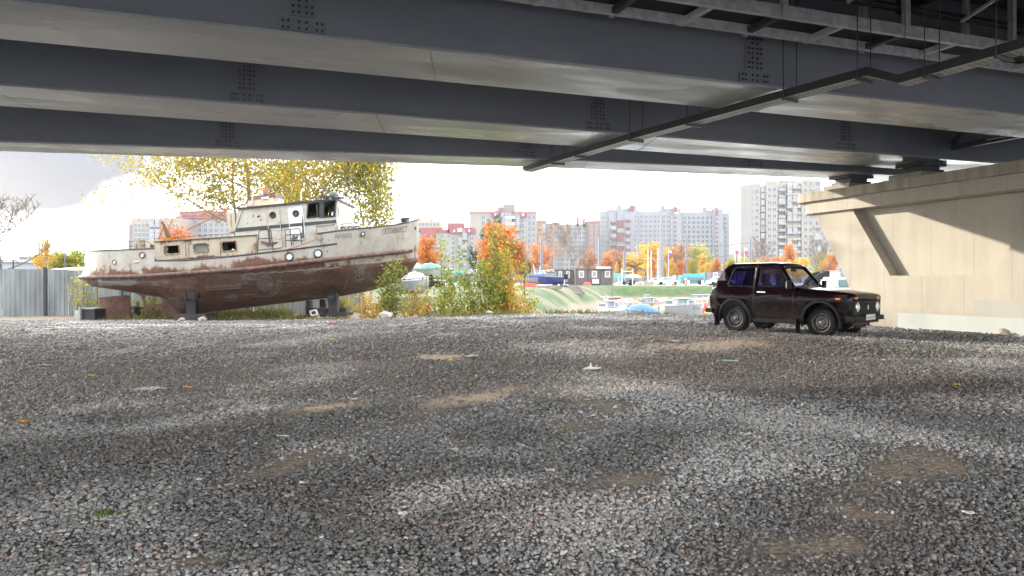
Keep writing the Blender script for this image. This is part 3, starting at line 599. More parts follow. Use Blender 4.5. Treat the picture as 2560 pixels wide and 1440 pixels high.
B_ = [(208, 700.5), (217, 708), (231, 716), (303, 727), (355, 735), (406, 743.5), (418, 750), (430, 768), (450, 788), (488, 784.5), (600, 771.5), (703, 759), (806, 746.6), (857, 740), (934, 725), (985.5, 707), (1010, 692), (1024, 681), (1036, 666), (1044, 651)]
def Tp(px): return np.where(px < 386.5, IP(px, T1), np.where(px > 792.5, IP(px, T2), IP(px, K_)))
BK = [(214, 0), (260, 1.62), (303, 1.82), (406, 2.02), (600, 2.12), (793, 2.0), (857, 1.78), (934, 1.32), (985, .86), (1020, .46), (1041, .16), (1046.5, .03)]
def bdeck(px, left, full=1.0):
    r = IP(px, BK) * full; e = 1.62 * full * np.sqrt(np.clip(1 - ((262 - px) / (262 - left)) ** 2, 0, 1)); return np.where(px < 262, e, r)
def rows_at(px):
    """(py, half breadth) down the side at one station, from bulwark top to keel"""
    t, k, s_, w_, b_ = float(Tp(np.array(px))), IP(px, K_), IP(px, S_), IP(px, W_), IP(px, B_)
    bow = float(sst(780, 1046, px)); bk = float(bdeck(px, 213)); bs = float(bdeck(px, 201)) * (1 - .13 * bow); bw = float(bdeck(px, 208)) * (1 - .17 * bow) * (1 - .04)
    if px > 1030: bs = bs * .9; bw = bw * .85
    out = [(t, bk * (1 + .05 * bow) if t < k - 1 else bk), (k, bk), ((k * .5 + s_ * .5), (bk + bs) / 2), (s_, bs), ((s_ + w_) / 2, (bs + bw) / 2), (w_, bw)]
    fin = float(sst(395, 450, px)) * float(1 - sst(985, 1040, px))
    for q in (.12, .25, .4, .55, .7, .82, .92, 1.0):
        k1 = 1 - q ** (2.6 - .9 * float(sst(420, 600, px)) ) ; bb = bw * max(k1, 0) * (1 - .25 * q * fin) + .07 * q
        if px < 430: bb = bw * math.sqrt(max(1 - q ** 2, 0)) + .03
        if px > 985: bb = bw * (1 - q) + .02
        out.append((w_ + (b_ - w_) * q, bb))
    return out
def bsurf(px, py):
    r = rows_at(px); ys_ = [a for a, _ in r]; return float(np.interp(py, ys_, [b for _, b in r]))
SPX = sorted(set(list(np.linspace(0, 1, 2)) ) and set([214 + 48 * (1 - math.cos(a)) for a in np.linspace(0, math.pi / 2, 12)] + list(np.linspace(268, 1018, 78)) + [386.2, 386.8, 792.2, 792.8, 1024, 1030, 1035, 1039, 1042, 1044.5, 1046]))
def leftof(i): return [213.8, 214.5, 208, 200.5, 204, 208, 209, 210, 211, 212, 213, 214, 215, 216][i]
boat = thing('motor_launch', 'derelict rusty beige motor launch propped bow-up on cradles at the gravel edge', 'boat', BP(620, 800, 0))
def hullring(side):
    cols = []
    for px in SPX:
        r = rows_at(px); c = []
        for i, (py, b_) in enumerate(r):
            # shear the first stations so that each row starts at its own stern post position
            f = np.clip((262 - px) / 48, 0, 1); q = px + (leftof(i) - 214) * f if i < 6 else px
            if px > 1040: q = q + (-2.5 if i in (3, 4) else 0)
            c.append((BP if side > 0 else BM)(q, py, b_))
        cols.append(c)
    return cols
hb = MB(); A_ = hullring(1); B2 = hullring(-1)
hb.loft(A_, closed=False, caps=False); hb.loft([c[::-1] for c in B2], closed=False, caps=False)
hb.loft([A_[0], B2[0]], closed=False, caps=False); hb.loft([A_[-1], B2[-1]], closed=False, caps=False)
hull_m = rustmat('weathered_hull_paint', (.37, .372, .345), base2=(.29, .285, .255))
ho = hb.build('hull', hull_m, boat, smooth=50)
def wf(px, py, W):
    k = IP(px, K_); s_ = IP(px, S_); w_ = IP(px, W_); f = np.clip((py - k) / (s_ - k), 0, 2)
    aft = 1 - sst(640, 800, px) * .75
    r = np.where(py < k + 1, .10 + .14 * (px > 700), np.where(f < 1, (.17 + .5 * f + 1.25 * (fbm(px, py, .028, 3, 77) - .5)) * aft + .12 * ((px > 640) & (px < 745)), (.75 - .35 * sst(700, 900, px)) * 1)); r = np.where((px > 380) & (px < 640) & (f > .1) & (f < 1), r + .12, r)
    g = np.where(py > w_ - 1.5, 1.0, 0.0); b_ = np.where((f > 1.05) & (py < w_ + 12) & (px > 245) & (px < 338), .9, 0); b_ = np.where((py > w_ + 2) & (py < w_ + 22) & (px > 380), .33, b_)
    g = np.where((b_ > .8), 0, g); return r, g, b_
wear(ho, wf)
cap_ = pmat('dark_edge_paint', (.035, .04, .045), .5, var=.3); darkrust = pmat('dark_rust_bar', (.085, .05, .04), .7, var=.5, vs=8, col2=(.17, .10, .075), bump=.3, bs=30)
blk = pmat('black_paint', (.02, .022, .025), .45, var=.3)
# inner skin of the bulwarks and the deck
dk = MB(); dk.loft([[BP(px, IP(px, K_) - .5, max(float(bdeck(px, 213)) - .03, 0)), BM(px, IP(px, K_) - .5, max(float(bdeck(px, 213)) - .03, 0))] for px in SPX], closed=False, caps=False)
dk.build('deck', pmat('worn_deck_paint', (.16, .15, .13), .8, var=.4, col2=(.14, .07, .045)), boat)
for rngp in ((0, 386.5), (792.5, 1100)):
    st = [px for px in SPX if rngp[0] <= px <= rngp[1]]
    for F_, nm in ((BP, 'bulwark_rail'), (BM, 'bulwark_rail')):
        MB().tube([F_(max(px, 214.2), float(Tp(np.array(px))) - .6, rows_at(px)[0][1] + .0) for px in st], .028, 6).build(nm, cap_, boat, smooth=60)
# rubbing strake and knuckle bars
for F_ in (BP, BM):
    MB().tube([F_(px if px > 262 else px + (-13.5) * np.clip((262 - px) / 48, 0, 1), IP(px, S_), rows_at(px)[3][1] + .03) for px in SPX if px < 1034], [.085 if px < 1010 else .07 for px in SPX if px < 1034], 8).build('rubbing_strake', darkrust, boat, smooth=60)
    MB().tube([F_(px, IP(px, S_) + 7.5 - 3 * float(sst(500, 760, px)), rows_at(px)[4][1] + .05) for px in SPX if 250 < px < 860], .03, 6).build('lower_strake', darkrust, boat, smooth=60)
    MB().tube([F_(px, IP(px, K_), rows_at(px)[1][1] + .0) for px in SPX if 386.5 < px < 850], .03, 6).build('deck_edge_bar', cap_, boat, smooth=60)
# zigzag scraping along the strake, chalk doodles on the bottom
chalk = pmat('chalk_scrawl', (.30, .31, .31), .9, var=.3, vs=20)
def scrawl(pts, r=.009): return MB().tube([BP(x, y, bsurf(x, y) + .006) for x, y in pts], r, 4)
sc = MB()
def addm(m): sc.add(m.v, m.f)
addm(scrawl([(405 + 4.2 * i, 688 - i * .33 + (-1.8 if i % 2 else 1.8) ) for i in range(60)], .007))
for rr in (4, 8, 12, 16, 20): addm(scrawl([(663 + rr * math.cos(a) * 1.0, 708 + rr * .95 * math.sin(a)) for a in np.linspace(0, 6.28, 18)], .008))
for rr in (26, 31, 36): addm(scrawl([(667 + rr * math.cos(a), 706 + rr * math.sin(a)) for a in np.linspace(-.3, 1.3, 10)], .008))
addm(scrawl([(690 + i * 1.6, 702 + 2.5 * math.sin(i * 1.3) + (i % 5)) for i in range(60)], .008)); addm(scrawl([(720 + i * 1.4, 712 - i * .1 + 4 * math.sin(i * .9)) for i in range(44)], .008))
for q in (((515, 716), (602, 711), (602, 720), (516, 725), (515, 716)), ((518, 720), (600, 715.5)), ((605, 700), (640, 697), (640, 735), (606, 737)), ((632, 702), (632, 742), (672, 742), (676, 705)), ((300, 703), (345, 704), (345, 716)), ((350, 718), (352, 728), (372, 728), (378, 712), (400, 713)), ((560, 745), (592, 741), (590, 750), (561, 753)), ((891, 676), (891, 689)), ((909, 673), (908, 687), (892, 689)), ((880, 699), (886, 690), (893, 703)), ((898, 690), (900, 700), (908, 698)), ((480, 690), (480, 720)), ((420, 716), (430, 716), (428, 728), (418, 728)), ((330, 716), (333, 722), (326, 712)), ((860, 722), (868, 700))): addm(scrawl(list(q), .008))
addm(scrawl([(600 + i * 4, 687.5 - i * .30 + 1.2 * math.sin(i * .8)) for i in range(64)], .012))
addm(scrawl([(610 + i * 2.2, 700 - i * .12 + 2.2 * math.sin(i * 1.1)) for i in range(20)], .008))
sc.build('chalk_scrawl', chalk, boat, fix=False)
# keel frame, rudder, propeller
bott = rustmat('bottom_paint', (.13, .06, .045), base2=(.10, .05, .04)); rsty = rustmat('rusted_plate', (.16, .075, .05), lo=.40, hi=.5, base2=(.28, .12, .08))
def plate(outl_, holes, b0, b1, name, mat, par, cuts=(), **k):
    vs, fs = panel(outl_, holes, cx=cuts); m = MB(); m.add([BP(x, y, b1) for x, y in vs], fs); m.add([BP(x, y, b0) for x, y in vs], [f[::-1] for f in fs])
    for lp in [outl_] + list(holes):
        n = len(lp); m.add([BP(x, y, b1) for x, y in lp] + [BP(x, y, b0) for x, y in lp], [(i, (i + 1) % n, n + (i + 1) % n, n + i) for i in range(n)])
    return m.build(name, mat, par, **k)
kf = plate([(338, 732), (352, 741), (358, 752), (359.5, 770), (361, 799), (395, 797), (433, 794.5), (495, 785), (450, 752), (406, 742), (370, 736)], [rpoly([(363, 738.5), (404, 743), (407, 759), (364, 762)], 7), rpoly([(366, 770), (407, 766.5), (409, 791), (368, 795)], 7)], -.09, .09, 'skeg', bott, boat)
wear(kf, lambda px, py, W: (0.3, 0, 0))
MB().bar(BP(249, 803, 0), BP(366, 797.5, 0), .14, .06).build('heel_bar', bott, boat)
rd = plate([(247.5, 744.5), (281, 741), (318, 737.5), (320, 739), (323.5, 800.5), (251, 803)], [], -.05, .05, 'rudder', rsty, boat, cuts=(265, 285, 305)); wear(rd, lambda px, py, W: (.35 + .4 * (px > 285), 0, 0))
m = MB(); m.bar(BP(248, 745.5, 0), BP(318, 738.5, 0), .13, .05); m.bar(BP(251, 801.5, 0), BP(323, 799.5, 0), .13, .06); m.bar(BP(320.5, 739, 0), BP(323, 800, 0), .14, .06); m.build('rudder_frame', bott, rd)
MB().cyl(BP(306, 742, 0), BP(305.5, 726, 0), .035, 8).build('rudder_stock', bott, rd)
pr = MB(); pr.lathe([(-.30, .02), (-.25, .05), (-.1, .065), (.1, .06), (.16, .03)], BP(344, 770), (1, 0, 0), 12)
ph = pr.build('propeller_hub', blk, boat, smooth=40)
MB().cyl(BP(346, 770), BP(360, 770), .04, 8).build('propeller_shaft', bott, boat)
for k in range(4):
    a = R(90 * k + 12); c_ = BP(344, 770); ax = Vector((1, 0, 0)); rad = Vector((0, math.sin(a), math.cos(a))); tg = ax.cross(rad); m = MB(); rg = []
    for f_, wd in ((.15, .05), (.4, .12), (.7, .15), (.9, .10), (1.0, .03)):
        cc_ = c_ + rad * .31 * f_; tw = tg * wd * .55 + ax * wd * .75; rg.append([cc_ - tw, cc_ - tw * .2 + ax.cross(tw).normalized() * .012, cc_ + tw, cc_ + tw * .2 - ax.cross(tw).normalized() * .012])
    m.loft(rg); m.build('propeller_blade', blk, ph, smooth=60)
# ---- superstructure
sup = rustmat('cabin_side_paint', (.40, .385, .31), base2=(.33, .31, .25)); whs = rustmat('wheelhouse_paint', (.42, .415, .37), base2=(.34, .335, .30))
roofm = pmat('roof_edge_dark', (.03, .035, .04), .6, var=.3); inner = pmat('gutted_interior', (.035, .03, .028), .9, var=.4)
def house(outl_, holes, b_, name, mat, par, wfn, open_top=False, skip=()):
    vs, fs = panel(outl_, holes, cx=np.arange(390, 850, 24)); m = MB(); m.add([BP(x, y, b_) for x, y in vs], fs); m.add([BM(x, y, b_) for x, y in vs], [f[::-1] for f in fs])
    n = len(outl_)
    for i in range(n):
        if i in skip: continue
        a, c = outl_[i], outl_[(i + 1) % n]; m.add([BP(*a, b_), BP(*c, b_), BM(*c, b_), BM(*a, b_)], [(0, 1, 2, 3)])
    o = m.build(name, mat, par); wear(o, wfn); md = o.modifiers.new('s', 'SOLIDIFY'); md.thickness = .03; md.offset = 0; return o
def sk(p, q): return (q[1] - p[1]) / (q[0] - p[0])
CW = [rpoly([(409.5, 614.5), (447.5, 612), (449, 634.5), (411, 637)], 4), rpoly([(483, 610.5), (520, 607.5), (521.5, 629.5), (484, 632.5)], 4), rpoly([(553.5, 605), (590, 602), (592, 626), (556, 629.5)], 4)]
cabin = house([(386, 604.5), (463, 600.3), (640, 588), (642, 634.5), (394, 650.5), (388, 646)], CW, 1.56, 'aft_cabin', sup, boat, lambda px, py, W: (.22 + .30 * (py > IP(px, K_) - 6) + .25 * (py < IP(px, [(386, 606), (640, 590)]) + 1), 0, 0), skip=(3, 4))
MB().loft([[BP(px, y, 1.62), BM(px, y, 1.62), BM(px, y - 1.6, 1.62), BP(px, y - 1.6, 1.62)] for px, y in ((384, 604.5), (463, 600.3), (641, 587.8))]).build('roof', darkrust, cabin)
frm = pmat('window_rust_frame', (.14, .075, .05), .7, var=.5, vs=15, col2=(.33, .29, .22))
gl_dirty = glassmat('dirty_boat_glass', (.5, .55, .52), .25, (.18, .19, .16), .7)
for i, w_ in enumerate(CW):
    m = MB().tube([BP(x, y, 1.575) for x, y in w_], .03, 5, closed=True); wo_ = m.build('window_frame', frm, cabin, smooth=60)
    x0 = min(a for a, _ in w_); x1 = max(a for a, _ in w_); y0 = min(b for _, b in w_); y1 = max(b for _, b in w_)
    if i == 1: MB().loft([[BP(x0, y0 + 3, 1.54), BP(x0, y1 - 1, 1.54)], [BP(x1, y0, 1.54), BP(x1, y1 - 3, 1.54)]], closed=False, caps=False).build('window_pane', gl_dirty, wo_)
    if i == 0: plate([(411, 617), (418, 616), (421, 622), (417, 630), (424, 634), (447, 632), (447, 629), (449, 636), (411, 638)], [], 1.53, 1.545, 'broken_pane', gl_dirty, wo_)
    if i == 2: plate([(577, 628.5), (582, 621), (586, 624), (590, 627)], [], 1.53, 1.545, 'broken_pane', pmat('white_glass_shard', (.6, .6, .6), .3), wo_)
    # cardboard and debris inside
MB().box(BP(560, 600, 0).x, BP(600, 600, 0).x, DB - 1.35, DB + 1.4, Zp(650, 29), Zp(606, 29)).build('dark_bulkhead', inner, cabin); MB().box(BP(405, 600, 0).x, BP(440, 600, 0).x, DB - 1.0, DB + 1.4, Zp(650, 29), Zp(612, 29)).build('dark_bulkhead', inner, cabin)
rv = MB()                                                     # rivets round the windows
for w_ in CW[:2]:
    x0 = min(a for a, _ in w_); x1 = max(a for a, _ in w_); yc = sum(b for _, b in w_) / len(w_)
    for x in (x0 - 9, x0 - 4, x1 + 4, x1 + 9):
        for y in np.linspace(yc - 15, yc + 18, 6): rv.ball(BP(x, y + (x - x0) * -.07 * 0, 1.56), .022, 6)
    for x in np.linspace(x0, x1, 6): rv.ball(BP(x, yc - 17, 1.56), .022, 6); rv.ball(BP(x, yc + 17, 1.56), .022, 6)
rv.build('rivets', frm, cabin, fix=False)
for x in (463.5, 471, 550): MB().bar(BP(x, IP(x, [(386, 605), (640, 589)]), 1.575), BP(x + 2, IP(x, K_) - 1, 1.575), .035, .03).build('seam_strip', frm, cabin)
WH = [(595, 521), (720, 508.5), (843, 498.5), (839.5, 549), (847, 577), (850, 610), (723, 625), (642, 636), (600, 640), (588, 579)]
WW = [[(770.5, 510), (799, 507), (799, 541), (767.5, 544.5)], [(809, 506), (839, 503), (836.5, 540), (809, 543)]]
wh = house(WH, WW, 1.5, 'wheelhouse', whs, boat, lambda px, py, W: (.05 + .15 * (py > 600), 0, 0), skip=(5, 6, 7))
MB().loft([[BP(px, y, 1.6), BM(px, y, 1.6), BM(px, y - 3, 1.6), BP(px, y - 3, 1.6)] for px, y in ((592, 522.3), (720, 510), (793, 502.4), (795, 502), (846, 499.6))]).build('roof', roofm, wh)
for w_ in WW:
    wo_ = MB().tube([BP(x, y, 1.52) for x, y in w_], .045, 4, closed=True).build('window_frame', blk, wh); MB().tube([BM(x, y, 1.51) for x, y in w_], .045, 4, closed=True).build('window_frame', blk, wh)
plate([(799, 505), (810, 504), (808, 545), (797.5, 546)], [], 1.5, 1.535, 'dark_window_post', cap_, wh)
plate([(590.5, 570.5), (839.7, 549.5), (841.5, 557), (589.5, 579.5)], [], 1.5, 1.535, 'dark_band', cap_, wh)
plate([(839.7, 549.5), (839.9, 549.5), (841.8, 557), (841.5, 557)], [], -1.45, 1.535, 'front_band', cap_, wh)
inn = MB(); inn.bar(BP(812, 545, .6), BP(820, 512, .6), .05, .05); inn.bar(BP(826, 545, .3), BP(824, 508, .3), .09, .09); inn.bar(BP(775, 522, .8), BP(783, 513, .8), .25, .12); inn.bar(BP(772, 545, .9), BP(776, 520, .9), .12, .1); inn.bar(BP(822, 512, .2), BP(834, 530, .2), .05, .05); inn.tube([BP(829 + 6 * math.cos(a), 533 + 6 * math.sin(a), 0) for a in np.linspace(0, 6.28, 14)[:-1]], .02, 5, closed=True)
inn.build('helm_wreckage', inner, wh)
for k in (-1, 0, 1):
    c_ = [(843.1, 503), (840.4, 540)]; MB().loft([[BP(*c_[0], 0) + Vector((.012, k * .95 - .4, 0)), BP(*c_[0], 0) + Vector((.012, k * .95 + .4, 0))], [BP(*c_[1], 0) + Vector((.03, k * .95 - .4, 0)), BP(*c_[1], 0) + Vector((.03, k * .95 + .4, 0))]], closed=False, caps=False).build('front_pane', gl_dirty, wh)
peel = rustmat('peeling_white_paint', (.54, .55, .54), lo=.50, hi=.52, stain=.1, base2=(.62, .63, .63)); 
for nd in peel.node_tree.nodes:
    if nd.type == 'VALTORGB' and abs(nd.color_ramp.elements[0].position - .32) < .01: nd.color_ramp.elements[0].color = (.03, .035, .04, 1); nd.color_ramp.elements[-1].color = (.09, .10, .11, 1)
def hatch(q, mt, cx, cy, ringm, lowband, wr, nm='hatch_door'):
    o = plate(rpoly(q, 7, 5), [], 1.5, 1.545, nm, mt, wh, cuts=(690, 750)); wear(o, wr)
    MB().tube([BP(x, y, 1.545) for x, y in rpoly(q, 7, 5)], .016, 5, closed=True).build('rim', whs if mt is whs else peel, o, smooth=60)
    for rr_, th, dp in ((.105, .03, 0), (.06, .015, .01)): MB().tube([BP(cx, cy, 1.55 + dp) + Vector((rr_ * math.cos(a), 0, rr_ * math.sin(a))) for a in np.linspace(0, 6.283, 20)[:-1]], th, 6, closed=True).build('porthole_ring', ringm, o, smooth=60)
    MB().lathe([(0, .1), (.006, .1)], BP(cx, cy, 1.545), (0, -1, 0), 20).build('porthole_pane', blk if mt is whs else gl_dirty, o); return o
h1 = hatch([(666, 521.8), (697, 518.7), (706, 617), (676, 621)], whs, 681.8, 537.5, blk, 0, lambda px, py, W: (.12, 0, 0))
h2 = hatch([(719.5, 519), (755.5, 515.5), (763.5, 597), (727, 601)], peel, 739.5, 533.6, blk, 0, lambda px, py, W: (.08 + .35 * (px > 752) + .3 * (py > 580), 0, 0))
for h, (a, b2, c, d) in ((h1, ((668.8, 564), (702.2, 561), (703, 569.2), (669.6, 572.5))), (h2, ((722.5, 559.6), (760.2, 556.3), (761, 564), (723.3, 567.2)))): plate([a, b2, c, d], [], 1.545, 1.552, 'band_stripe', cap_, h)
yel = pmat('yellowed_fitting', (.45, .33, .16), .6, var=.3)
for h, px, py in ((h1, 697, 533), (h1, 699, 555), (h1, 702, 588)): MB().lathe([(0, .035), (.02, .03), (.03, .01)], BP(px, py, 1.545), (0, -1, 0), 10).build('hinge_fitting', yel, h)
MB().bar(BP(672, 574, 1.55), BP(675, 615, 1.55), .07, .02).build('dark_streak', cap_, h1)
rp_ = plate([(650, 603), (655, 601.5), (668, 606), (690, 604.5), (697, 605), (690, 610), (683, 614), (681, 620), (677, 616), (672, 614), (668, 616), (662, 611), (656, 609)], [], 1.5, 1.55, 'rust_patch', darkrust, wh)
for q in ([(642, 540), (650, 537.5), (653, 543), (649, 541), (646, 546), (643, 543)], [(648, 549.5), (655, 548.5), (655, 551), (649, 551.5)], [(615, 560), (619, 556.5), (620, 560)], [(632, 538), (634.5, 537), (635, 543), (632.5, 543)]): plate(q, [], 1.5, 1.522, 'rust_patch', darkrust, wh)
for x in (609, 632, 766.5, 792): MB().bar(BP(x, IP(x, [(595, 522), (843, 500)]), 1.515), BP(x + 3.5, 560 + (600 - 560) * (x > 760), 1.503), .012, .01).build('plate_seam', pmat('seam_stain', (.30, .26, .19), .8), wh)
MB().bar(BP(605, 525, 1.53), BP(586, 578, 1.53), .07, .03).build('diagonal_stay', whs, wh)
# funnel
def boxpx(q, b0, b1, name, mt, par, wfn=None):
    m = MB(); n = len(q); m.add([BP(x, y, b1) for x, y in q] + [BP(x, y, b1) + Vector((0, b1 - b0, 0)) for x, y in q], [tuple(range(n)), tuple(range(2 * n - 1, n - 1, -1))] + [(i, (i + 1) % n, n + (i + 1) % n, n + i) for i in range(n)])
    o = m.build(name, mt, par)
    if wfn: wear(o, wfn)
    return o
fnm = rustmat('funnel_paint', (.52, .42, .30), base2=(.46, .37, .27)); fu = boxpx([(616.5, 516.5), (621, 500), (689, 491), (690.5, 510)], -.5, .55, 'funnel', fnm, boat, lambda px, py, W: (.25, 0, 0))
boxpx([(620, 500.5), (622.5, 493), (686.5, 481), (689.5, 491.5)], -.53, .58, 'funnel_cap', darkrust, fu); boxpx([(625, 515), (630.5, 489.5), (633.5, 489), (630, 515)], .58, .61, 'strap', whs, fu); boxpx([(653, 494), (669.5, 491.5), (670, 495.5), (654, 497.5)], .58, .66, 'lamp_box', galv, fu)
m = MB(); m.cyl(BP(678.5, 483), BP(677, 462), .012, 5); m.build('antenna', blk, boat)
boxpx([(657, 485), (657.5, 470), (668.5, 469), (668, 484)], -.1, .1, 'exhaust_pipe', pmat('orange_rust', (.28, .12, .06), .8, var=.3), boat)
# roof gear
m = MB(); m.box(BP(812, 0).x, BP(846, 0).x, DB - .5, DB + .5, Zp(498, DB), Zp(492.5, DB)); m.ball(BP(833, 492), .22, 10, sx=1.1); m.ball(BP(820, 493), .13, 8); m.bar(BP(812, 494.5), BP(861, 495), .12, .07); m.build('searchlight', blk, boat, smooth=40)
m = MB(); m.cyl(BP(865, 496), BP(865.5, 486), .02, 6); m.ball(BP(865.5, 486), .06, 8); m.build('signal_lamp', blk, boat)
m = MB(); m.cyl(BP(752.5, 503), BP(753.5, 478), .025, 8); m.cyl(BP(799, 505), BP(798.5, 497.5), .04, 6); m.build('mast_stump', whs, boat); wear(boat.children[-1], lambda px, py, W: (0, 0, 0))
m = MB(); m.ball(BP(757, 475.5), .06, 8); m.build('mast_lamp', galv, boat)
m = MB(); m.bar(BP(733, 507.5, .3), BP(760, 504, .3), .3, .05); m.build('roof_vent', blk, boat)
lo_ = boxpx([(565, 531.5), (586, 529.5), (589, 577), (572, 581)], -.3, .75, 'engine_locker', sup, boat, lambda px, py, W: (.1, 0, 0))
boxpx([(577, 536), (578, 535.8), (578.5, 566), (577.3, 566)], .75, .76, 'door_seam', cap_, lo_)
m = MB(); m.cyl(BP(589.5, 525, 1.2), BP(591.5, 576, 1.2), .02, 5); m.cyl(BP(586.5, 523, 1.2), BP(589, 560, 1.2), .012, 5); m.ball(BP(578, 524.5, .8), .05, 6); m.build('pipe_stack', blk, boat)
# boom and crane struts
ob = pmat('rusty_boom_paint', (.26, .14, .085), .8, var=.35, vs=6, col2=(.24, .11, .07))
m = MB(); m.bar(BP(398, 537, 0), BP(576, 521.3, 0), .055, .05); m.bar(BP(470, 573.5, 0), BP(574, 523, 0), .06, .05); m.bar(BP(514, 526, 0), BP(514.5, 550, 0), .06, .05); m.bar(BP(437, 533.5, 0), BP(425, 563, 0), .03, .03); m.bar(BP(560, 524, 0), BP(576, 580, .0), .05, .05); m.build('boom', ob, boat)
m = MB(); m.tube([BP(405, 554, .2), BP(410, 563, .2), BP(421.5, 593, .2)], [.035, .05, .10], 4); m.bar(BP(409, 570, .2), BP(398, 594, .2), .02, .02); m.build('crane_post', pmat('dark_crane_rust', (.05, .03, .025), .7), boat)
boxpx([(338.5, 599.5), (383, 598.5), (383, 640), (338.5, 640)], -.7, .9, 'aft_hatch_house', sup, boat, lambda px, py, W: (.2, 0, 0))
boxpx([(846, 566), (902, 562), (902, 590), (848, 592)], -.9, 1.15, 'foredeck_trunk', sup, boat, lambda px, py, W: (.15, 0, 0))
for px, py in ((857.8, 573), (875.5, 571.5), (893, 570)):
    o = MB().tube([BP(px, py, 1.18) + Vector((.075 * math.cos(a), 0, .075 * math.sin(a))) for a in np.linspace(0, 6.283, 16)[:-1]], .02, 6, closed=True).build('trunk_porthole', blk, boat, smooth=60)
    MB().lathe([(0, .07), (.005, .07)], BP(px, py, 1.17), (0, -1, 0), 14).build('pane', pmat('pale_pane', (.6, .62, .62), .2), o)
boxpx([(791, 565.5), (837, 561.5), (838, 580), (792, 585)], 1.2, 1.75, 'side_locker', whs, boat, lambda px, py, W: (.02, 0, 0))
MB().tube([BP(791, 586, 1.78), BP(790.5, 565.3, 1.78), BP(837, 561.2, 1.78), BP(839, 578, 1.78)], .012, 5).build('locker_rail', blk, boat)
m = MB(); m.box(BP(1007, 0).x, BP(1020, 0).x, DB - .35, DB + .35, Zp(556, DB), Zp(546, DB)); m.cyl(BP(1009, 551, .5), BP(1009, 551, -.5), .11, 12); m.bar(BP(1000, 548, .1), BP(1030, 545, .1), .05, .05); m.build('windlass', blk, boat)
# portholes on the hull side
pgl = pmat('porthole_glass', (.55, .58, .60), .15, var=.1); hg = pmat('porthole_beige', (.62, .55, .42), .6)
for px, py, rr_, rm, gm_ in ((355, 637, .105, frm, hg), (723, 641.5, .145, blk, pgl), (795, 633.5, .145, blk, pgl), (907.6, 584.5, .075, blk, pgl), (285.5, 655, .08, frm, hg)):
    b_ = bsurf(px, py) + .02; n_ = Vector((0, -1, 0)); dbx = (bsurf(px + 6, py) - bsurf(px - 6, py)) / (12 / F * 28); tx = Vector((1, -dbx, 0)).normalized()
    o = MB().tube([BP(px, py, b_) + tx * rr_ * math.cos(a) + Vector((0, 0, rr_ * math.sin(a))) for a in np.linspace(0, 6.283, 22)[:-1]], .03 if rr_ > .1 else .02, 6, closed=True).build('porthole', rm, boat, smooth=60)
    ctr = BP(px, py, b_ - .005); m = MB(); k = 18; m.add([ctr + tx * rr_ * .9 * math.cos(2 * math.pi * i / k) + Vector((0, 0, rr_ * .9 * math.sin(2 * math.pi * i / k))) for i in range(k)], [tuple(range(k))]); m.build('porthole_pane', gm_, o, fix=False)
m = MB(); m.tube([BP(335, 654.6, bsurf(335, 654) + .01), BP(347, 654.2, bsurf(347, 654) + .01)], .028, 6); m.build('scupper', pgl, boat)
for px, py, s_ in ((1038.5, 570, .055), (355, 673.5, .035), (818, 628, .03), (822, 600, .02)): MB().ball(BP(px, py, bsurf(px, py)), s_, 8, sx=.7, sz=1.3).build('hawse_hole', darkrust if px < 1000 else blk, boat)
# lettering painted on the hull
def text_mesh(s_, size=1.0):
    cu = bpy.data.curves.new('lettering', 'FONT'); cu.body = s_; cu.size = size; o = bpy.data.objects.new('tmp_text', cu); C.objects.link(o); dg = bpy.context.evaluated_depsgraph_get(); dg.update()
    me = bpy.data.meshes.new_from_object(o.evaluated_get(dg)); bpy.data.objects.remove(o); return me
def hull_text(s_, px0, px1, ya, yb, h, name, mat, slant=0, off=.012):
    me = text_mesh(s_); xs_ = [v.co.x for v in me.vertices]; y_ = [v.co.y for v in me.vertices]; x0, x1, y0, y1 = min(xs_), max(xs_), min(y_), max(y_)
    for v in me.vertices:
        u = (v.co.x - x0) / (x1 - x0); q = (v.co.y - y0) / (y1 - y0); px = px0 + (px1 - px0) * u + slant * q; py = ya + (yb - ya) * u - h * q; p = BP(px, py, bsurf(px, py) + off); v.co = p
    return link(name, me, mat, boat)
hull_text('ОПТИМИСТ', 955.5, 1017.5, 587, 580, 15.5, 'name_lettering', pmat('lettering_black', (.05, .055, .06), .6, var=.3), slant=1.5)
hull_text('Р67-52ЛД', 836.5, 878.5, 598.8, 595.2, 12, 'number_lettering', MATS['lettering_black'], slant=1)
# railings
def rail(ptsl, r_=.014, name='railing', posts=(), bars=()):
    m = MB()
    for q in ptsl: m.tube(q, r_, 5)
    return m.build(name, blk, boat, smooth=60)
tr = [(211.5, 607.5), (226, 607), (252, 606), (288, 605), (361, 602), (372, 606), (386, 618)]; lft = lambda px: max(px, 214.3)
for F_ in (BP, BM):
    q = [[F_(px, IP(px, tr), rows_at(lft(px))[0][1]) for px in (212.5, 216, 220, 228, 240, 262, 300, 330, 361, 372, 380, 386)]]
    for px in (214.5, 228, 252, 278, 288, 314, 324, 361): q.append([F_(px, IP(px, tr), rows_at(lft(px))[0][1]), F_(px + .8, float(Tp(np.array(lft(px)))), rows_at(lft(px))[0][1])])
    rail(q, .013)
    bt = [(850, 562.5), (857, 559.5), (965, 550.5), (1011, 545), (1035, 543), (1043, 545.5), (1045, 549)]
    q = [[F_(px, IP(px, bt), rows_at(px)[0][1] - .02) for px in (850, 857, 880, 905, 935, 965, 985, 1000, 1011, 1022, 1030, 1035, 1040, 1043)]]
    for px in (857, 884, 921, 965, 985, 1003, 1012, 1022, 1029, 1036): q.append([F_(px, IP(px, bt), rows_at(px)[0][1] - .02), F_(px, float(Tp(np.array(px))), rows_at(px)[0][1] - .02)])
    rail(q, .013)
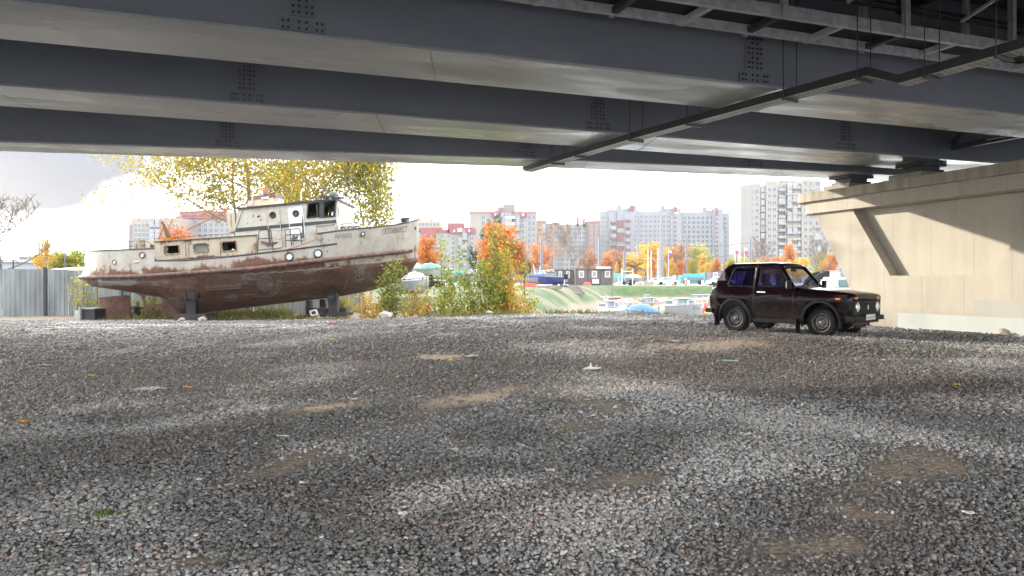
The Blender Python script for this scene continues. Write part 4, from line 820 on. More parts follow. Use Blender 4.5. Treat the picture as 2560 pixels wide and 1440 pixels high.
def hoop(q, bars, b_): rail([[BP(x, y, b_) for x, y in q]] + [[BP(*a, b_), BP(*c, b_)] for a, c in bars], .018)
hoop([(644, 633.5), (645.5, 600), (647.5, 580), (652, 575.5), (675, 574), (677, 576), (683, 628)], [((647, 597.5), (681, 595)), ((645, 625.5), (684, 621.5))], 2.03)
hoop([(715, 618), (712, 574.5), (746, 571.5), (749.5, 573), (754, 610)], [((713, 588), (751, 585.5)), ((715, 601.5), (752, 599.5)), ((725, 573.5), (729, 614))], 2.03)
rail([[BP(678 + (712 - 678) * t_, 574.5 + 3 * math.sin(math.pi * t_), 2.03) for t_ in np.linspace(0, 1, 8)], [BP(680 + (713 - 680) * t_, 594 + 5 * math.sin(math.pi * t_) - t_ * 2, 2.03) for t_ in np.linspace(0, 1, 8)]], .007, 'chain')
rail([[BP(385, 596.5, 1.4)] + [BP(x, IP(x, [(385, 596.5), (637, 580)]), 1.4) for x in (440, 500, 560, 634)] + [BP(639, 588, 1.4)]] + [[BP(x, IP(x, [(385, 596.5), (637, 580)]), 1.4), BP(x, IP(x, [(385, 604), (637, 588)]), 1.4)] for x in (386, 446, 507, 586, 620)], .012)
MB().tube([BP(843, 500, 1.3), BP(846.5, 535, 1.45), BP(844, 541, 1.5)], .012, 5).build('side_light_bracket', blk, boat)
bl = MB(); bl.tube([BP(792.5, 585, 2.0), BP(791, 590, 2.0), BP(791, 596, 2.02), BP(784, 601, 2.03), BP(735, 619, 2.08), BP(712, 624.5, 2.1)], .018, 5); bl.build('sloping_rail', ob, boat)
# ---- cradles and things under the boat
tim = pmat('dark_cradle_steel', (.028, .028, .03), .7, var=.4, bump=.2, bs=25); tim2 = pmat('dark_old_timber', (.05, .04, .035), .85, var=.4, bump=.3, bs=20, stretch=(1, 6, 6))
def gz_(x, y): return g1(x, y)
def cradle(label, px0, px1, pyt, posts, beam, extra):
    g0 = thing('boat_cradle', label, 'boat cradle', BP((px0 + px1) / 2, 800, 0), group='cradles propping the old launch')
    for (a, b2, yt, b0, b1) in posts: boxpx([(a, yt), (b2, yt), (b2 + 1, 792), (a - 1 + 2, 792)], b0, b1, 'support_post', tim, g0)
    for (a, b2, y0, y1, b0, b1) in beam: boxpx([(a, y0), (b2, y0 - 1), (b2 + .5, y1), (a, y1)], b0, b1, 'ground_beam', tim2, g0)
    for e_ in extra: boxpx(*e_, tim, g0)
    return g0
cradle('black cradle with a splayed head under the stern half of the old launch', 433, 515, 726, [(464, 488, 740, .95, 1.25), (464, 488, 740, -1.25, -.95)], [(433, 515, 786, 803, .7, 1.4), (433, 515, 786, 803, -1.0, -.3)], [([(455, 729), (497, 727), (491, 745), (463, 746)], .9, bsurf(476, 736) + .12, 'saddle'), ([(460, 728), (463, 728), (466, 755), (462, 755)], bsurf(476, 736) + .12, bsurf(476, 736) + .17, 'saddle_rib'), ([(482, 727), (485, 727), (487, 752), (483, 752)], bsurf(476, 736) + .12, bsurf(476, 736) + .17, 'saddle_rib')])
cradle('black cradle of stacked posts and beams under the bow half of the old launch', 776, 865, 718, [(820, 843, 735, .6, .95), (799, 814, 748, -.9, -.5)], [(776, 865, 771, 784, -.1, .5), (800, 878, 782, 788, .5, .9)], [([(826, 716), (843, 714), (842, 737), (821, 738)], .5, bsurf(834, 726) + .1, 'saddle'), ([(818, 741), (835, 740), (834, 748), (816, 750)], .95, 1.15, 'packing_block')])
o = thing('support_block', 'dark squared timber block standing alone under the old launch keel', 'timber block', BP(770, 790, 0)); boxpx([(764, 752), (776, 752), (776.5, 792), (764, 792)], -.2, .15, 'post', tim2, o); boxpx([(761, 787), (780, 786), (780, 793), (761, 794)], -.4, .4, 'foot', tim2, o)
o = thing('discarded_frame', 'tilted white plastic window frame lying by the bow cradle', 'frame', BP(784, 788, 1.2)); m = MB(); q = [(775, 778), (790, 774.5), (793.5, 786), (779, 788.5)]
for i in range(4): m.bar(BP(*q[i], 1.2), BP(*q[(i + 1) % 4], 1.2 if i != 1 else 1.25), .06, .05)
m.build('frame_bars', pmat('dirty_white_plastic', (.6, .6, .58), .4, var=.1), o); boxpx([(777, 779), (790, 776), (792, 785), (780, 787)], 1.16, 1.18, 'dark_panel', cap_, o)
o = thing('open_cabinet', 'open grey metal cabinet lying beside the launch rudder, dark inside', 'cabinet', BP(230, 803, 1.0)); cg = pmat('cabinet_grey', (.28, .31, .30), .5, var=.2)
x0, x1 = X(211, 29), X(247, 29); m = MB(); m.box(x0, x0 + .06, 28.6, 29.5, -.03, .5); m.build('side_plate', cg, o); MB().box(x0 + .07, x1, 28.72, 29.5, -.03, .43).build('carcass', blk, o, bevel=.01); MB().box(x0 + .06, x1, 28.7, 29.5, .432, .47).build('top_plate', cg, o)
o = tag(MB().box(X(197, 29.2), X(210, 29.2), 28.9, 29.4, -.05, .36).build('concrete_block', pmat('pale_block', (.38, .37, .34), .85, var=.2), None, bevel=.02), 'pale concrete block beside the open grey cabinet', 'concrete block')
# ------------------------------------------------------------------ the parked off-road car
CYAW = R(-47); CC = Vector((7.02, 18.566)); CZ = .215
car = thing('parked_car', 'dark plum three-door off-road car with steel wheels parked before the concrete pier', 'car', (CC.x, CC.y, CZ), CYAW, ry=R(.7))
paint = pmat('plum_car_paint', (.0065, .0018, .0032), .2, var=.08, vs=1.5, coat=.0, spec=.17)
t = paint.node_tree; b = t.nodes['Principled BSDF']; src = b.inputs['Base Color'].links[0].from_socket; co = N(t, 'ShaderNodeTexCoord').outputs['Object']; sx = N(t, 'ShaderNodeSeparateXYZ'); L(t, co, sx.inputs[0]); nn = N(t, 'ShaderNodeTexNoise', i_Scale=7.0, i_Detail=7.0); L(t, co, nn.inputs[0])
ma = N(t, 'ShaderNodeMath', operation='MULTIPLY_ADD'); L(t, nn.outputs[0], ma.inputs[0]); ma.inputs[1].default_value = -.5; L(t, sx.outputs[2], ma.inputs[2]); mr = N(t, 'ShaderNodeMapRange', i_From_Min=.05, i_From_Max=.50, i_To_Min=.3, i_To_Max=0.0); L(t, ma.outputs[0], mr.inputs[0])
mi = N(t, 'ShaderNodeMix', data_type='RGBA'); L(t, src, mi.inputs[6]); mi.inputs[7].default_value = (.035, .028, .022, 1); L(t, mr.outputs[0], mi.inputs[0]); L(t, mi.outputs[2], b.inputs['Base Color']); rr_2 = N(t, 'ShaderNodeMapRange', i_From_Min=0.0, i_From_Max=.3, i_To_Min=.18, i_To_Max=.6); L(t, mr.outputs[0], rr_2.inputs[0]); L(t, rr_2.outputs[0], b.inputs['Roughness'])
dust = pmat('dusty_black_plastic', (.006, .006, .0065), .55, var=.3, vs=8, spec=.22)
blkp = pmat('black_trim', (.004, .004, .0045), .4, var=.2, spec=.25); chr_ = pmat('bright_trim', (.55, .55, .53), .18, metal=.9, var=.05)
tyre = pmat('tyre_rubber', (.0085, .0085, .009), .75, spec=.25, var=.25, vs=12, bump=.3, bs=60); rimm = pmat('steel_rim', (.15, .146, .14), .42, metal=.45, var=.15, vs=9)
tint = glassmat('violet_window', (.22, .20, .50), .03, (.006, .005, .02), .4); tint2 = glassmat('violet_clear_window', (.72, .70, .95), .03, (.03, .03, .06), .22); wsg = glassmat('windscreen_glass', (.86, .95, .92), .02, (.03, .04, .045), .14)
# x forward, y to the car's left (far side), z up; wheel centres x = -1.1, 1.1 ; side panel outline (x, z)
def Wd(x, z):
    """half width of the body at x, z"""
    w0 = np.interp(z, [.25, .45, .62, .95, 1.02, 1.08, 1.56, 1.64], [.78, .81, .825, .825, .80, .775, .615, .585])
    fr = np.interp(x, [-1.86, -1.80, -1.65, -1.2, 1.3, 1.7, 1.80, 1.85], [.91, .95, .98, 1, 1, .985, .965, .94]); return float(w0 * fr)
WR = .345; ZC = .34
def arch(xc, r, n=14, z0=.31): return [(xc + r * math.cos(a), ZC + r * math.sin(a) * 1.02) for a in np.linspace(math.pi + .09, -.09, n)][::1]
XR, XF = -1.12, 1.10
top = [(-1.86, .55), (-1.87, .80), (-1.84, .98), (-1.78, 1.06), (-1.50, 1.50), (-1.42, 1.565), (-1.30, 1.60), (-.2, 1.615), (-.02, 1.59), (.04, 1.555), (.44, 1.07), (.60, 1.045), (1.2, 1.005), (1.72, .955), (1.80, .93), (1.82, .90), (1.82, .50), (1.78, .42)]
low = arch(XF, .425)[::-1] + [(.68, .30), (-.70, .30)] + arch(XR, .415)[::-1] + [(-1.80, .44)]
OUT = top + [(1.60, .40)] + low
QW = rpoly([(-1.35, 1.10), (-1.22, 1.515), (-.66, 1.53), (-.64, 1.095)][::1], [.09, .10, .04, .04])
DW = rpoly([(-.50, 1.09), (-.49, 1.53), (-.03, 1.515), (.35, 1.09)], [.04, .05, .08, .03])
def side(sgn, outl_, holes, off=0, cuts=True, cz=(.45, .62, .8, .95, 1.02, 1.08, 1.2, 1.35, 1.5, 1.56), cx=(-1.8, -1.65, -1.2, -.6, 0, .6, 1.3, 1.7)):
    vs, fs = panel(outl_, holes, cx=cx, cy=cz); m = MB(); m.add([(x, sgn * (Wd(x, z) + off), z) for x, z in vs], fs if sgn < 0 else [f[::-1] for f in fs]); return m
body = MB()
for s_ in (-1, 1): q = side(s_, OUT, [QW, DW]); body.add(q.v, q.f)
# skin over the top: hood, roof, tail (windscreen and rear window left out)
def strip_y(pts, f=1.0, crown=.02, n=8):
    rings = []
    for x, z in pts:
        w_ = Wd(x, z); rings.append([(x, w_ * (2 * j / n - 1), z + crown * (1 - (2 * j / n - 1) ** 2)) for j in range(n + 1)])
    m = MB(); m.loft(rings, closed=False, caps=False); return m
for sl_, cr_ in ((top[10:16], .035), (top[4:10], .035), (top[0:4], .0)):
    q = strip_y(sl_, crown=cr_); body.add(q.v, q.f)
ws0, ws1 = top[9], top[10]; rs0, rs1 = top[3], top[4]
def frame_strip(a, b_, mx_, mz, crown):
    """border round a sloping window between two profile points; returns border and pane meshes"""
    m = MB(); out = []; inn_ = []
    def pt(u, v): x = a[0] + (b_[0] - a[0]) * v; z = a[1] + (b_[1] - a[1]) * v; return Vector((x, Wd(x, z) * u, z + crown * (1 - u * u)))
    U = [-1, -1 + mx_, -.5, 0, .5, 1 - mx_, 1]; Vv = [0, mz, .5, 1 - mz, 1]
    P_ = [[pt(u, v) for u in U] for v in Vv]; k = len(U)
    vs = [p for r_ in P_ for p in r_]; fs = []; fg = []
    for i in range(4):
        for j in range(6): (fg if (0 < i < 3 and 0 < j < 5) else fs).append((i * k + j, i * k + j + 1, (i + 1) * k + j + 1, (i + 1) * k + j))
    m.add(vs, fs); g = MB(); g.add([v for v in vs], fg); return m, g
wb, wg = frame_strip(ws0, ws1, .09, .07, .03); rb, rg = frame_strip(rs0, rs1, .14, .14, .02); body.add(wb.v, wb.f); body.add(rb.v, rb.f)
# nose above the grille, tail and under tray
body.loft([[(1.82 + .0 * z, Wd(1.82, .9) * (2 * j / 8 - 1), z + k * (1 - (2 * j / 8 - 1) ** 2)) for j in range(9)] for z, k in ((.90, .035), (.82, 0))], closed=False, caps=False)
body.loft([[(-1.86, -Wd(-1.86, .55), .55), (-1.86, Wd(-1.86, .55), .55)], [(-1.80, -.74, .44), (-1.80, .74, .44)]], closed=False, caps=False)
bo = body.build('body', paint, car, world=False, smooth=32)
bo.modifiers.new('w', 'WELD').merge_threshold = .002
bv = bo.modifiers.new('s', 'SOLIDIFY'); bv.thickness = .02; bv.offset = 0
MB().box(-1.8, 1.75, -.70, .70, .34, .40).build('floor_pan', dust, car, world=False)
m = MB(); m.box(-.35, 1.7, -.30, .30, .24, .34); m.cyl((-1.1, -.6, .33), (-1.1, .6, .33), .05, 8); m.cyl((1.1, -.6, .33), (1.1, .6, .33), .04, 8); m.ball((-1.1, .05, .33), .12, 8); m.bar((-1.1, 0, .34), (.2, 0, .34), .05); m.build('underbody', dust, car, world=False)
for xc in (XR, XF):                                           # wheel wells
    for s_ in (-1, 1):
        m = MB(); rings = [[(xc + .43 * math.cos(a), s_ * y, ZC + .44 * math.sin(a)) for a in np.linspace(-.1, math.pi + .1, 14)] for y in (.80, .5)]; m.loft(rings, closed=False, caps=False); m.add([(xc + .43 * math.cos(a), s_ * .5, ZC + .44 * math.sin(a)) for a in np.linspace(-.1, math.pi + .1, 14)], [tuple(range(14))]); m.build('wheel_well', blkp, car, world=False)
wg.build('windscreen', wsg, car, world=False); o = rg.build('rear_window', tint, car, world=False)
def outline_tube(q, sgn, r_, name, mt, par, off=.004, closed=True): return MB().tube([(x, sgn * (Wd(x, z) + off), z) for x, z in q], r_, 5, closed=closed).build(name, mt, par, world=False, smooth=60)
for s_ in (-1, 1):
    g = side(s_, QW, [], -.012).build('quarter_window', tint, car, world=False); outline_tube(QW, s_, .011, 'window_trim', blkp, g, .006); outline_tube([(x * 1 + 0, z) for x, z in rpoly([(-1.38, 1.082), (-1.235, 1.533), (-.645, 1.548), (-.625, 1.077)], [.09, .10, .04, .04])], s_, .004, 'bright_trim', chr_, g, .008)
    g = side(s_, DW, [], -.012).build('door_window', tint2, car, world=False); outline_tube(DW, s_, .011, 'window_trim', blkp, g, .006)
    MB().bar((-.505, s_ * (Wd(-.5, 1.1) + .004), 1.10), (-.50, s_ * (Wd(-.5, 1.52) + .004), 1.52), .022, .012).build('bright_strip', chr_, g, world=False)
    # door shut lines, crease, handle
    gap = MB(); dl = [(-.585, 1.57), (-.60, 1.05), (-.60, .62), (-.565, .40), (.38, .38), (.42, .50), (.435, 1.03)]
    q = [];
    for a, b_ in zip(dl, dl[1:]): q += [(a[0] + (b_[0] - a[0]) * t_, a[1] + (b_[1] - a[1]) * t_) for t_ in np.linspace(0, 1, 6)[:-1]]
    outline_tube(q + [dl[-1]], s_, .006, 'door_shut_line', blkp, bo, .008, closed=False)
    outline_tube([(x, .925 - .006 * (x + 1.8)) for x in np.linspace(-1.7, 1.55, 24)], s_, .006, 'side_crease', paint, bo, .010, closed=False)
    outline_tube([(x, .962 - .006 * (x + 1.8)) for x in np.linspace(-1.7, 1.5, 24)], s_, .003, 'side_groove', blkp, bo, .008, closed=False)
    m = MB(); m.bar((-.50, s_ * .842, .965), (-.27, s_ * .842, .965), .014, .035); h = m.build('door_handle', chr_, car, world=False, bevel=.005)
    m = MB(); m.bar((.455, s_ * .835, .75), (.455, s_ * .835, .98), .01, .006); m.build('hinge_line', blkp, bo, world=False)
    # arch flares
    for xc, r_, sp in ((XR, .43, .04), (XF, .44, .045)):
        rings = []
        for a in np.linspace(math.pi + .22, -.22, 22):
            ex = 0
            x_ = lambda rr: xc + rr * math.cos(a)
            z_ = lambda rr: ZC + rr * math.sin(a) * 1.02
            rings.append([(x_(r_ + .05), s_ * (Wd(x_(r_), max(z_(r_), .3)) + .004), z_(r_ + .05)), (x_(r_ + .03), s_ * (Wd(x_(r_), max(z_(r_), .3)) + sp), z_(r_ + .03)), (x_(r_ - .02), s_ * (Wd(x_(r_), max(z_(r_), .3)) + sp), z_(r_ - .02)), (x_(r_ - .025), s_ * (Wd(x_(r_), max(z_(r_), .3)) - .02), z_(r_ - .025))])
        MB().loft(rings).build('arch_flare', dust, car, world=False, smooth=50)
    MB().loft([[(x, s_ * (Wd(x, .36) + .02), .285), (x, s_ * (Wd(x, .36) + .02), .37), (x, s_ * (Wd(x, .36) - .03), .40), (x, s_ * .70, .285)] for x in np.linspace(-.70, .68, 6)]).build('sill_guard', dust, car, world=False, smooth=40)
    # mud flaps
    m = MB(); m.box(XF - .56, XF - .535, s_ * .80 - .13, s_ * .80 + .07, .07, .40); m.build('mud_flap', dust, car, world=False); m = MB(); m.box(-1.66, -1.635, s_ * .76 - .12, s_ * .76 + .10, .13, .50); m.build('mud_flap', dust, car, world=False)
    m = MB(); m.box(.36, .42, s_ * .95 - .09, s_ * .95 + .09, 1.05, 1.24); mi = m.build('door_mirror', dust, car, world=False, bevel=.02); MB().bar((.37, s_ * .79, 1.06), (.40, s_ * .90, 1.09), .03, .04).build('mirror_arm', dust, mi, world=False)
    MB().box(.352, .359, s_ * .95 - .075, s_ * .95 + .075, 1.065, 1.225).build('mirror_glass', chr_, mi, world=False)
    MB().box(1.44, 1.56, s_ * (Wd(1.5, .86) + .006) - .01, s_ * (Wd(1.5, .86) + .006) + .012, .84, .875).build('side_repeater', pmat('amber_lens', (.75, .20, .01), .25, var=.1), car, world=False, bevel=.004)
    m = MB(); m.box(-1.77, -1.63, s_ * (Wd(-1.7, .95) + .004) - .005, s_ * (Wd(-1.7, .95) + .004) + .005, .93, .965); m.build('side_vent', blkp, car, world=False)
    # rain gutter
    outline_tube([(x, z) for x, z in [(-1.52, 1.455), (-1.45, 1.53), (-1.3, 1.575), (-.8, 1.588), (-.2, 1.59), (-.03, 1.56), (.42, 1.075)]], s_, .009, 'rain_gutter', paint, bo, .008, closed=False)
# front end
fp = MB(); fp.box(1.795, 1.825, -.76, .76, .50, .825); fpo = fp.build('front_panel', dust, car, world=False, bevel=.008)
gr = MB()
for z in np.linspace(.60, .76, 8): gr.box(1.826, 1.845, -.43, .43, z, z + .009)
for y in np.linspace(-.42, .42, 15): gr.box(1.828, 1.84, y - .004, y + .004, .585, .78)
gr.build('grille', blkp, car, world=False); MB().box(1.824, 1.827, -.44, .44, .58, .785).build('grille_back', pmat('grille_dark', (.004, .004, .004), .9), car, world=False)
lens = pmat('headlight_lens', (.62, .66, .68), .12, var=.2, vs=30, bump=.2, bs=60, metal=.3)
for s_ in (-1, 1):
    hl = MB().lathe([(-.01, .108), (.015, .108), (.02, .095)], (1.825, s_ * .565, .685), (1, 0, 0), 24).build('headlight', chr_, car, world=False, smooth=40)
    MB().lathe([(.0, .094), (.02, .092), (.036, .07), (.044, .03), (.046, .001)], (1.83, s_ * .565, .685), (1, 0, 0), 24).build('lens', lens, hl, world=False, smooth=60)
    m = MB(); m.box(1.80, 1.832, s_ * .58 - .13, s_ * .58 + .13, .555, .815); m.build('headlight_surround', blkp, car, world=False, bevel=.01)
    m = MB(); m.box(1.74, 1.835, s_ * .66 - .08, s_ * .66 + .08, .852, .905); il = m.build('indicator', pmat('dark_amber_lens', (.42, .10, .02), .25, var=.2), car, world=False, bevel=.008)
    MB().box(1.75, 1.838, s_ * .57 - .008, s_ * .57 + .008, .855, .902).build('indicator_divider', pmat('pale_lens', (.55, .5, .45), .3), il, world=False)
m = MB(); m.box(1.83, 1.90, -.83, .83, .40, .50); bp_ = m.build('front_bumper', dust, car, world=False, bevel=.012)
for s_ in (-1, 1):
    MB().box(1.70, 1.905, s_ * .845 - .03, s_ * .845 + .03, .395, .505).build('bumper_end', galv if s_ > 0 else dust, bp_, world=False, bevel=.01)
m = MB(); m.add([(1.82, -.42, .40), (1.82, .42, .40), (1.60, .42, .22), (1.60, -.42, .22), (1.80, -.42, .40), (1.80, .42, .40), (1.58, .42, .22), (1.58, -.42, .22)], [(0, 1, 2, 3), (7, 6, 5, 4), (0, 4, 5, 1), (1, 5, 6, 2), (2, 6, 7, 3), (3, 7, 4, 0)]); m.build('skid_plate', pmat('primer_brown_plate', (.22, .12, .10), .6, var=.25), car, world=False)
MB().box(1.60, 1.80, -.76, .76, .34, .52).build('front_valance', dust, car, world=False)
PLZ = .45
m = MB(); m.box(1.905, 1.915, -.26, .26, .41, .53); pl_ = m.build('number_plate', pmat('plate_white', (.62, .62, .60), .35, var=.1), car, world=False, bevel=.003)
def flat_text(s_, c, w_, h, name, mt, par, axis_u, axis_v, world=False):
    me = text_mesh(s_); a = [v.co.x for v in me.vertices]; b_ = [v.co.y for v in me.vertices]; x0, x1, y0, y1 = min(a), max(a), min(b_), max(b_); c = Vector(c); au = Vector(axis_u); av = Vector(axis_v)
    for v in me.vertices: v.co = c + au * ((v.co.x - x0) / (x1 - x0) - .5) * w_ + av * ((v.co.y - y0) / (y1 - y0) - .5) * h
    return link(name, me, mt, par, world)
ptx = pmat('plate_black', (.02, .02, .02), .5); MB().box(1.9155, 1.9165, -.25, .25, .414, .417).build('plate_border', ptx, pl_, world=False); MB().box(1.9155, 1.9165, -.25, .25, .523, .526).build('plate_border', ptx, pl_, world=False); MB().box(1.9155, 1.9165, .142, .146, .417, .523).build('plate_divider', ptx, pl_, world=False)
flat_text('С814НК', (1.917, -.055, .466), .33, .062, 'plate_lettering', ptx, pl_, (0, 1, 0), (0, 0, 1)); flat_text('99', (1.917, .195, .478), .075, .05, 'plate_lettering', ptx, pl_, (0, 1, 0), (0, 0, 1))
em = MB(); em.box(1.846, 1.853, -.028, .028, .635, .73); em.build('grille_badge', chr_, car, world=False, bevel=.012)
MB().box(-1.96, -1.88, -.82, .82, .45, .55).build('rear_bumper', dust, car, world=False, bevel=.012)
for s_ in (-1, 1): MB().box(-1.95, -1.74, s_ * .83 - .03, s_ * .83 + .03, .45, .55).build('bumper_end', dust, car, world=False, bevel=.01); MB().box(-1.885, -1.85, s_ * .62 - .14, s_ * .62 + .14, .70, .86).build('tail_light', pmat('red_lens', (.35, .01, .01), .2), car, world=False, bevel=.01)
# hood details, wipers, roof sheen comes from the real sky
m = MB(); m.bar((1.2, -.55, 1.045), (1.7, -.6, .985), .008, .004); m.bar((.62, -.70, 1.062), (1.78, -.72, .948), .007, .006); m.bar((.62, .70, 1.062), (1.78, .72, .948), .007, .006); m.build('bonnet_shut_line', blkp, bo, world=False)
m = MB(); m.bar((.50, -.2, 1.115), (.33, .25, 1.24), .012, .01); m.bar((.50, .35, 1.115), (.40, .62, 1.17), .012, .01); m.box(.50, .66, -.55, .55, 1.082, 1.092); m.build('wiper', blkp, car, world=False)
# cabin
fab = pmat('grey_seat_fabric', (.025, .026, .029), .85, var=.3, vs=14)
def seat(x, y, name, w_=.24):
    o = MB(); o.loft([[(x + px_, y + w_ * c, z + .0) for px_, c in ((-.07, -1), (.05, -.9), (.05, .9), (-.07, 1))] for px_, z in ((0, .62), )] + [], caps=False) if False else None
    m = MB(); prof = [(.62, 0, 1), (.8, -.05, 1.05), (1.0, -.10, .98), (1.12, -.14, .80), (1.18, -.15, .5)]
    m.loft([[(x + dx + ax * .07, y + w_ * f * cy, z) for ax, cy in ((-1, -.8), (-.6, -1), (.8, -1), (1, -.7), (1, .7), (.8, 1), (-.6, 1), (-1, .8))] for z, dx, f in prof])
    m.loft([[(x - .17 + ax * .055, y + .13 * f * cy, z) for ax, cy in ((-1, -.8), (1, -.8), (1, .8), (-1, .8))] for z, f in ((1.16, .8), (1.24, 1.05), (1.34, 1.0), (1.39, .7))])
    m.box(x - .05, x + .45, y - w_, y + w_, .50, .64); return m.build(name, fab, car, world=False, smooth=60)
seat(-.35, -.36, 'front_seat'); seat(-.35, .36, 'front_seat'); m = MB(); m.box(-1.35, -1.2, -.58, .58, .5, 1.05); m.box(-1.3, -.85, -.58, .58, .45, .62); m.build('rear_seat', fab, car, world=False, bevel=.04)
m = MB(); m.box(.28, .55, -.70, .70, .78, 1.05); m.build('dashboard', dust, car, world=False, bevel=.03)
m = MB(); c_ = Vector((.12, .36, 1.03)); ax = Vector((-.82, 0, .57)); q1 = Vector((0, 1, 0)); q2 = ax.cross(q1)
m.tube([c_ + (q1 * math.cos(a) + q2 * math.sin(a)) * .19 for a in np.linspace(0, 6.283, 24)[:-1]], .013, 6, closed=True); m.bar(c_ - q1 * .19, c_ + q1 * .19, .03, .01); m.bar(c_, c_ - ax * .25, .03, .03); m.build('steering_wheel', blkp, car, world=False, smooth=60)
m = MB(); m.box(.02, .045, -.13, .13, 1.44, 1.51); m.bar((.03, 0, 1.5), (.02, 0, 1.57), .015); m.build('interior_mirror', blkp, car, world=False, bevel=.01)
m = MB(); m.box(-1.55, .0, -.5, .5, 1.565, 1.575); m.build('headlining', fab, car, world=False)
for y in (-.74, .74): MB().box(-1.6, .4, y - .02, y + .02, .4, 1.03).build('door_card', fab, car, world=False)
# wheels
def make_wheel():
    w_ = bpy.data.objects.new('wheel', None); C.objects.link(w_)
    m = MB(); prof = [(-.085, .215), (-.09, .26), (-.088, .315), (-.07, .338), (-.03, .345), (.03, .345), (.07, .338), (.088, .315), (.09, .26), (.085, .215)]
    m.lathe(prof, (0, 0, 0), (0, -1, 0), 40, caps=False); ty = m.build('tyre', tyre, None, smooth=40); ty.parent = w_
    m = MB()                                                  # tread blocks
    for k in range(56):
        for s_ in (-1, 1):
            a = 2 * math.pi * (k + (.5 if s_ > 0 else 0)) / 56; d_ = Vector((math.cos(a), 0, math.sin(a))); t2 = Vector((-math.sin(a), 0, math.cos(a))); c0 = d_ * .345 + Vector((0, s_ * .045, 0)); m.bar(c0 - Vector((0, .026, 0)) , c0 + Vector((0, .026, 0)), .022, .014, up=d_)
    tr_ = m.build('tread', tyre, None, fix=False); tr_.parent = ty
    m = MB(); prof = [(.086, .218), (.095, .218), (.092, .205), (.03, .198), (-.01, .190), (-.01, .178), (.045, .150), (.05, .12), (.02, .085), (.045, .07), (.05, .045), (.04, .03), (.04, .001)]
    m.lathe(prof, (0, 0, 0), (0, -1, 0), 40, caps=False); rm = m.build('rim', rimm, None, smooth=40); rm.parent = w_
    m = MB()
    for k in range(16):
        a = 2 * math.pi * k / 16; c0 = Vector((math.cos(a) * .158, -.046, math.sin(a) * .162)); t2 = Vector((-math.sin(a), 0, math.cos(a))); m.lathe([(0, .019), (.008, .019)], c0, (math.cos(a) * -.0, -1, 0), 8)
    h = m.build('rim_slots', blkp, None); h.parent = rm
    m = MB(); m.lathe([(.03, .04), (.075, .038), (.085, .025), (.087, .001)], (0, 0, 0), (0, -1, 0), 16)
    for k in range(5): a = 2 * math.pi * k / 5; m.lathe([(.03, .012), (.06, .012), (.064, .006)], (math.cos(a) * .065, 0, math.sin(a) * .065), (0, -1, 0), 6)
    hb_ = m.build('hub', rimm, None, smooth=40); hb_.parent = rm
    m = MB(); m.lathe([(-.085, .215), (-.02, .19), (-.02, .02)], (0, 0, 0), (0, -1, 0), 24, caps=False); bk = m.build('rim_barrel', blkp, None, smooth=40); bk.parent = w_
    return w_
for o in list(C.objects):
    q = o; dep = 0
    while q.parent and q is not car: q = q.parent; dep += 1
    if q is car and o.type == 'MESH':
        for v in o.data.vertices:
            if v.co.z > .3: v.co.z = .3 + (v.co.z - .3) * 1.085
w0_ = make_wheel(); w0_.parent = car
for i, (x, y) in enumerate(((XR, -.70), (XF, -.70), (XR, .70), (XF, .70))):
    wl = w0_ if i == 0 else copy_tree(w0_, car); wl.location = (x, y, ZC); wl.rotation_euler = (0, R(20 * i), 0 if y < 0 else math.pi)
    if x > 0: wl.rotation_euler.z += R(0)
# ------------------------------------------------------------------ trees and shrubs
LP = {'orange': [(.30, .09, .025), (.44, .16, .035), (.50, .22, .05), (.36, .11, .03)], 'russet': [(.27, .13, .07), (.36, .19, .09), (.24, .12, .07)],
      'gold': [(.42, .25, .04), (.52, .33, .05), (.56, .37, .08), (.42, .22, .03)], 'mixed': [(.13, .17, .035), (.27, .26, .05), (.38, .29, .045), (.10, .14, .035)],
      'green': [(.13, .18, .04), (.24, .29, .055), (.36, .35, .07), (.09, .13, .03)], 'olive': [(.30, .30, .08), (.22, .24, .07), (.45, .38, .10)], 'conifer': [(.02, .045, .025), (.04, .07, .035), (.03, .055, .03)],
      'yellowleaf': [(.36, .28, .045), (.42, .34, .06), (.27, .26, .05), (.16, .20, .04)], 'tall': [(.20, .21, .05), (.38, .30, .055), (.44, .30, .05), (.14, .17, .045), (.30, .26, .06)]}
def LM(k, tr=.35): return leafmat('leaves_' + k, LP[k], tr)
bark = pmat('grey_brown_bark', (.12, .10, .085), .9, var=.3, vs=6, bump=.3, bs=20); barkp = pmat('pale_bark', (.22, .19, .155), .9, var=.3, vs=6, bump=.3, bs=20)
def leafmesh(ctr, size, name, r_, elong=1.5, droop=0):
    n = len(ctr); a = r_.normal(size=(n, 3)); a /= np.linalg.norm(a, axis=1)[:, None]; b = r_.normal(size=(n, 3)); b[:, 2] -= droop; b -= a * (a * b).sum(1)[:, None]; b /= np.linalg.norm(b, axis=1)[:, None]; c = np.cross(a, b)
    s_ = size * r_.uniform(.6, 1.3, n)[:, None]; V_ = np.stack([ctr - b * s_ * elong * .5, ctr + c * s_ * .42, ctr + b * s_ * elong * .5 + a * s_ * .12, ctr - c * s_ * .42], 1).reshape(-1, 3)
    me = bpy.data.meshes.new(name); me.vertices.add(4 * n); me.vertices.foreach_set('co', V_.ravel()); me.loops.add(4 * n); me.loops.foreach_set('vertex_index', np.arange(4 * n)); me.polygons.add(n)
    me.polygons.foreach_set('loop_start', np.arange(n) * 4); me.polygons.foreach_set('loop_total', np.full(n, 4)); me.update(calc_edges=True); return me
MINR = [.006]
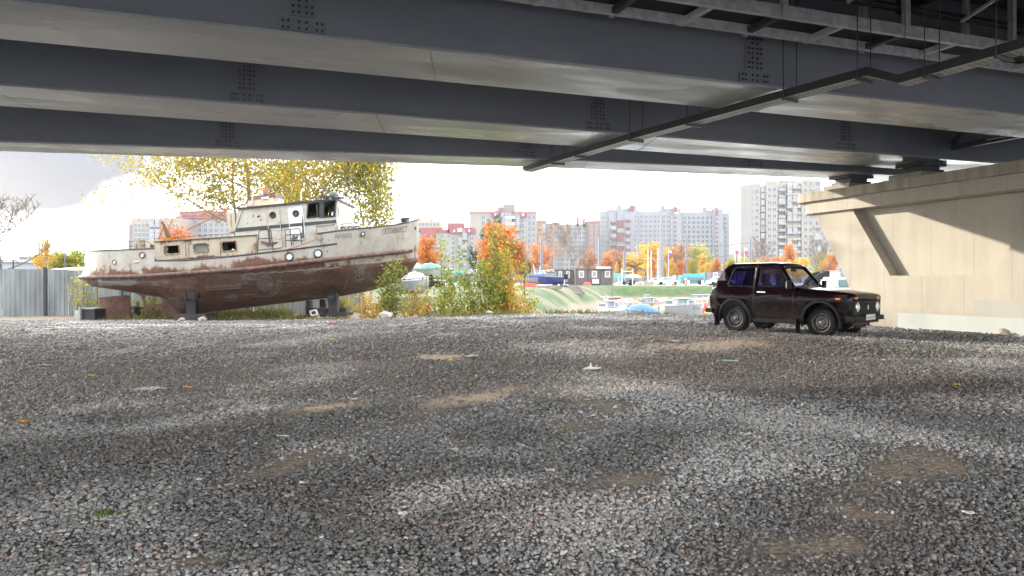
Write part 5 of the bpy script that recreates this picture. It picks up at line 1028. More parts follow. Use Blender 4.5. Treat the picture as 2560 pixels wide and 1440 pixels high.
def grow(seed, h, spread=.5, r0=.12, levels=3, nb=(7, 4, 4), up=.35, start=.25, lean=(0, 0), kids=None):
    r_ = np.random.default_rng(seed); m = MB(); tips = []
    def branch(p, d, ln, r, lv):
        k = 5 if lv == 0 else 3; pts = [p]; q = np.array(p, float); dd = np.array(d, float)
        for i in range(k):
            dd = dd + r_.normal(0, .10 if lv == 0 else .17, 3) + np.array([0, 0, up * .15 * (lv > 0)]); dd /= np.linalg.norm(dd); q = q + dd * ln / k; pts.append(q.copy())
        rs = [r * (1 - .75 * i / k) for i in range(k + 1)]; m.tube(pts, rs, 6 if lv == 0 else 4 if lv == 1 else 3)
        if lv >= 1: tips.extend([(pts[-1], lv), (pts[-2], lv)] + ([(pts[1], lv)] if lv == 1 and levels == 2 else []))
        if lv < levels:
            n = nb[min(lv, len(nb) - 1)]
            for j in range(n):
                f = start + (1 - start) * (j + r_.random()) / n if lv == 0 else .25 + .75 * (j + r_.random()) / n
                i = min(int(f * k), k - 1); a = pts[i] + (pts[i + 1] - pts[i]) * (f * k - i); az = r_.uniform(0, 6.28) if lv else 2.4 * j + r_.uniform(-.5, .5)
                e = np.array([math.cos(az), math.sin(az), 0]); nd = dd * (.55 if lv else .5) + e * spread * (1.6 if lv == 0 else 1.2) + np.array([0, 0, up]); nd /= np.linalg.norm(nd)
                branch(a, nd, ln * (.52 if lv == 0 else .55) * r_.uniform(.75, 1.15) * (1.15 - .45 * f if lv == 0 else 1), max(r * (1 - .7 * f) * .55, MINR[0]), lv + 1)
    branch(np.zeros(3), np.array([lean[0], lean[1], 1.0]), h * .9, r0, 0); return m, tips, r_
TREE_PROTO = {}
def tree_meshes(key, seed, h, spread, r0, levels, nb, up, start, leaf, nl, ls, sig, bk=None, lean=(0, 0), droop=0):
    k = (key, seed)
    if k in TREE_PROTO: return TREE_PROTO[k]
    m, tips, r_ = grow(seed, h, spread, r0, levels, nb, up, start, lean); tm = m.mesh('trunk', smooth=False, fix=False); tm.materials.append(bk or bark); lm = None
    if leaf:
        T = np.array([t_[0] for t_ in tips]); idx = r_.integers(0, len(T), nl); ctr = T[idx] + r_.normal(0, sig, (nl, 3)) * np.array([1, 1, .8]); ctr = ctr[ctr[:, 2] > h * .06]
        lm = leafmesh(ctr, ls, 'crown', r_, droop=droop); lm.materials.append(LM(leaf))
    hh = max(v.co.z for v in tm.vertices)
    if lm: hh = max(hh, float(np.percentile(ctr[:, 2], 99.7)))
    TREE_PROTO[k] = (tm, lm, hh); return TREE_PROTO[k]
def put_tree(pr, name, label, loc, s_=1, rz=0, group=None, sxy=None, cat='tree'):
    tm, lm, h = pr; o = thing(name, label, cat, loc, rz, group); o.scale = ((sxy or s_), (sxy or s_), s_)
    for me, nm in ((tm, 'trunk'), (lm, 'crown')):
        if me: q = bpy.data.objects.new(nm, me); C.objects.link(q); q.parent = o
    return o
def KT(key, v):
    MINR[0] = (.045 if v > 40 else .024) if key in ('bare', 'sparse') else .006
    if key in ('orange', 'gold', 'mixed', 'green', 'russet', 'olive'): return tree_meshes(key, v, 10, .62, .16, 2, (13, 7), .42, .06, key, 5500, .34, .6)
    if key == 'column': return tree_meshes('column', v, 10, .28, .12, 2, (16, 5), .8, .08, 'gold', 3600, .34, .42)
    if key == 'columnorange': return tree_meshes('columnorange', v, 10, .32, .12, 2, (16, 5), .8, .08, 'orange', 4200, .34, .5)
    if key == 'bare': return tree_meshes('bare', v, 14, .75, .30, 4, (9, 6, 5, 4), .6, .12, None, 0, 0, 0, bark)
    if key == 'sparse': return tree_meshes('sparse', v, 14, .45, .20, 3, (9, 5, 4), .7, .2, 'russet', 1100, .22, .4, barkp)
    if key == 'weeping': return tree_meshes('weeping', v, 9, .5, .12, 3, (12, 5, 3), .15, .2, 'gold', 3500, .30, .35, None, (0, 0), 1.5)
def T_(key, v, px, ytop, d, label, name='deciduous_tree', group=None, wf=1.0, dz=0):
    x = X(px, d); z = g1(x, d); pr = KT(key, v); h = pr[2]; s_ = (Zp(ytop, d) - z) / h
    return put_tree(pr, name, label, (x, d, z - .05), s_, v * 1.7 + px, group, s_ * wf)
# tall pale-leaved trees behind the launch
pr = tree_meshes('tall', 11, 15.5, .95, .20, 3, (13, 8, 5), .22, .26, 'tall', 14000, .14, .5, barkp, (-.02, 0)); put_tree(pr, 'poplar_tree', 'tall thin yellow-leaved tree with a straight grey trunk behind the launch wheelhouse', (X(640, 47), 47, -.05 + g1(X(640, 47), 47)), 1, .6, 'tall trees behind the launch')
pr = tree_meshes('tall', 12, 13.5, 1.0, .13, 3, (12, 7, 5), .22, .26, 'tall', 15000, .14, .48, barkp, (-.16, 0)); put_tree(pr, 'poplar_tree', 'thin yellow-leaved tree leaning over the stern half of the launch', (X(600, 44), 44, g1(X(600, 44), 44) - .05), 1, 0, 'tall trees behind the launch')
pr = tree_meshes('tall', 13, 13.5, .7, .15, 3, (10, 7, 5), .35, .26, 'tall', 10000, .14, .6, barkp, (.13, 0)); put_tree(pr, 'poplar_tree', 'yellow-leaved tree with forked leaning trunks behind the launch searchlight', (X(722, 45), 45, g1(X(722, 45), 45) - .05), 1, 0, 'tall trees behind the launch')
pr = tree_meshes('green', 14, 9.0, .50, .14, 3, (10, 6, 5), .5, .15, 'mixed', 9000, .15, .55, barkp); put_tree(pr, 'willow_tree', 'dense green and yellow tree behind the launch foredeck', (X(925, 43), 43, g1(X(925, 43), 43) - .05), 1, 0, 'tall trees behind the launch', .72)
pr = tree_meshes('orange', 15, 7.0, .45, .12, 2, (10, 6), .5, .15, 'orange', 3500, .20, .5); put_tree(pr, 'maple_tree', 'orange-leaved tree seen past the launch aft cabin and boom', (X(455, 60), 60, g1(X(455, 60), 60)), .62, 0)
put_tree(tree_meshes('gold', 16, 9.0, .5, .12, 2, (10, 6), .5, .15, 'gold', 4500, .18, .5), 'maple_tree', 'golden orange tree glowing behind the launch funnel', (X(712, 58), 58, g1(X(712, 58), 58)), 1.0, 0)
# left-hand far trees
T_('bare', 48, -8, 474, 52, 'bare fine-twigged tree beyond the corrugated fence', 'bare_tree', wf=1.25)
T_('weeping', 22, 110, 590, 62, 'weeping orange birch beyond the corrugated fence', 'birch_tree', wf=.62)
T_('mixed', 23, 155, 622, 58, 'low green-yellow tree beyond the fence, beside the weeping orange birch', wf=1.0)
T_('green', 24, 196, 618, 60, 'leafy green tree beyond the fence, next to the launch stern', wf=.9)
for i, (px, yt) in enumerate(((20, 640), (48, 646), (75, 636))): T_('sparse', 25 + i % 2, px, yt, 150 + i * 6, 'thin russet tree in the far row over the pale warehouse', 'russet_tree', 'far russet trees over the warehouse')
# middle
T_('orange', 31, 1068, 590, 88, 'orange maple beside the launch bow', 'maple_tree', wf=.75)
T_('columnorange', 32, 1220, 558, 96, 'tall bright orange maple, the peaked one behind the green saplings', 'maple_tree', wf=1.4)
T_('columnorange', 33, 1280, 566, 97, 'broad red-orange maple rising behind the green saplings', 'maple_tree', wf=1.6)
T_('russet', 34, 1302, 620, 99, 'dull orange maple at the boat-trailer side of the maple pair', 'maple_tree', wf=.6)
cf = tree_meshes('conifer', 35, 12, .30, .14, 2, (26, 7), .05, .06, 'conifer', 6000, .28, .3)
for px, yt, d, lb in ((1228, 540, 112, 'dark spruce tip standing behind the peaked orange maple'), (1188, 615, 100, 'low dark spruce between the red-roofed block and the maples'), (1318, 650, 103, 'low dark spruce beside the boats on trailers')): 
    x = X(px, d); z = g1(x, d); put_tree(cf, 'spruce_tree', lb, (x, d, z), (Zp(yt, d) - z) / cf[2], px, 'dark spruces around the maples', (Zp(yt, d) - z) / 34, 'tree')
T_('bare', 41, 1437, 528, 150, 'big bare many-limbed tree behind the brown cabins', 'bare_tree', wf=1.0)
T_('sparse', 42, 1358, 540, 155, 'tall slender sparse tree nearest the orange maples', 'sparse_tree', 'slender sparse trees', .55)
T_('sparse', 43, 1385, 548, 160, 'tall slender sparse tree between the maples and the big bare tree', 'sparse_tree', 'slender sparse trees', .5)
T_('sparse', 44, 1408, 540, 165, 'slender tree close against the big bare tree', 'sparse_tree', 'slender sparse trees', .5)
T_('russet', 45, 1470, 622, 170, 'russet tree filling the gap by the big bare tree', wf=.8); T_('orange', 46, 1345, 610, 190, 'small orange tree behind the trailer boats')
T_('bare', 47, 1890, 585, 160, 'spreading bare tree over the car roof', 'bare_tree', wf=1.2); T_('bare', 48, 2035, 590, 120, 'bare tree beside the pier edge', 'bare_tree', wf=.9)
GG = [(1540, 655, 150, .5, 'column', 'first slim golden tree past the wooden mast'), (1560, 652, 152, .6, 'column', 'slim golden tree behind the frame of two posts'), (1603, 676, 148, .75, 'column', 'short golden tree behind the covered boat trailer'), (1625, 660, 152, .6, 'column', 'golden tree standing by the white lamp poles'),
      (1633, 645, 156, .6, 'columnorange', 'taller orange-gold tree by the white lamp poles'), (1662, 662, 150, .5, 'column', 'slim golden tree just past the thick concrete pole'), (1680, 646, 152, .7, 'column', 'pointed golden tree beside the flagpole'), (1700, 652, 150, .8, 'columnorange', 'orange-gold tree before the turquoise bus'),
      (1716, 644, 158, .5, 'columnorange', 'orange tree rising at the tram pole over the bus'), (1733, 645, 155, .5, 'mixed', 'olive-yellow slim tree above the turquoise bus'), (1757, 634, 158, .8, 'column', 'tall bright yellow tree above the bus roof'), (1770, 655, 150, .8, 'column', 'broad low golden tree over the second bus'),
      (1790, 645, 154, .8, 'columnorange', 'orange tree behind the grey cabin by the bus'), (1812, 655, 150, .7, 'column', 'yellow tree between the grey cabin and the car roof'), (1826, 645, 156, .7, 'mixed', 'green-yellow tree behind the car quarter window')]
for i, (px, yt, d, wf_, k, lb) in enumerate(GG): T_(k, 50 + i % 3, px, yt, d, lb, 'young_tree', 'golden trees along the far lot', wf_ * 1.15)
BT = [(1610, 606, 200, 1.3, 'gold', 'big rounded golden tree before the long grey block'), (1690, 610, 215, 1.0, 'russet', 'russet tree low on the long grey block, behind the flagpole'), (1765, 608, 215, .8, 'olive', 'tall olive tree before the striped stair tower'), (1545, 625, 210, 1.1, 'russet', 'russet tree at the red-panelled end of the grey block'), (1580, 640, 205, .9, 'russet', 'russet tree beside the big rounded golden tree'), (1510, 632, 205, .8, 'orange', 'orange tree above the brown cabin roof'),
      (1870, 640, 190, 1.0, 'olive', 'olive bush-like tree over the rear of the car roof'), (1905, 648, 175, 1.3, 'gold', 'golden tree low over the car roof'), (1942, 640, 178, 1.0, 'orange', 'orange tree low over the car roof middle'), (1968, 608, 180, .8, 'columnorange', 'tall pointed orange tree in front of the pale tower block'), (1990, 645, 175, 1.0, 'gold', 'golden tree between the pointed orange tree and the pier'), (2046, 630, 140, .7, 'olive', 'olive tree by the edge of the pier'), (2075, 630, 130, .8, 'orange', 'red-orange tree seen right against the pier edge')]
for i, (px, yt, d, wf_, k, lb) in enumerate(BT): T_(k, 60 + i % 3, px, yt, d, lb, 'deciduous_tree', 'autumn trees before the tower blocks', wf_)
# saplings and shrubs along the gravel crest
def sapling(px, ytop, d, wpx, seed, leaf, nl, ls, label, stems=3, name='sapling', group='saplings along the crest of the gravel', sig=.16):
    x0 = X(px, d); z = g1(x0, d) - .05; h = Zp(ytop, d) - z; wd = wpx / F * d; r_ = np.random.default_rng(seed); tm = MB(); ct = []
    o = thing(name, label, 'sapling' if name == 'sapling' else 'shrub', (x0, d, z), 0, group)
    for k in range(stems):
        hh = h * (1 if k == 0 else r_.uniform(.45, .9)); off = (0 if k == 0 else r_.uniform(-.4, .4)) * wd; b0 = np.array([off * .5, r_.uniform(-.2, .2), 0]); pts = [b0 + np.array([off * .6 * t_ + r_.normal(0, .03), r_.normal(0, .03), hh * t_]) for t_ in np.linspace(0, 1, 7)]
        tm.tube(pts, np.linspace(.022, .005, 7) * (1.2 if k == 0 else 1), 5)
        nb_ = int(7 + hh * 4)
        for j in range(nb_):
            f = .18 + .82 * (j + r_.random()) / nb_; i = min(int(f * 6), 5); p = pts[i] + (pts[i + 1] - pts[i]) * (f * 6 - i); az = r_.uniform(0, 6.28); ln = wd * .5 * (1.05 - .75 * f) * r_.uniform(.5, 1.1); q = p + np.array([math.cos(az) * ln, math.sin(az) * ln * .8, ln * r_.uniform(.3, .9)]); tm.tube([p, (p + q) / 2 + r_.normal(0, .03, 3), q], [.008, .006, .003], 3)
            for t_ in (.35, .6, .8, 1.0): ct.append(p + (q - p) * t_)
        ct += pts[2:] * 2
    ct = np.array(ct); idx = r_.integers(0, len(ct), nl); c_ = ct[idx] + r_.normal(0, sig, (nl, 3)); c_ = c_[c_[:, 2] > .05]
    tm.build('stems', bark, o, world=False, fix=False); lm = leafmesh(c_, ls, 'leaves', r_, 1.25); link('foliage', lm, LM(leaf), o, False); return o
SAP = [(1240, 565, 29.6, 100, 'green', 1000, .11, 'tallest green-yellow sapling on the gravel crest', 4), (1268, 628, 30.0, 105, 'gold', 1500, .11, 'golden bushy sapling beside the tallest green sapling', 4), (1200, 655, 29.4, 90, 'green', 1000, .10, 'dark green sapling on the bow side of the tallest one', 4), (1150, 618, 29.8, 75, 'green', 750, .10, 'tall green sapling midway between the bow and the tallest one', 3),
       (1112, 640, 30.4, 80, 'mixed', 600, .09, 'thin open sapling with a leaning top near the red maple', 3), (1100, 590, 30.2, 60, 'green', 260, .10, 'slender sapling with sparse drooping leaves by the launch bow', 1), (1065, 680, 29.8, 90, 'mixed', 650, .08, 'low yellow-green sapling just ahead of the bow', 4), (985, 655, 28.6, 90, 'green', 1300, .08, 'bushy green sapling growing against the launch bow', 5),
       (960, 725, 28.9, 90, 'mixed', 700, .07, 'low leafy sapling under the launch bow', 4), (1035, 730, 29.2, 90, 'gold', 700, .07, 'low orange-yellow sapling past the launch bow', 4), (1310, 660, 30.6, 60, 'yellowleaf', 500, .10, 'yellow sapling at the open side of the clump', 2), (1180, 735, 29.2, 100, 'mixed', 500, .09, 'low spreading green sapling at the foot of the clump', 5), (1290, 735, 29.4, 70, 'gold', 400, .08, 'low golden sapling at the clump edge', 3)]
for i, (px, yt, d, wpx, lf, nl, ls, lb, st_) in enumerate(SAP): sapling(px, yt, d, wpx, 200 + i, lf, nl, ls, lb, st_)
SHR = [(860, 745, 33.5, 90, 'yellowleaf', 900, .09, 'yellow shrub seen under the bow half of the hull'), (915, 735, 33, 80, 'gold', 800, .09, 'golden shrub seen between the bow cradle and the saplings'), (700, 775, 32, 110, 'olive', 500, .07, 'low olive weeds shrub under the middle of the hull'), (590, 782, 32, 90, 'green', 450, .07, 'low green shrub under the hull aft of amidships'), (385, 745, 31.9, 80, 'mixed', 500, .07, 'green shrub seen through the launch keel frame'),
       (330, 750, 32.2, 70, 'olive', 450, .06, 'olive shrub behind the launch propeller'), (225, 735, 32.0, 70, 'olive', 450, .06, 'twiggy shrub between the fence and the rudder'), (190, 690, 31.2, 30, 'yellowleaf', 120, .10, 'thin yellow-leaved sapling against the corrugated fence'), (206, 540, 31.6, 22, 'olive', 70, .13, 'very tall whip sapling rising behind the launch stern'), (238, 590, 31.8, 40, 'olive', 60, .10, 'short whip sapling poking over the stern rail')]
for i, (px, yt, d, wpx, lf, nl, ls, lb) in enumerate(SHR): sapling(px, yt, d, wpx, 240 + i, lf, nl, ls, lb, 4 if wpx > 50 else 1, 'shrub', 'shrubs behind and beneath the launch')
# weeds along the crest and beneath the boat
def weeds(name, n, fx, fy, hmin, hmax, mat, seed):
    r_ = np.random.default_rng(seed); x = fx(r_, n); y = fy(r_, n, x); z = gh(x, y); k = z > -1.2; x, y, z = x[k], y[k], z[k]; n = len(x); h = r_.uniform(hmin, hmax, n) * r_.uniform(.4, 1, n); a = r_.uniform(0, 6.28, n); w_ = .008 + .012 * r_.random(n)
    l = r_.normal(0, .35, (n, 2)) * h[:, None]; V_ = np.stack([np.stack([x - np.cos(a) * w_, y - np.sin(a) * w_, z - .02], -1), np.stack([x + np.cos(a) * w_, y + np.sin(a) * w_, z - .02], -1), np.stack([x + l[:, 0] * .4 + np.cos(a) * w_ * .6, y + l[:, 1] * .4, z + h * .6], -1), np.stack([x + l[:, 0], y + l[:, 1], z + h], -1)], 1).reshape(-1, 3)
    me = bpy.data.meshes.new(name); me.from_pydata(V_.tolist(), [], [(4 * i, 4 * i + 1, 4 * i + 2, 4 * i + 3) for i in range(n)]); return stuff(link(name, me, mat), 'dry weeds and grass tufts on the edge of the gravel', 'weeds')
clump = lambda r_, n: (r_.integers(0, 90, n) * 1.0)
def fx1(r_, n): c_ = r_.uniform(-16, 6, 110); return c_[r_.integers(0, 110, n)] + r_.normal(0, .22, n)
weeds('grass_weeds', 9000, fx1, lambda r_, n, x: np.where(x < -3.5, r_.uniform(28.9, 33, n), r_.uniform(27.6, 29.6, n)), .05, .30, leafmat('weed_blades', [(.16, .19, .05), (.30, .27, .12), (.10, .15, .03), (.24, .17, .09)], .2), 5)
weeds('grass_weeds', 2500, lambda r_, n: r_.uniform(-16.5, -9.5, n), lambda r_, n, x: r_.uniform(30.6, 32.6, n), .15, .5, MATS['weed_blades'], 6)
# ------------------------------------------------------------------ fence, far left sheds
cor = bpy.data.materials.new('corrugated_zinc'); cor.use_nodes = True; t = cor.node_tree; b = t.nodes['Principled BSDF']; co = N(t, 'ShaderNodeTexCoord').outputs['Object']; q = N(t, 'ShaderNodeMapping'); q.inputs['Scale'].default_value = (1.1, 1.1, .25); L(t, co, q.inputs[0]); n_ = N(t, 'ShaderNodeTexNoise', i_Scale=2.0, i_Detail=4.0); L(t, q.outputs[0], n_.inputs[0])
rp = N(t, 'ShaderNodeValToRGB'); L(t, n_.outputs[0], rp.inputs[0]); e = rp.color_ramp.elements; e[0].position = .3; e[0].color = (.13, .145, .155, 1); e[1].position = .7; e[1].color = (.24, .265, .275, 1); L(t, rp.outputs[0], b.inputs['Base Color']); b.inputs['Roughness'].default_value = .4; b.inputs['Metallic'].default_value = .3
fe = thing('corrugated_fence', 'grey corrugated sheet metal fence running behind the launch', 'fence', (-22, 31.3, 0))
fa, fb = Vector((-24.5, 31.2)), Vector((-7.2, 36.2)); fl = (fb - fa).length; fd = (fb - fa).normalized(); fn_ = Vector((fd.y, -fd.x))
ns = 7
for k in range(ns):
    m = MB(); s0 = fl * k / ns; s1 = fl * (k + 1) / ns - .02; r0_, r1_ = [], []; s_ = s0; j = 0; topz = 2.02 + .03 * math.sin(k * 2.1)
    while s_ < s1:
        for ds, dp in ((0, 0), (.05, 0), (.065, .035), (.125, .035), (.14, 0)):
            p = fa + fd * min(s_ + ds, s1) + fn_ * dp; r0_.append((p.x, p.y, -.1)); r1_.append((p.x, p.y, topz))
        s_ += .19
    m.loft([r0_, r1_], closed=False, caps=False); m.build('fence_sheet', cor, fe)
for s_ in (4.25, 8.6, 12.6): p = fa + fd * s_ + fn_ * .08; MB().box(p.x - .05, p.x + .05, p.y - .05, p.y + .05, -.2, 2.14).build('fence_post', tim, fe)
wb_ = pmat('pale_warehouse_wall', (.22, .23, .26), .7, var=.08); wr = pmat('warehouse_roof', (.30, .31, .34), .6)
def shed(px0, px1, ytop, d, label, name='warehouse', mt=wb_, roof=wr, rh=.3, dep=14, wins=0):
    x0, x1 = X(px0, d), X(px1, d); z1 = Zp(ytop, d); z0 = g1((x0 + x1) / 2, d) - .3; o = thing(name, label, 'building', ((x0 + x1) / 2, d, z0)); MB().box(x0, x1, d, d + dep, z0, z1).build('wall', mt, o); MB().box(x0 - .2, x1 + .2, d - .2, d + dep + .2, z1 + .003, z1 + rh).build('roof', roof, o)
    for i in range(wins): xx = x0 + (x1 - x0) * (i + .5) / wins; MB().box(xx - .5, xx + .5, d - .02, d + .05, z1 - 1.8, z1 - .8).build('window', pmat('shed_window_glass', (.10, .12, .14), .2), o)
    return o
shed(-60, 46, 656, 75, 'long low pale warehouse beyond the corrugated fence'); shed(47, 96, 643, 78, 'taller grey block of the warehouse beyond the fence', mt=pmat('grey_blue_wall', (.16, .17, .21), .7, var=.1), dep=8)
m = thing('roof_railing', 'thin railing on the taller grey warehouse block', 'railing', P(58, 640, 78)); q = MB()
for px in (49, 55, 61, 68): q.bar(P(px, 643, 79), P(px, 634, 79), .06)
q.bar(P(49, 634, 79), P(68, 634, 79), .06); q.bar(P(49, 638, 79), P(68, 638, 79), .05); q.build('rails', galv, m)
def canopy(px0, px1, y0, y1, d, label, mt):
    o = thing('market_tent', label, 'tent', P((px0 + px1) / 2, 700, d)); m = MB(); a, b2 = X(px0, d), X(px1, d); zt, ze = Zp(y0, d), Zp(y1, d); mx_ = a + (b2 - a) * .25
    m.add([(a, d, ze), (b2, d, ze), (b2, d + 6, ze), (a, d + 6, ze), (mx_, d + 3, zt), (b2 - (mx_ - a) * .6, d + 3, zt)], [(0, 1, 5, 4), (1, 2, 5), (2, 3, 4, 5), (3, 0, 4), (0, 3, 2, 1)]); m.build('tent_roof', mt, o)
    for x in (a + .1, b2 - .1): MB().bar((x, d + .1, ze), (x, d + .1, 0), .08).build('leg', galv, o)
canopy(96, 192, 665, 675, 44, 'white and lilac tent roof showing over the fence', pmat('lilac_canvas', (.55, .48, .68), .7, var=.1, col2=(.7, .7, .72))); canopy(186, 214, 666, 674, 42, 'small orange tent roof showing by the launch stern', pmat('orange_canvas', (.55, .16, .06), .7))
def pole(px, y0, d, r_, label, name='lamp_post', mt=None, arm=None, group='poles and masts of the far lot', ybase=None, lean=0):
    x = X(px, d); z0 = g1(x, d) - .1 if ybase is None else Zp(ybase, d); o = thing(name, label, 'pole', (x, d, z0), 0, group); MB().tube([(x, d, z0), (x + lean, d, Zp(y0, d))], [r_, r_ * .7], 8).build('shaft', mt or polem, o, smooth=60)
    if arm: MB().tube([(x, d, Zp(y0, d)), (x + arm * .5, d, Zp(y0, d) + .5), (x + arm, d, Zp(y0, d) + .6)], .05, 6).build('arm', mt or polem, o); MB().box(x + arm - .4, x + arm + .4, d - .15, d + .15, Zp(y0, d) + .52, Zp(y0, d) + .66).build('lamp_head', galv, o)
    return o
polem = pmat('grey_pole_paint', (.085, .10, .125), .5, var=.15); woodp = pmat('weathered_wood_pole', (.14, .10, .08), .8, var=.3); whp = pmat('white_pole_paint', (.30, .31, .32), .5)
pole(162, 612, 56, .05, 'thin lamp post over the green tree beyond the fence', arm=.8); pole(33, 650, 50, .07, 'dark post standing behind the corrugated fence', 'post', blk)
pole(1499, 596, 120, .30, 'thick grey tram pole behind the brown cabins', 'tram_pole'); pole(1561, 628, 140, .34, 'grey pole between the brown cabin and the covered boat', 'tram_pole'); pole(1654, 540, 150, .5, 'tallest thick concrete lamp pole over the golden trees', 'tram_pole', pmat('concrete_pole', (.15, .15, .155), .8, var=.15), arm=3)
pole(1716, 588, 150, .28, 'grey tram pole beside the turquoise bus', 'tram_pole'); pole(1810, 575, 150, .35, 'grey tram pole over the grey cabin', 'tram_pole'); pole(1876, 588, 150, .25, 'grey tram pole rising behind the car roof', 'tram_pole'); pole(1841, 622, 155, .16, 'flagpole base pole close to the long block end', 'flag_pole')
pole(1316, 640, 100, .12, 'blue-grey post beside the boats on trailers', 'post'); pole(1354, 600, 118, .22, 'blue-grey tram pole between the sparse trees', 'tram_pole')
for px, y0, lb in ((1620, 622, 'white lamp pole nearest the covered boat'), (1628, 625, 'second white lamp pole by the golden trees'), (1645, 620, 'white lamp pole close to the thick concrete pole')): pole(px, y0, 145, .14, lb, 'lamp_post', whp)
pole(1527, 636, 100, .11, 'leaning wooden mast in front of the brown cabin', 'wooden_mast', woodp, ybase=785, lean=.5)
flr = pmat('flag_red', (.55, .03, .05), .7); flw = pmat('flag_white', (.7, .7, .7), .7); flb = pmat('flag_blue', (.05, .08, .35), .7)
for px, y0, d, lb in ((1671, 626, 140, 'tricolour flag hanging on a pole over the golden trees'), (1838, 620, 140, 'tricolour flag hanging on a pole before the long grey block'), (1861, 620, 140, 'tricolour flag seen between the two blocks')):
    x = X(px, d); o = thing('flag', lb, 'flag', (x, d, g1(x, d)), 0, 'limp tricolour flags on poles'); MB().tube([(x, d, g1(x, d)), (x, d, Zp(y0 - 3, d))], [.08, .05], 6).build('flag_pole', whp, o)
    for k, mt in enumerate((flw, flb, flr)):
        m = MB(); z0, z1 = Zp(y0 + 5 * k, d), Zp(y0 + 5 * (k + 1), d); m.loft([[(x, d, z), (x + .25, d - .12, z - .05), (x + .45 - .05 * k, d + .08, z - .1), (x + .6 - .05 * k, d - .05, z - .18)] for z in (z0, z1)], closed=False, caps=False); m.build('flag_cloth', mt, o)
# ------------------------------------------------------------------ apartment blocks across the basin
WINM = {}
pane_d = pmat('flat_window_glass', (.05, .057, .068), .3, var=.3, vs=.2); frm_w = pmat('white_window_frame', (.26, .265, .27), .5); glz = pmat('glazed_balcony', (.13, .155, .175), .2, var=.4, vs=.4)
def win_mesh(w_, h_, mats=(None, None)):
    k = (round(w_, 2), round(h_, 2), mats)
    if k not in WINM:
        m = MB(); m.box(-w_ / 2, w_ / 2, -.10, .12, -h_ / 2, h_ / 2); nf = len(m.f); a = w_ / 2 - .12
        m.box(-a, -.05, -.13, -.02, -h_ / 2 + .12, h_ / 2 - .12); m.box(.05, a, -.13, -.02, -h_ / 2 + .12, h_ / 2 - .12); me = m.mesh('window'); me.materials.append(mats[0] or frm_w); me.materials.append(mats[1] or pane_d); me.polygons.foreach_set('material_index', [0] * nf + [1] * (len(me.polygons) - nf)); WINM[k] = me
    return WINM[k]
def block(name, label, d, wall, secs, wins=(), balcs=(), extras=(), dep=14, yb=None, joints=None, group='apartment blocks across the basin'):
    """secs: (px0, px1, ytop, forward offset in m, material); wins: (px0, px1, nx, y0, y1, ny, width m, height m, forward); balcs the same"""
    xa = X(min(s_[0] for s_ in secs), d); xb = X(max(s_[1] for s_ in secs), d); o = thing(name, label, 'apartment block', ((xa + xb) / 2, d, .6), 0, group)
    for (p0, p1, yt, fw, mt) in secs: MB().box(X(p0, d) + .01, X(p1, d) - .01, d - fw, d + dep, .3, Zp(yt, d)).build('wall_block', mt or wall, o)
    cnt = 0; pend = []
    for (p0, p1, nx, y0, y1, ny, w_, h_, fw, *mm) in wins:
        for i in range(nx):
            for j in range(ny): pend.append((X(p0 + (p1 - p0) * (i + .5) / nx, d), d - fw, Zp(y0 + (y1 - y0) * (j + .5) / ny, d), w_, h_, mm[0] if mm else (None, None)))
    rest = MB(); rf = []
    for q in pend:
        if cnt < 98:
            c = bpy.data.objects.new('window', win_mesh(q[3], q[4], q[5])); C.objects.link(c); c.parent = o; c.location = Vector((q[0], q[1], q[2])) - Vector(o.location); cnt += 1
        else:
            x, y, z, w_, h_ = q[:5]; rest.box(x - w_ / 2, x + w_ / 2, y - .10, y + .1, z - h_ / 2, z + h_ / 2); rf += [0] * 6; a = w_ / 2 - .12
            for s0, s1 in ((-a, -.05), (.05, a)): rest.box(x + s0, x + s1, y - .13, y - .02, z - h_ / 2 + .12, z + h_ / 2 - .12); rf += [1] * 6
    if rest.v: r_ = rest.build('windows', [frm_w, pane_d], o); r_.data.polygons.foreach_set('material_index', rf); r_['kind'] = 'stuff'
    nb = 0; rb = MB(); rf = []; rr = np.random.default_rng(int(d))
    for (p0, p1, nx, y0, y1, ny, w_, h_, out_, mt) in balcs:
        for i in range(nx):
            for j in range(ny):
                x = X(p0 + (p1 - p0) * (i + .5) / nx, d); z = Zp(y0 + (y1 - y0) * (j + .5) / ny, d); m = MB(); m.box(x - w_ / 2, x + w_ / 2, d - out_, d - .02, z - h_ / 2, z - h_ / 2 + h_ * .42); glazed = rr.random() < .6
                if glazed: m.box(x - w_ / 2 + .05, x + w_ / 2 - .05, d - out_ + .06, d - .02, z - h_ / 2 + h_ * .42 + .002, z + h_ / 2)
                if nb < 98:
                    q = m.build('balcony', [mt or wall, glz], o); 
                    if glazed: q.data.polygons.foreach_set('material_index', [0] * 6 + [1] * 6)
                    nb += 1
    for (p0, p1, y0, y1, fw, mt, nm, *dp) in [(e_[0], e_[1], e_[2], e_[3] + (12 if e_[6] in ('roof_housing', 'chimney_stack') else 0), *e_[4:]) for e_ in extras]: MB().box(X(p0, d), X(p1, d), d - fw, d - fw + (dp[0] if dp else 4), Zp(y1, d), Zp(y0, d)).build(nm, mt, o)
    if joints:
        m = MB()
        for px in joints[0]: m.box(X(px, d) - .12, X(px, d) + .12, d - joints[4] - .02, d - joints[4] + .1, Zp(joints[3], d), Zp(joints[2], d))
        for y in np.arange(*joints[1]): m.box(X(joints[5], d), X(joints[6], d), d - joints[4] - .015, d - joints[4] + .1, Zp(y, d) - .1, Zp(y, d) + .1)
        m.build('panel_joints', jm, o)
    return o
jm = pmat('dark_joint_sealant', (.16, .17, .19), .8)
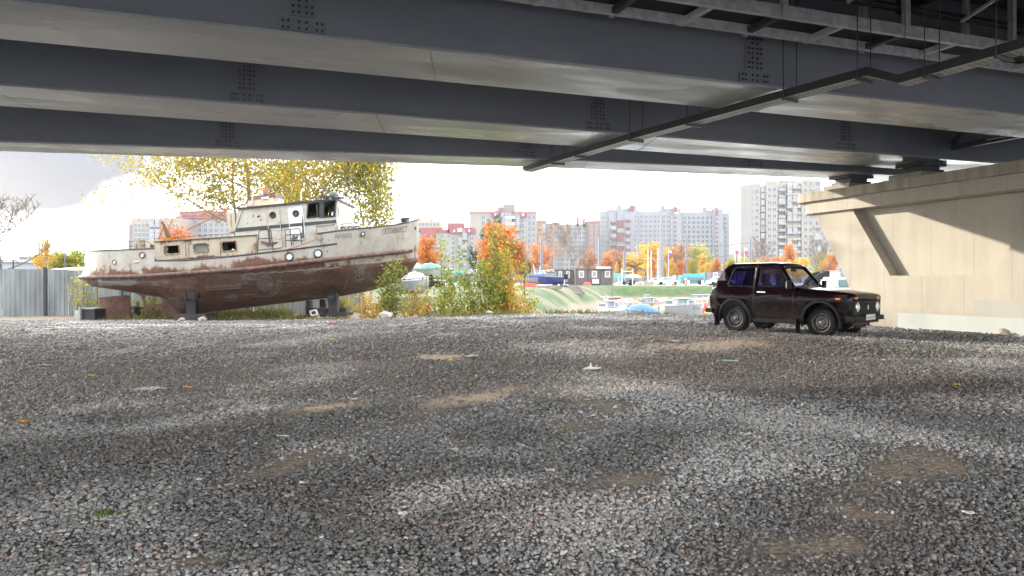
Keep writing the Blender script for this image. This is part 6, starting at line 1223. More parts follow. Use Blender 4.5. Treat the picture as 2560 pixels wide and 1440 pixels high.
gwall = pmat('grey_panel_wall', (.16, .168, .185), .8, var=.10, vs=.12); cwall = pmat('cream_panel_wall', (.18, .165, .145), .8, var=.10, vs=.12); rwall = pmat('red_brown_panel', (.13, .05, .048), .8, var=.15, vs=.3); pwall = pmat('pinkish_grey_wall', (.18, .155, .145), .8, var=.10, vs=.15)
rroof = pmat('crimson_mansard_roof', (.15, .032, .042), .6, var=.12, vs=.2); brk = pmat('red_brick_wall', (.14, .075, .062), .85, var=.15, vs=.2); cgw = pmat('greenish_grey_wall', (.165, .165, .155), .8, var=.10, vs=.1); sand = pmat('sand_wall', (.22, .17, .13), .8, var=.1); gyd = pmat('grey_glass_wall', (.14, .155, .175), .5, var=.2, vs=.2)
pent = pmat('rooftop_brown', (.15, .12, .115), .8, var=.1, vs=.2)
# far left block behind the launch
block('apartment_block', 'pinkish grey tower block seen over the launch stern rail', 250, pwall, [(328, 452, 545, 0, None)], [(334, 374, 4, 558, 700, 12, 1.1, 1.5, .0), (408, 448, 4, 558, 700, 12, 1.1, 1.5, 0)], [(376, 404, 2, 553, 700, 12, 1.7, 2.6, 1.3, gyd)], [(392, 402, 541, 545, -2, pent, 'roof_housing'), (322, 328, 560, 700, .5, pwall, 'side_balcony_stack', 10)])
block('apartment_block', 'crimson roofed block seen past the launch boom', 262, cgw, [(440, 580, 546, 0, None)], [(452, 576, 9, 556, 700, 11, 1.3, 1.5, 0)], [], [(452, 560, 528, 540, 1, rroof, 'roof_slab', 12), (440, 580, 541, 546.5, .8, rroof, 'roof_band', 15), (470, 482, 548, 556, .6, rroof, 'dormer'), (540, 552, 548, 556, .6, rroof, 'dormer')])
block('apartment_block', 'sand coloured block peeking out just past the launch bow', 330, sand, [(1030, 1102, 552, 0, None)], [(1035, 1100, 7, 556, 600, 4, 1.4, 1.6, 0)], [], [(1040, 1050, 546, 552, -2, pent, 'roof_housing'), (1072, 1080, 547, 552, -2, pent, 'roof_housing')])
block('apartment_block', 'low crimson mansard block beside the launch bow', 240, cgw, [(1020, 1090, 590, -3, None), (1090, 1192, 584, 0, None)], [(1124, 1140, 1, 590, 700, 9, 1.2, 1.6, 0), (1096, 1102, 1, 590, 700, 9, 1.0, 1.6, 0), (1172, 1186, 1, 590, 700, 9, 1.2, 1.6, 0), (1052, 1088, 3, 592, 700, 9, 1.2, 1.6, -3.01)], [(1145, 1168, 2, 586, 700, 9, 1.6, 2.2, 1.2, None)],
      [(1124, 1187, 569, 584.2, .5, rroof, 'mansard_roof', 12), (1050, 1124, 573, 590, -2, rroof, 'mansard_roof', 12), (1117, 1157, 556, 569, -2, rroof, 'roof_housing', 8), (1028, 1100, 566, 573, -5, rroof, 'roof_slab', 8), (1134, 1138, 574, 581, .6, frm_w, 'dormer_window', 1), (1171, 1175, 574, 581, .6, frm_w, 'dormer_window', 1), (1144, 1156, 571, 580, .7, frm_w, 'dormer_window', 1), (1158, 1162, 573, 584, .65, gyd, 'dormer_window', 1)])
o_ = block('apartment_block', 'greenish grey block with crimson dormers and a brown rooftop housing', 265, cgw, [(1200, 1342, 532, 0, None), (1174, 1200, 531, 0, pmat('light_gable_wall', (.19, .18, .16), .8, var=.06, vs=.1))], [(1203, 1214, 1, 536, 700, 11, 1.3, 1.7, 0), (1240, 1252, 1, 544, 700, 11, 1.3, 1.7, 0), (1302, 1312, 1, 544, 700, 11, 1.3, 1.7, 0), (1318, 1340, 2, 536, 700, 11, 1.2, 1.7, 0)],
      [(1252, 1262, 1, 532, 700, 11, 1.5, 2.2, 1.2, None), (1263, 1288, 3, 532, 700, 11, 1.25, 2.3, 1.2, pmat('lilac_grey_panel', (.30, .27, .29), .8)), (1290, 1299, 1, 532, 700, 11, 1.5, 2.2, 1.2, None)], [(1174, 1342, 529.5, 532.2, .3, rroof, 'roof_edge', 13), (1229, 1249, 530, 543, .6, rroof, 'dormer'), (1302, 1316, 530, 543, .6, rroof, 'dormer'), (1237, 1243, 533, 541, .75, frm_w, 'dormer_window', 1), (1305, 1310, 534, 541, .75, frm_w, 'dormer_window', 1), (1258, 1288, 509, 529, -2, pent, 'roof_housing', 9), (1243, 1258, 515, 529, -3, pent, 'roof_housing', 8), (1236, 1243, 523, 529, -3, pent, 'roof_housing', 6)])
block('apartment_block', 'long red brick and pale block behind the bare trees', 330, brk, [(1342, 1366, 551, 0, None), (1366, 1380, 558, -2, cgw), (1380, 1400, 556, 0, None), (1400, 1468, 560, -2, cgw), (1468, 1500, 552, 0, None)], [(1368, 1380, 1, 564, 700, 12, 1.6, 1.7, -2), (1402, 1466, 6, 566, 700, 12, 1.6, 1.7, -2), (1384, 1398, 2, 566, 700, 12, 1.3, 1.7, 0), (1472, 1498, 2, 560, 700, 12, 1.3, 1.7, 0)], [(1346, 1364, 2, 560, 700, 12, 1.6, 2.0, 1.1, cgw)], [(1443, 1449, 541, 553, -2, pent, 'chimney_stack', 4), (1458, 1466, 545, 556, -2, pent, 'chimney_stack', 4)])
jx = [1521, 1543, 1592, 1608, 1632, 1657, 1683, 1716, 1740, 1762, 1786, 1808, 1819, 1841]
rp_e = []
for px0 in (1684, 1788):
    for j in range(17): rp_e.append((px0, px0 + 6, 532 + j * 11.2 if px0 < 1700 else 536 + j * 11.0, (532 if px0 < 1700 else 536) + j * 11.2 + 4, 1.1, rwall, 'red_balcony_panel', 1))
for j in range(14): rp_e.append((1574, 1580, 537 + j * 12, 541 + j * 12, 1.1, rwall, 'red_balcony_panel', 1))
block('apartment_block', 'very long light grey panel block with red striped stair towers', 350, gwall, [(1500, 1521, 527, 0, None), (1521, 1559, 524, 1, None), (1559, 1592, 531, 1.5, None), (1592, 1655, 527, 0, None), (1655, 1684, 528, 0, None), (1684, 1702, 520, 1, None), (1702, 1763, 530, 0, None), (1763, 1787, 532, 0, None), (1787, 1806, 523, 1, None), (1806, 1862, 533, 0, None)],
      [(1598, 1654, 5, 536, 702, 14, 1.5, 1.6, 0), (1502, 1519, 3, 538, 702, 14, 1.0, 1.5, 0), (1706, 1785, 7, 539, 702, 14, 1.5, 1.6, 0), (1655, 1676, 2, 536, 702, 14, 1.4, 1.6, 0), (1808, 1860, 5, 541, 702, 14, 1.5, 1.6, 0), (1583, 1590, 1, 536, 702, 14, 1.2, 1.6, 1.5)], [(1524, 1541, 1, 544, 700, 8, 2.6, 2.4, 2.2, rwall), (1562, 1574, 1, 540, 700, 9, 2.2, 2.4, 2.6, rwall)],
      [(1541, 1559, 546, 690, 1.6, rwall, 'red_stair_bay', 1), (1541, 1559, 572, 582, 1.75, gwall, 'pale_band', 1), (1541, 1559, 606, 616, 1.75, gwall, 'pale_band', 1), (1541, 1559, 524.5, 552, 1.9, gyd, 'glass_bay', 1), (1545, 1555, 513, 524, -2, pent, 'roof_housing', 6), (1555, 1574, 519, 531, -2, gwall, 'roof_housing', 6), (1573, 1592, 514, 531, .5, gwall, 'stair_tower_head', 6), (1574, 1584, 514, 528, .9, rwall, 'red_tower_stripe', 1), (1655, 1664, 513, 528, -2, pent, 'roof_housing', 6), (1664, 1684, 520, 528, -3, gwall, 'roof_housing', 6), (1684, 1693, 515, 520, 0, pent, 'tower_cap', 6), (1684, 1690, 520.5, 532, 1.2, rwall, 'red_tower_stripe', 1), (1760, 1769, 516, 531, -2, pent, 'roof_housing', 6), (1769, 1787, 524, 532, -3, gwall, 'roof_housing', 6), (1787, 1796, 518, 523, 0, pent, 'tower_cap', 6), (1788, 1794, 523.5, 536, 1.2, rwall, 'red_tower_stripe', 1), (1676, 1684, 530, 700, .6, gyd, 'recessed_strip', 1), (1780, 1787, 533, 700, .6, gyd, 'recessed_strip', 1)] + rp_e, joints=(jx, (546, 700, 12), 527, 700, .0, 1592, 1684))
wgd = (pmat('grey_old_frame', (.30, .29, .27), .7), None)
block('apartment_block', 'tall cream tower block right beside the bridge pier', 290, cwall, [(1852, 1870, 462.5, 0, None), (1870, 1882, 461, 0, None), (1882, 1901, 459, 0, None), (1901, 1913, 467, -2, gyd), (1913, 1942, 453, 1, None), (1942, 1963, 463, -1, gyd), (1963, 2001, 457, 0, None), (2001, 2050, 450, 1.2, None), (2050, 2112, 545, 0, None), (1960, 2050, 446, -6, None)],
      [(1915, 1940, 2, 466, 698, 14, 1.5, 1.6, 1.0), (2004, 2030, 2, 452, 698, 15, 1.5, 1.6, 1.2), (1886, 1898, 1, 470, 698, 14, 1.5, 1.6, 0), (1879, 1884, 1, 472, 698, 14, .9, 1.5, 0), (2056, 2110, 4, 555, 698, 9, 1.5, 1.6, 0), (2032, 2050, 1, 452, 698, 15, 2.0, 1.7, 1.2)], [(1902, 1912, 1, 465, 698, 14, 1.5, 2.2, .3, None), (1944, 1961, 1, 462, 698, 14, 2.6, 2.4, 1.0, None), (1965, 1991, 2, 458, 698, 15, 1.9, 2.4, 1.4, None), (1992, 2000, 1, 458, 698, 15, 1.1, 2.0, 1.0, pmat('brown_balcony', (.26, .21, .17), .8)), (2030, 2050, 1, 460, 698, 8, 3.0, 2.2, 2.0, None)],
      [(1962, 1963.5, 460, 700, .6, gyd, 'drain_recess', 1), (1918, 1926, 447, 454, -3, pent, 'roof_housing', 5)], joints=([1861, 1870, 1880], (478, 700, 16), 463, 700, 0, 1852, 1882), dep=16)
# ------------------------------------------------------------------ cabins, buses, barriers on the far lot
cab = pmat('brown_cladding', (.06, .044, .043), .6, var=.08, vs=1.0, stretch=(6, 1, .2)); cabr = pmat('cabin_roof_trim', (.06, .05, .05), .6)
wfr = pmat('white_upvc', (.40, .40, .40), .4, var=.03); wgl = pmat('cabin_glass', (.16, .17, .18), .12, var=.3, vs=.6)
def cabin_(px0, px1, y0, y1, d, label, mods, wins, mt=cab, ac=None, awn=None, dep=2.6, group='site cabins on the far bank', wf_=wfr):
    z0 = Zp(y1, d); x0, x1 = X(px0, d), X(px1, d); zt = Zp(y0, d); o = thing('site_cabin', label, 'cabin', ((x0 + x1) / 2, d, z0), 0, group)
    for a, b2, off in mods: MB().box(X(a, d) + .02, X(b2, d) - .02, d + off, d + dep + off, z0 - .3, zt).build('cabin_module', mt, o); MB().box(X(a, d) - .03, X(b2, d) + .03, d + off - .08, d + dep + off + .1, zt + .003, zt + .14).build('roof_edge', cabr, o)
    for (cx, cy, w_, h_, off) in wins:
        x, z = X(cx, d), Zp(cy, d); a = w_ / F * d / 2; b2 = h_ / F * d / 2; q = MB(); q.box(x - a, x + a, d + off - .04, d + off + .05, z - b2, z + b2); f_ = q.build('window', wf_, o); MB().box(x - a + .12, x + a - .12, d + off - .05, d + off - .02, z - b2 + .14, z + b2 - .14).build('pane', wgl, f_)
    if ac: x, z = X(ac[0], d), Zp(ac[1], d); q = MB(); q.box(x - .5, x + .5, d - .4, d + .02, z - .36, z + .36); f_ = q.build('air_conditioner', wfr, o, bevel=.02); MB().lathe([(0, .26), (.02, .26), (.025, .2)], (x + .05, d - .4, z), (0, -1, 0), 14).build('fan_grille', pmat('fan_grey', (.35, .36, .37), .5), f_)
    if awn: x0, x1 = X(awn[0], d), X(awn[1], d); m = MB(); m.box(x0, x1, d - .5, d + 2, Zp(awn[3], d), Zp(awn[2], d)); m.build('roof_tank', wfr, o, bevel=.12)
    return o
cabin_(1388, 1438, 675.5, 710.5, 119, 'dark brown cladded cabin of two small windows set back beside the trailer boats', [(1388, 1438, .9)], [(1401.5, 686.5, 8.5, 17, .9), (1421, 686.5, 8.5, 17, .9)])
cabin_(1438, 1527, 673.5, 713, 117, 'row of joined brown cabin modules with white windows and a white tank on the roof', [(1438, 1469, 0), (1469, 1501, 0), (1501, 1533, 0)], [(1453.5, 685.5, 13, 17, 0), (1486, 685.5, 13, 16, 0), (1518.5, 685.5, 13, 16, 0)], ac=(1488.5, 703.5), awn=(1494, 1526, 667, 673))
cabin_(1776, 1822, 679, 704, 135, 'small grey-brown cabin between the bus and the car', [(1776, 1822, 0)], [(1788.5, 689, 12, 16, 0)], mt=pmat('slate_cladding', (.11, .10, .12), .6, var=.06), wf_=pmat('grey_window_frame', (.38, .38, .4), .5))
tq = pmat('turquoise_bus_paint', (.035, .24, .29), .35, var=.05); bgl = pmat('bus_glass', (.09, .16, .17), .1, var=.3, vs=.4)
def bus(px0, px1, y0, d, label):
    x0, x1 = X(px0, d), X(px1, d); z0 = g1((x0 + x1) / 2, d); zt = Zp(y0, d); o = thing('city_bus', label, 'bus', ((x0 + x1) / 2, d, z0), 0, 'turquoise city buses on the far road')
    MB().box(x0, x1, d, d + 2.5, z0 + .35, zt - .02).build('body', tq, o, bevel=.12); MB().box(x0 - .01 + .15, x1 - .15, d - .02, d + .3, zt - 1.75, zt - .55).build('window_band', bgl, o); MB().box(x0 + .3, x1 - .3, d - .012, d + .3, z0 + .4, z0 + .85).build('white_skirt', wfr, o); MB().box(x0 + 1, x1 - 1, d + .4, d + 2.1, zt, zt + .22).build('roof_pod', tq, o, bevel=.05)
    for f in (.2, .8):
        x = x0 + (x1 - x0) * f; w_ = MB().lathe([(0, .48), (.2, .48), (.22, .3)], (x, d - .01, z0 + .48), (0, -1, 0), 14).build('wheel', tyre, o, smooth=40)
    for f in (.35, .65): MB().box(x0 + (x1 - x0) * f - .6, x0 + (x1 - x0) * f + .6, d - .03, d + .1, z0 + .5, zt - .6).build('door', bgl, o)
bus(1703, 1762, 687, 145, 'turquoise city bus nearest the thick concrete pole'); bus(1752, 1830, 683, 150, 'turquoise city bus partly hidden by the small grey-brown cabin'); bus(1508, 1572, 686, 138, 'turquoise bus behind the covered boat trailer'); bus(1085, 1170, 679, 118, 'turquoise bus seen through the green saplings')
o = thing('barrier_hoarding', 'green framed panel board between the posts beside the bus', 'hoarding', P(1688, 712, 125)); m = MB()
for px in (1682, 1691): m.bar(P(px, 714, 125), P(px, 687, 125), .12)
m.bar(P(1682, 688, 125), P(1720, 688, 125), .05); m.bar(P(1720, 714, 125), P(1720, 687, 125), .10); m.build('frame', pmat('dark_green_post', (.03, .10, .09), .5), o); MB().box(X(1681, 125), X(1690, 125), 124.9, 125, Zp(697, 125), Zp(689, 125)).build('board', pmat('pale_board', (.42, .42, .47), .6), o)
o = thing('road_barrier', 'white portable arched barrier in front of the turquoise bus', 'barrier', P(1739, 712, 121)); m = MB(); m.box(X(1719, 121), X(1723, 121), 120.6, 121.2, .7, Zp(700.5, 121)); m.box(X(1754, 121), X(1758, 121), 120.6, 121.2, .7, Zp(700.5, 121)); m.build('end_block', wfr, o, bevel=.05); MB().box(X(1722, 121), X(1755, 121), 120.8, 120.95, Zp(702.8, 121), Zp(701, 121)).build('top_beam', cabr, o)
rw = pmat('traffic_red', (.60, .05, .04), .45, var=.08)
def beacon(px, y0, d, label):
    x = X(px, d); z0 = .88; o = thing('traffic_beacon', label, 'traffic beacon', (x, d, z0), 0, 'red and white road beacons'); h = Zp(y0, d) - z0; MB().lathe([(0, .28), (h * .25, .22), (h * .26, .12), (h * .3, .12)], (x, d, z0), (0, 0, 1), 12).build('red_base', rw, o, smooth=40); MB().lathe([(h * .3, .13), (h * .6, .12)], (x, d, z0), (0, 0, 1), 10).build('white_band', wfr, o); MB().lathe([(h * .602, .12), (h * .75, .11)], (x, d, z0), (0, 0, 1), 10).build('red_band', rw, o); MB().ball((x, d, z0 + h * .85), .2, 8).build('lamp', wfr, o)
beacon(1683, 697, 120, 'red and white beacon beside the green framed board'); beacon(1714, 696, 120, 'red and white beacon at the near corner of the turquoise bus'); beacon(1779, 698, 122, 'red and white beacon under the small grey-brown cabin')
def waterbar(px, y0, y1, d, label, w_=1.2):
    x = X(px, d); z = Zp(y1, d); o = MB(); o.loft([[(x - w_ / 2 * f, d - .2 * f, z + h), (x + w_ / 2 * f, d - .2 * f, z + h), (x + w_ / 2 * f, d + .2 * f, z + h), (x - w_ / 2 * f, d + .2 * f, z + h)] for h, f in ((0, 1), (.25, 1), (.72, .72))]); tag(o.build('water_barrier', rw, None, bevel=.03), label, 'barrier', 'red plastic barriers')
waterbar(1468.5, 707, 717, 112, 'red plastic barrier by the brown cabins'); waterbar(1320, 717, 724, 80, 'red plastic barrier at the end of the boat yard near the saplings'); waterbar(1334, 716, 724, 82, 'red plastic barrier just under the parked motorboats'); waterbar(1786, 709, 714, 123, 'low red plastic barrier beside the car rear')
dirtp = MB(); x, d = X(1612, 128), 128
rr = np.random.default_rng(4); dirtp.loft([[(x + math.cos(a) * r_ * (1 + rr.normal(0, .07)), d + math.sin(a) * r_ * .8, .8 + h) for a in np.linspace(0, 6.283, 22)[:-1]] for r_, h in ((1.9, 0), (1.4, .35), (.8, .68), (.2, .85))]); tag(dirtp.build('soil_heap', pmat('soil', (.12, .09, .075), .95, var=.3, vs=3, bump=.4), None, smooth=80), 'heap of brown soil behind the covered boat trailer', 'soil heap')
def far_car(px, d, col, label, L_=4.2, rz=0, zb=None):
    x = X(px, d); z = g1(x, d) if zb is None else zb; mt = pmat('car_paint_%d' % int(sum(col) * 100), col, .3, coat=.5, var=.04); o = thing('far_car', label, 'car', (x, d, z), rz, 'cars parked on the far lot'); q = [(-.5, .25), (-.5, .62), (-.42, .8), (-.30, .86), (-.2, 1.32), (.12, 1.36), (.28, .92), (.46, .8), (.5, .6), (.5, .25)]
    m = MB(); m.loft([[(a * L_, y * (.84 if b_ > 1 else .9) / .9, b_) for a, b_ in q] for y in (-.88, .88)]); m.build('body', mt, o, world=False, bevel=.04)
    g = [(-.285, .9), (-.19, 1.28), (.11, 1.31), (.24, .92)]; m = MB(); m.loft([[(a * L_, y, b_) for a, b_ in g] for y in (-.89, .89)]); m.build('side_windows', bgl, o, world=False)
    for sx in (-.31, .31):
        for sy in (-.8, .8): MB().lathe([(-.1, .32), (.1, .32), (.11, .18)], (sx * L_, sy, .32), (0, math.copysign(1, sy), 0), 12).build('wheel', tyre, o, world=False)
    return o
far_car(1643, 150, (.55, .56, .58), 'pale saloon car behind the thick concrete pole'); far_car(1668, 135, (.62, .62, .64), 'white car half hidden by the grass bank near the green board'); far_car(1800, 118, (.6, .62, .66), 'white car on the far road seen behind the off-road car'); far_car(1180, 112, (.5, .52, .55), 'pale car seen through the saplings')
vz = .2
o = thing('white_van', 'white van parked between the off-road car and the pier', 'van', (X(2110, 40), 40, .1)); vp = pmat('white_van_paint', (.34, .35, .36), .3, var=.05); a, b2 = X(2076, 40), X(2160, 40)
m = MB(); m.add([], []); m.box(a, b2, 40, 41.9, .35, 1.2); m.build('body', vp, o, bevel=.1); MB().loft([[(a + .1, 40.05, 1.202), (b2 - .1, 40.05, 1.202), (b2 - .1, 41.85, 1.202), (a + .1, 41.85, 1.202)], [(a + .35, 40.2, 1.75), (b2 - .3, 40.2, 1.75), (b2 - .3, 41.7, 1.75), (a + .35, 41.7, 1.75)]]).build('cab_roof', vp, o); MB().box(a + .5, a + 1.0, 40.02, 40.1, 1.23, 1.6).build('window', bgl, o); MB().box(a + 1.15, b2 - .4, 40.02, 40.1, 1.23, 1.6).build('window', bgl, o)
for x in (a + .4, b2 - .4): MB().lathe([(-.1, .33), (.1, .33)], (x, 39.98, .35), (0, -1, 0), 14).build('wheel', tyre, o)
# ------------------------------------------------------------------ boats
whb = pmat('white_boat_gelcoat', (.20, .205, .22), .35, var=.10, vs=1.2); dkh = pmat('dark_hull_paint', (.045, .045, .06), .35, var=.15); nav = pmat('navy_hull_paint', (.02, .03, .12), .3, var=.1); brn = pmat('varnished_brown_wood', (.28, .12, .06), .5, var=.25, vs=4); redc = pmat('dull_red_paint', (.22, .05, .045), .5, var=.15); blt = pmat('blue_tarpaulin', (.015, .09, .30), .5, var=.2, vs=2, bump=.5, bs=6); grt_ = pmat('green_tarpaulin', (.02, .17, .125), .5, var=.25, vs=2, bump=.5, bs=6); wht = pmat('white_tarpaulin', (.32, .325, .34), .6, var=.1, vs=2, bump=.5, bs=5); ght = pmat('grey_blue_tarpaulin', (.2, .25, .25), .6, var=.1, bump=.5, bs=5)
def mboat(label, px0, px1, zk, d, hull=whb, cabn=None, h=.9, beam=1.9, band=None, cover=None, trailer=False, canopy_=None, group='boats moored in the basin', rail=True, cz=.7, motor=False, txt=None, flip=False, rz=0):
    """a small motorboat; bow towards px1 unless flipped; zk = height of the keel line"""
    x0, x1 = X(px0, d), X(px1, d); Ln = abs(x1 - x0); o = thing('motorboat' if not trailer else 'boat_on_trailer', label, 'boat', ((x0 + x1) / 2, d, zk), (math.pi if flip else 0) + rz, group); hb_ = beam / 2
    st = []; nS = 12
    for i in range(nS + 1):
        s_ = i / nS; x = -Ln / 2 + Ln * s_; bb = hb_ * (1 - max(0, (s_ - .45) / .55) ** 2.2) * (.92 + .08 * min(1, s_ * 4)); sh = h * (1 + .30 * max(0, s_ - .3) ** 1.5); kz = .0 + .55 * h * max(0, (s_ - .72) / .28) ** 1.8
        bb = max(bb, .02); st.append([(x, -bb, sh), (x + .0, -bb * .97, sh * .7), (x, -bb * .8, kz + .28 * h * (1 - .4 * s_)), (x, 0, kz), (x, bb * .8, kz + .28 * h * (1 - .4 * s_)), (x, bb * .97, sh * .7), (x, bb, sh), (x, 0, sh + .03)])
    m = MB(); m.loft(st); m.build('hull', hull, o, world=False, smooth=40)
    if band:
        m = MB(); m.loft([[(p[0][0], p[0][1] - .006, p[0][2] * .98), (p[1][0], p[1][1] - .03, p[1][2] * 1.06), (p[1][0], p[1][1] + .02, p[1][2] * 1.06), (p[0][0], p[0][1] + .04, p[0][2] * .98)] for p in st[:-1]]); m.build('hull_band', band, o, world=False)
    m = MB(); m.tube([Vector(p[0]) for p in st] + [Vector(p[6]) for p in st[::-1]], .035, 5, closed=True); m.build('gunwale', brn if band is brn else whb, o, world=False)
    if cabn is not None:
        cc_ = []; A0, A1 = -.22 * Ln, .26 * Ln; m = MB(); w_ = hb_ * .78
        m.loft([[(A0, -w_, h * 1.0), (A1, -w_ * .8, h * 1.1), (A1, w_ * .8, h * 1.1), (A0, w_, h * 1.0)], [(A0, -w_ * .9, h + cz), (A1 - cz * .8, -w_ * .7, h + cz), (A1 - cz * .8, w_ * .7, h + cz), (A0, w_ * .9, h + cz)]]); cb2 = m.build('cabin', cabn, o, world=False, bevel=.03)
        for s_ in (-1, 1):
            for k in range(3): f0, f1 = .08 + .27 * k, .28 + .27 * k; xx = lambda f, zf: A0 + (A1 - cz * .8 * zf - A0) * f; yy = lambda f, zf: s_ * (w_ * (1 - .2 * f) * (1 - .1 * zf) + .012); m = MB(); m.add([(xx(f0, .35), yy(f0, .35), h + cz * .38), (xx(f1, .35), yy(f1, .35), h + cz * .38), (xx(f1, .8), yy(f1, .8), h + cz * .82), (xx(f0, .8), yy(f0, .8), h + cz * .82)], [(0, 1, 2, 3)]); m.build('cabin_window', bgl, cb2, world=False, fix=False)
        MB().box(A0 - .1, A1 - cz * .8 + .1, -w_ * .95, w_ * .95, h + cz + .003, h + cz + .05).build('cabin_roof', whb, cb2, world=False)
    if cover is not None:
        m = MB(); m.loft([[(p[0][0], p[0][1] * 1.03, p[0][2] * .86), (p[0][0], p[0][1] * .98, p[0][2] + .03), (p[0][0], p[0][1] * .4, p[0][2] + .42 * (math.sin(math.pi * min(1, .12 + i / 12 * .9))) * (1 + .12 * math.sin(i * 2.3))), (p[0][0], 0, p[0][2] + .50 * math.sin(math.pi * min(1, .12 + i / 12 * .9)) * (1 + .12 * math.sin(i * 2.3))), (p[0][0], -p[0][1] * .4, p[0][2] + .42 * math.sin(math.pi * min(1, .12 + i / 12 * .9))), (p[0][0], -p[0][1] * .98, p[0][2] + .03), (p[0][0], -p[0][1] * 1.03, p[0][2] * .86)] for i, p in enumerate(st)]); m.build('cover', cover, o, world=False, smooth=50)
    if canopy_ is not None:
        m = MB(); zt = h + 1.25; m.loft([[(-.3 * Ln, y, zt - .18), (-.2 * Ln, y, zt), (.02 * Ln, y, zt), (.1 * Ln, y, zt - .2)] for y in (-hb_ * .8, hb_ * .8)], closed=False, caps=False); q = m.build('canopy', canopy_, o, world=False); q.modifiers.new('s', 'SOLIDIFY').thickness = .04; m = MB()
        for y in (-hb_ * .8, hb_ * .8): m.bar((-.25 * Ln, y, zt - .1), (-.15 * Ln, y, h), .03); m.bar((.05 * Ln, y, zt - .1), (-.05 * Ln, y, h), .03); m.bar((.0, y, h), (.14 * Ln, y, h + .5), .03)
        m.build('canopy_frame', galv, o, world=False)
    if rail:
        m = MB(); tp_ = [Vector((p[0][0], p[0][1] * .95, p[0][2] + .38)) for p in st[6:]] + [Vector((p[6][0], p[6][1] * .95, p[6][2] + .38)) for p in st[6:][::-1]]; m.tube(tp_, .018, 4)
        for p in st[6::2]: m.bar((p[0][0], p[0][1] * .95, p[0][2]), (p[0][0], p[0][1] * .95, p[0][2] + .38), .025); m.bar((p[6][0], p[6][1] * .95, p[6][2]), (p[6][0], p[6][1] * .95, p[6][2] + .38), .025)
        m.build('bow_rail', galv, o, world=False)
    if motor: m = MB(); m.box(-Ln / 2 - .5, -Ln / 2 - .05, -.2, .2, h * .7, h * 1.35); m.bar((-Ln / 2 - .3, 0, h * .7), (-Ln / 2 - .3, 0, -.1), .12, .2); m.build('outboard_motor', blkp, o, world=False, bevel=.04)
    if trailer:
        zg = g1(X((px0 + px1) / 2, d), d) - zk; m = MB(); m.bar((-Ln * .35, -.7, .0), (Ln * .4, -.3, .0), .1); m.bar((-Ln * .35, .7, .0), (Ln * .4, .3, .0), .1); m.bar((Ln * .4, 0, 0), (Ln * .62, 0, -.1), .1); m.bar((-Ln * .3, -.9, -.02), (-Ln * .3, .9, -.02), .1); m.bar((Ln * .55, 0, 0), (Ln * .55, 0, zg), .06); m.bar((.0, -.6, 0), (.0, -.7, .3), .06); m.bar((.1 * Ln, -.5, 0), (.1 * Ln, -.6, .35), .06); m.build('trailer_frame', galv, o, world=False)
        for y in (-.95, .95): MB().lathe([(-.09, -zg if zg < -.1 else .3), (.09, -zg if zg < -.1 else .3), (.1, .15)], (-Ln * .15, y, 0 if zg < -.25 else zg + .3), (0, math.copysign(1, y), 0), 12).build('trailer_wheel', tyre, o, world=False)
    if txt: flat_text(txt, (Ln * .18, -hb_ * .99 - .02, h * .82), Ln * .14, h * .22, 'hull_number', ptx, o, (1, 0, 0), (0, 0, 1))
    return o
# on the yard beyond the saplings
TR = 'boats standing ashore on trailers'
mboat('white and blue cabin motorboat on a trailer with a blue sun canopy', 1316, 1382, Zp(712, 84), 84, cabn=whb, band=pmat('royal_blue_stripe', (.03, .08, .45), .35), trailer=True, canopy_=pmat('navy_canvas', (.03, .05, .22), .7), h=1.15, group=TR, cz=.6, motor=True, beam=2.2)
mboat('navy open motorboat on a trailer beside the brown cabin', 1345, 1408, Zp(712, 80), 80, hull=nav, cabn=pmat('smoked_windscreen', (.08, .09, .11), .2), trailer=True, h=.85, group=TR, cz=.5, flip=True, rail=False, motor=True)
o = mboat('small grey dinghy with a dark outboard engine close to the brown cabin', 1388, 1418, Zp(711, 86), 86, hull=pmat('dinghy_grey', (.30, .31, .33), .5), trailer=True, h=.6, beam=1.5, group=TR, rail=False, motor=True)
mboat('dark hulled boat under a pale cover on a trailer beyond the cabins', 1563, 1605, Zp(706, 118), 118, hull=pmat('grey_hull', (.16, .17, .18), .4), cover=wht, trailer=True, h=.8, group=TR, rail=False, beam=2.2)
o = thing('gantry_frame', 'thin grey frame of two posts and a crossbar over the covered boat', 'frame', P(1568, 712, 116)); m = MB()
for px in (1554.5, 1581.5): m.bar(P(px, 713, 116), P(px, 672, 116), .12)
m.bar(P(1554.5, 678.5, 116), P(1581.5, 678.5, 116), .06); m.bar(P(1546.5, 690, 116), P(1546.5, 713, 116), .08); m.bar(P(1534, 711, 115), P(1558, 702, 115), .12); m.build('frame_bars', galv, o)
mboat('long boat under a green tarpaulin seen by the launch bow', 1045, 1108, Zp(700, 66), 66, cover=grt_, h=1.0, beam=2.4, group=TR, trailer=True, rail=False); mboat('boat under a pale grey-green cover right behind the launch stem', 1018, 1058, Zp(697, 70), 70, cover=ght, h=1.0, beam=2.4, group=TR, trailer=True, rail=False, flip=True)
mboat('white upturned cabin boat ashore under the green tarpaulin boat', 1000, 1072, Zp(735, 50), 50, cover=wht, h=1.0, beam=2.6, group=TR, trailer=False, rail=False); mboat('white and dark motorboat on a trailer behind the thin saplings', 1075, 1135, Zp(707, 74), 74, cabn=whb, band=dkh, h=.9, group=TR, trailer=True, motor=True, cz=.5); mboat('white motorboat ashore behind the dark green sapling', 1148, 1200, Zp(707, 78), 78, cabn=whb, band=nav, h=.9, group=TR, trailer=True, cz=.6)
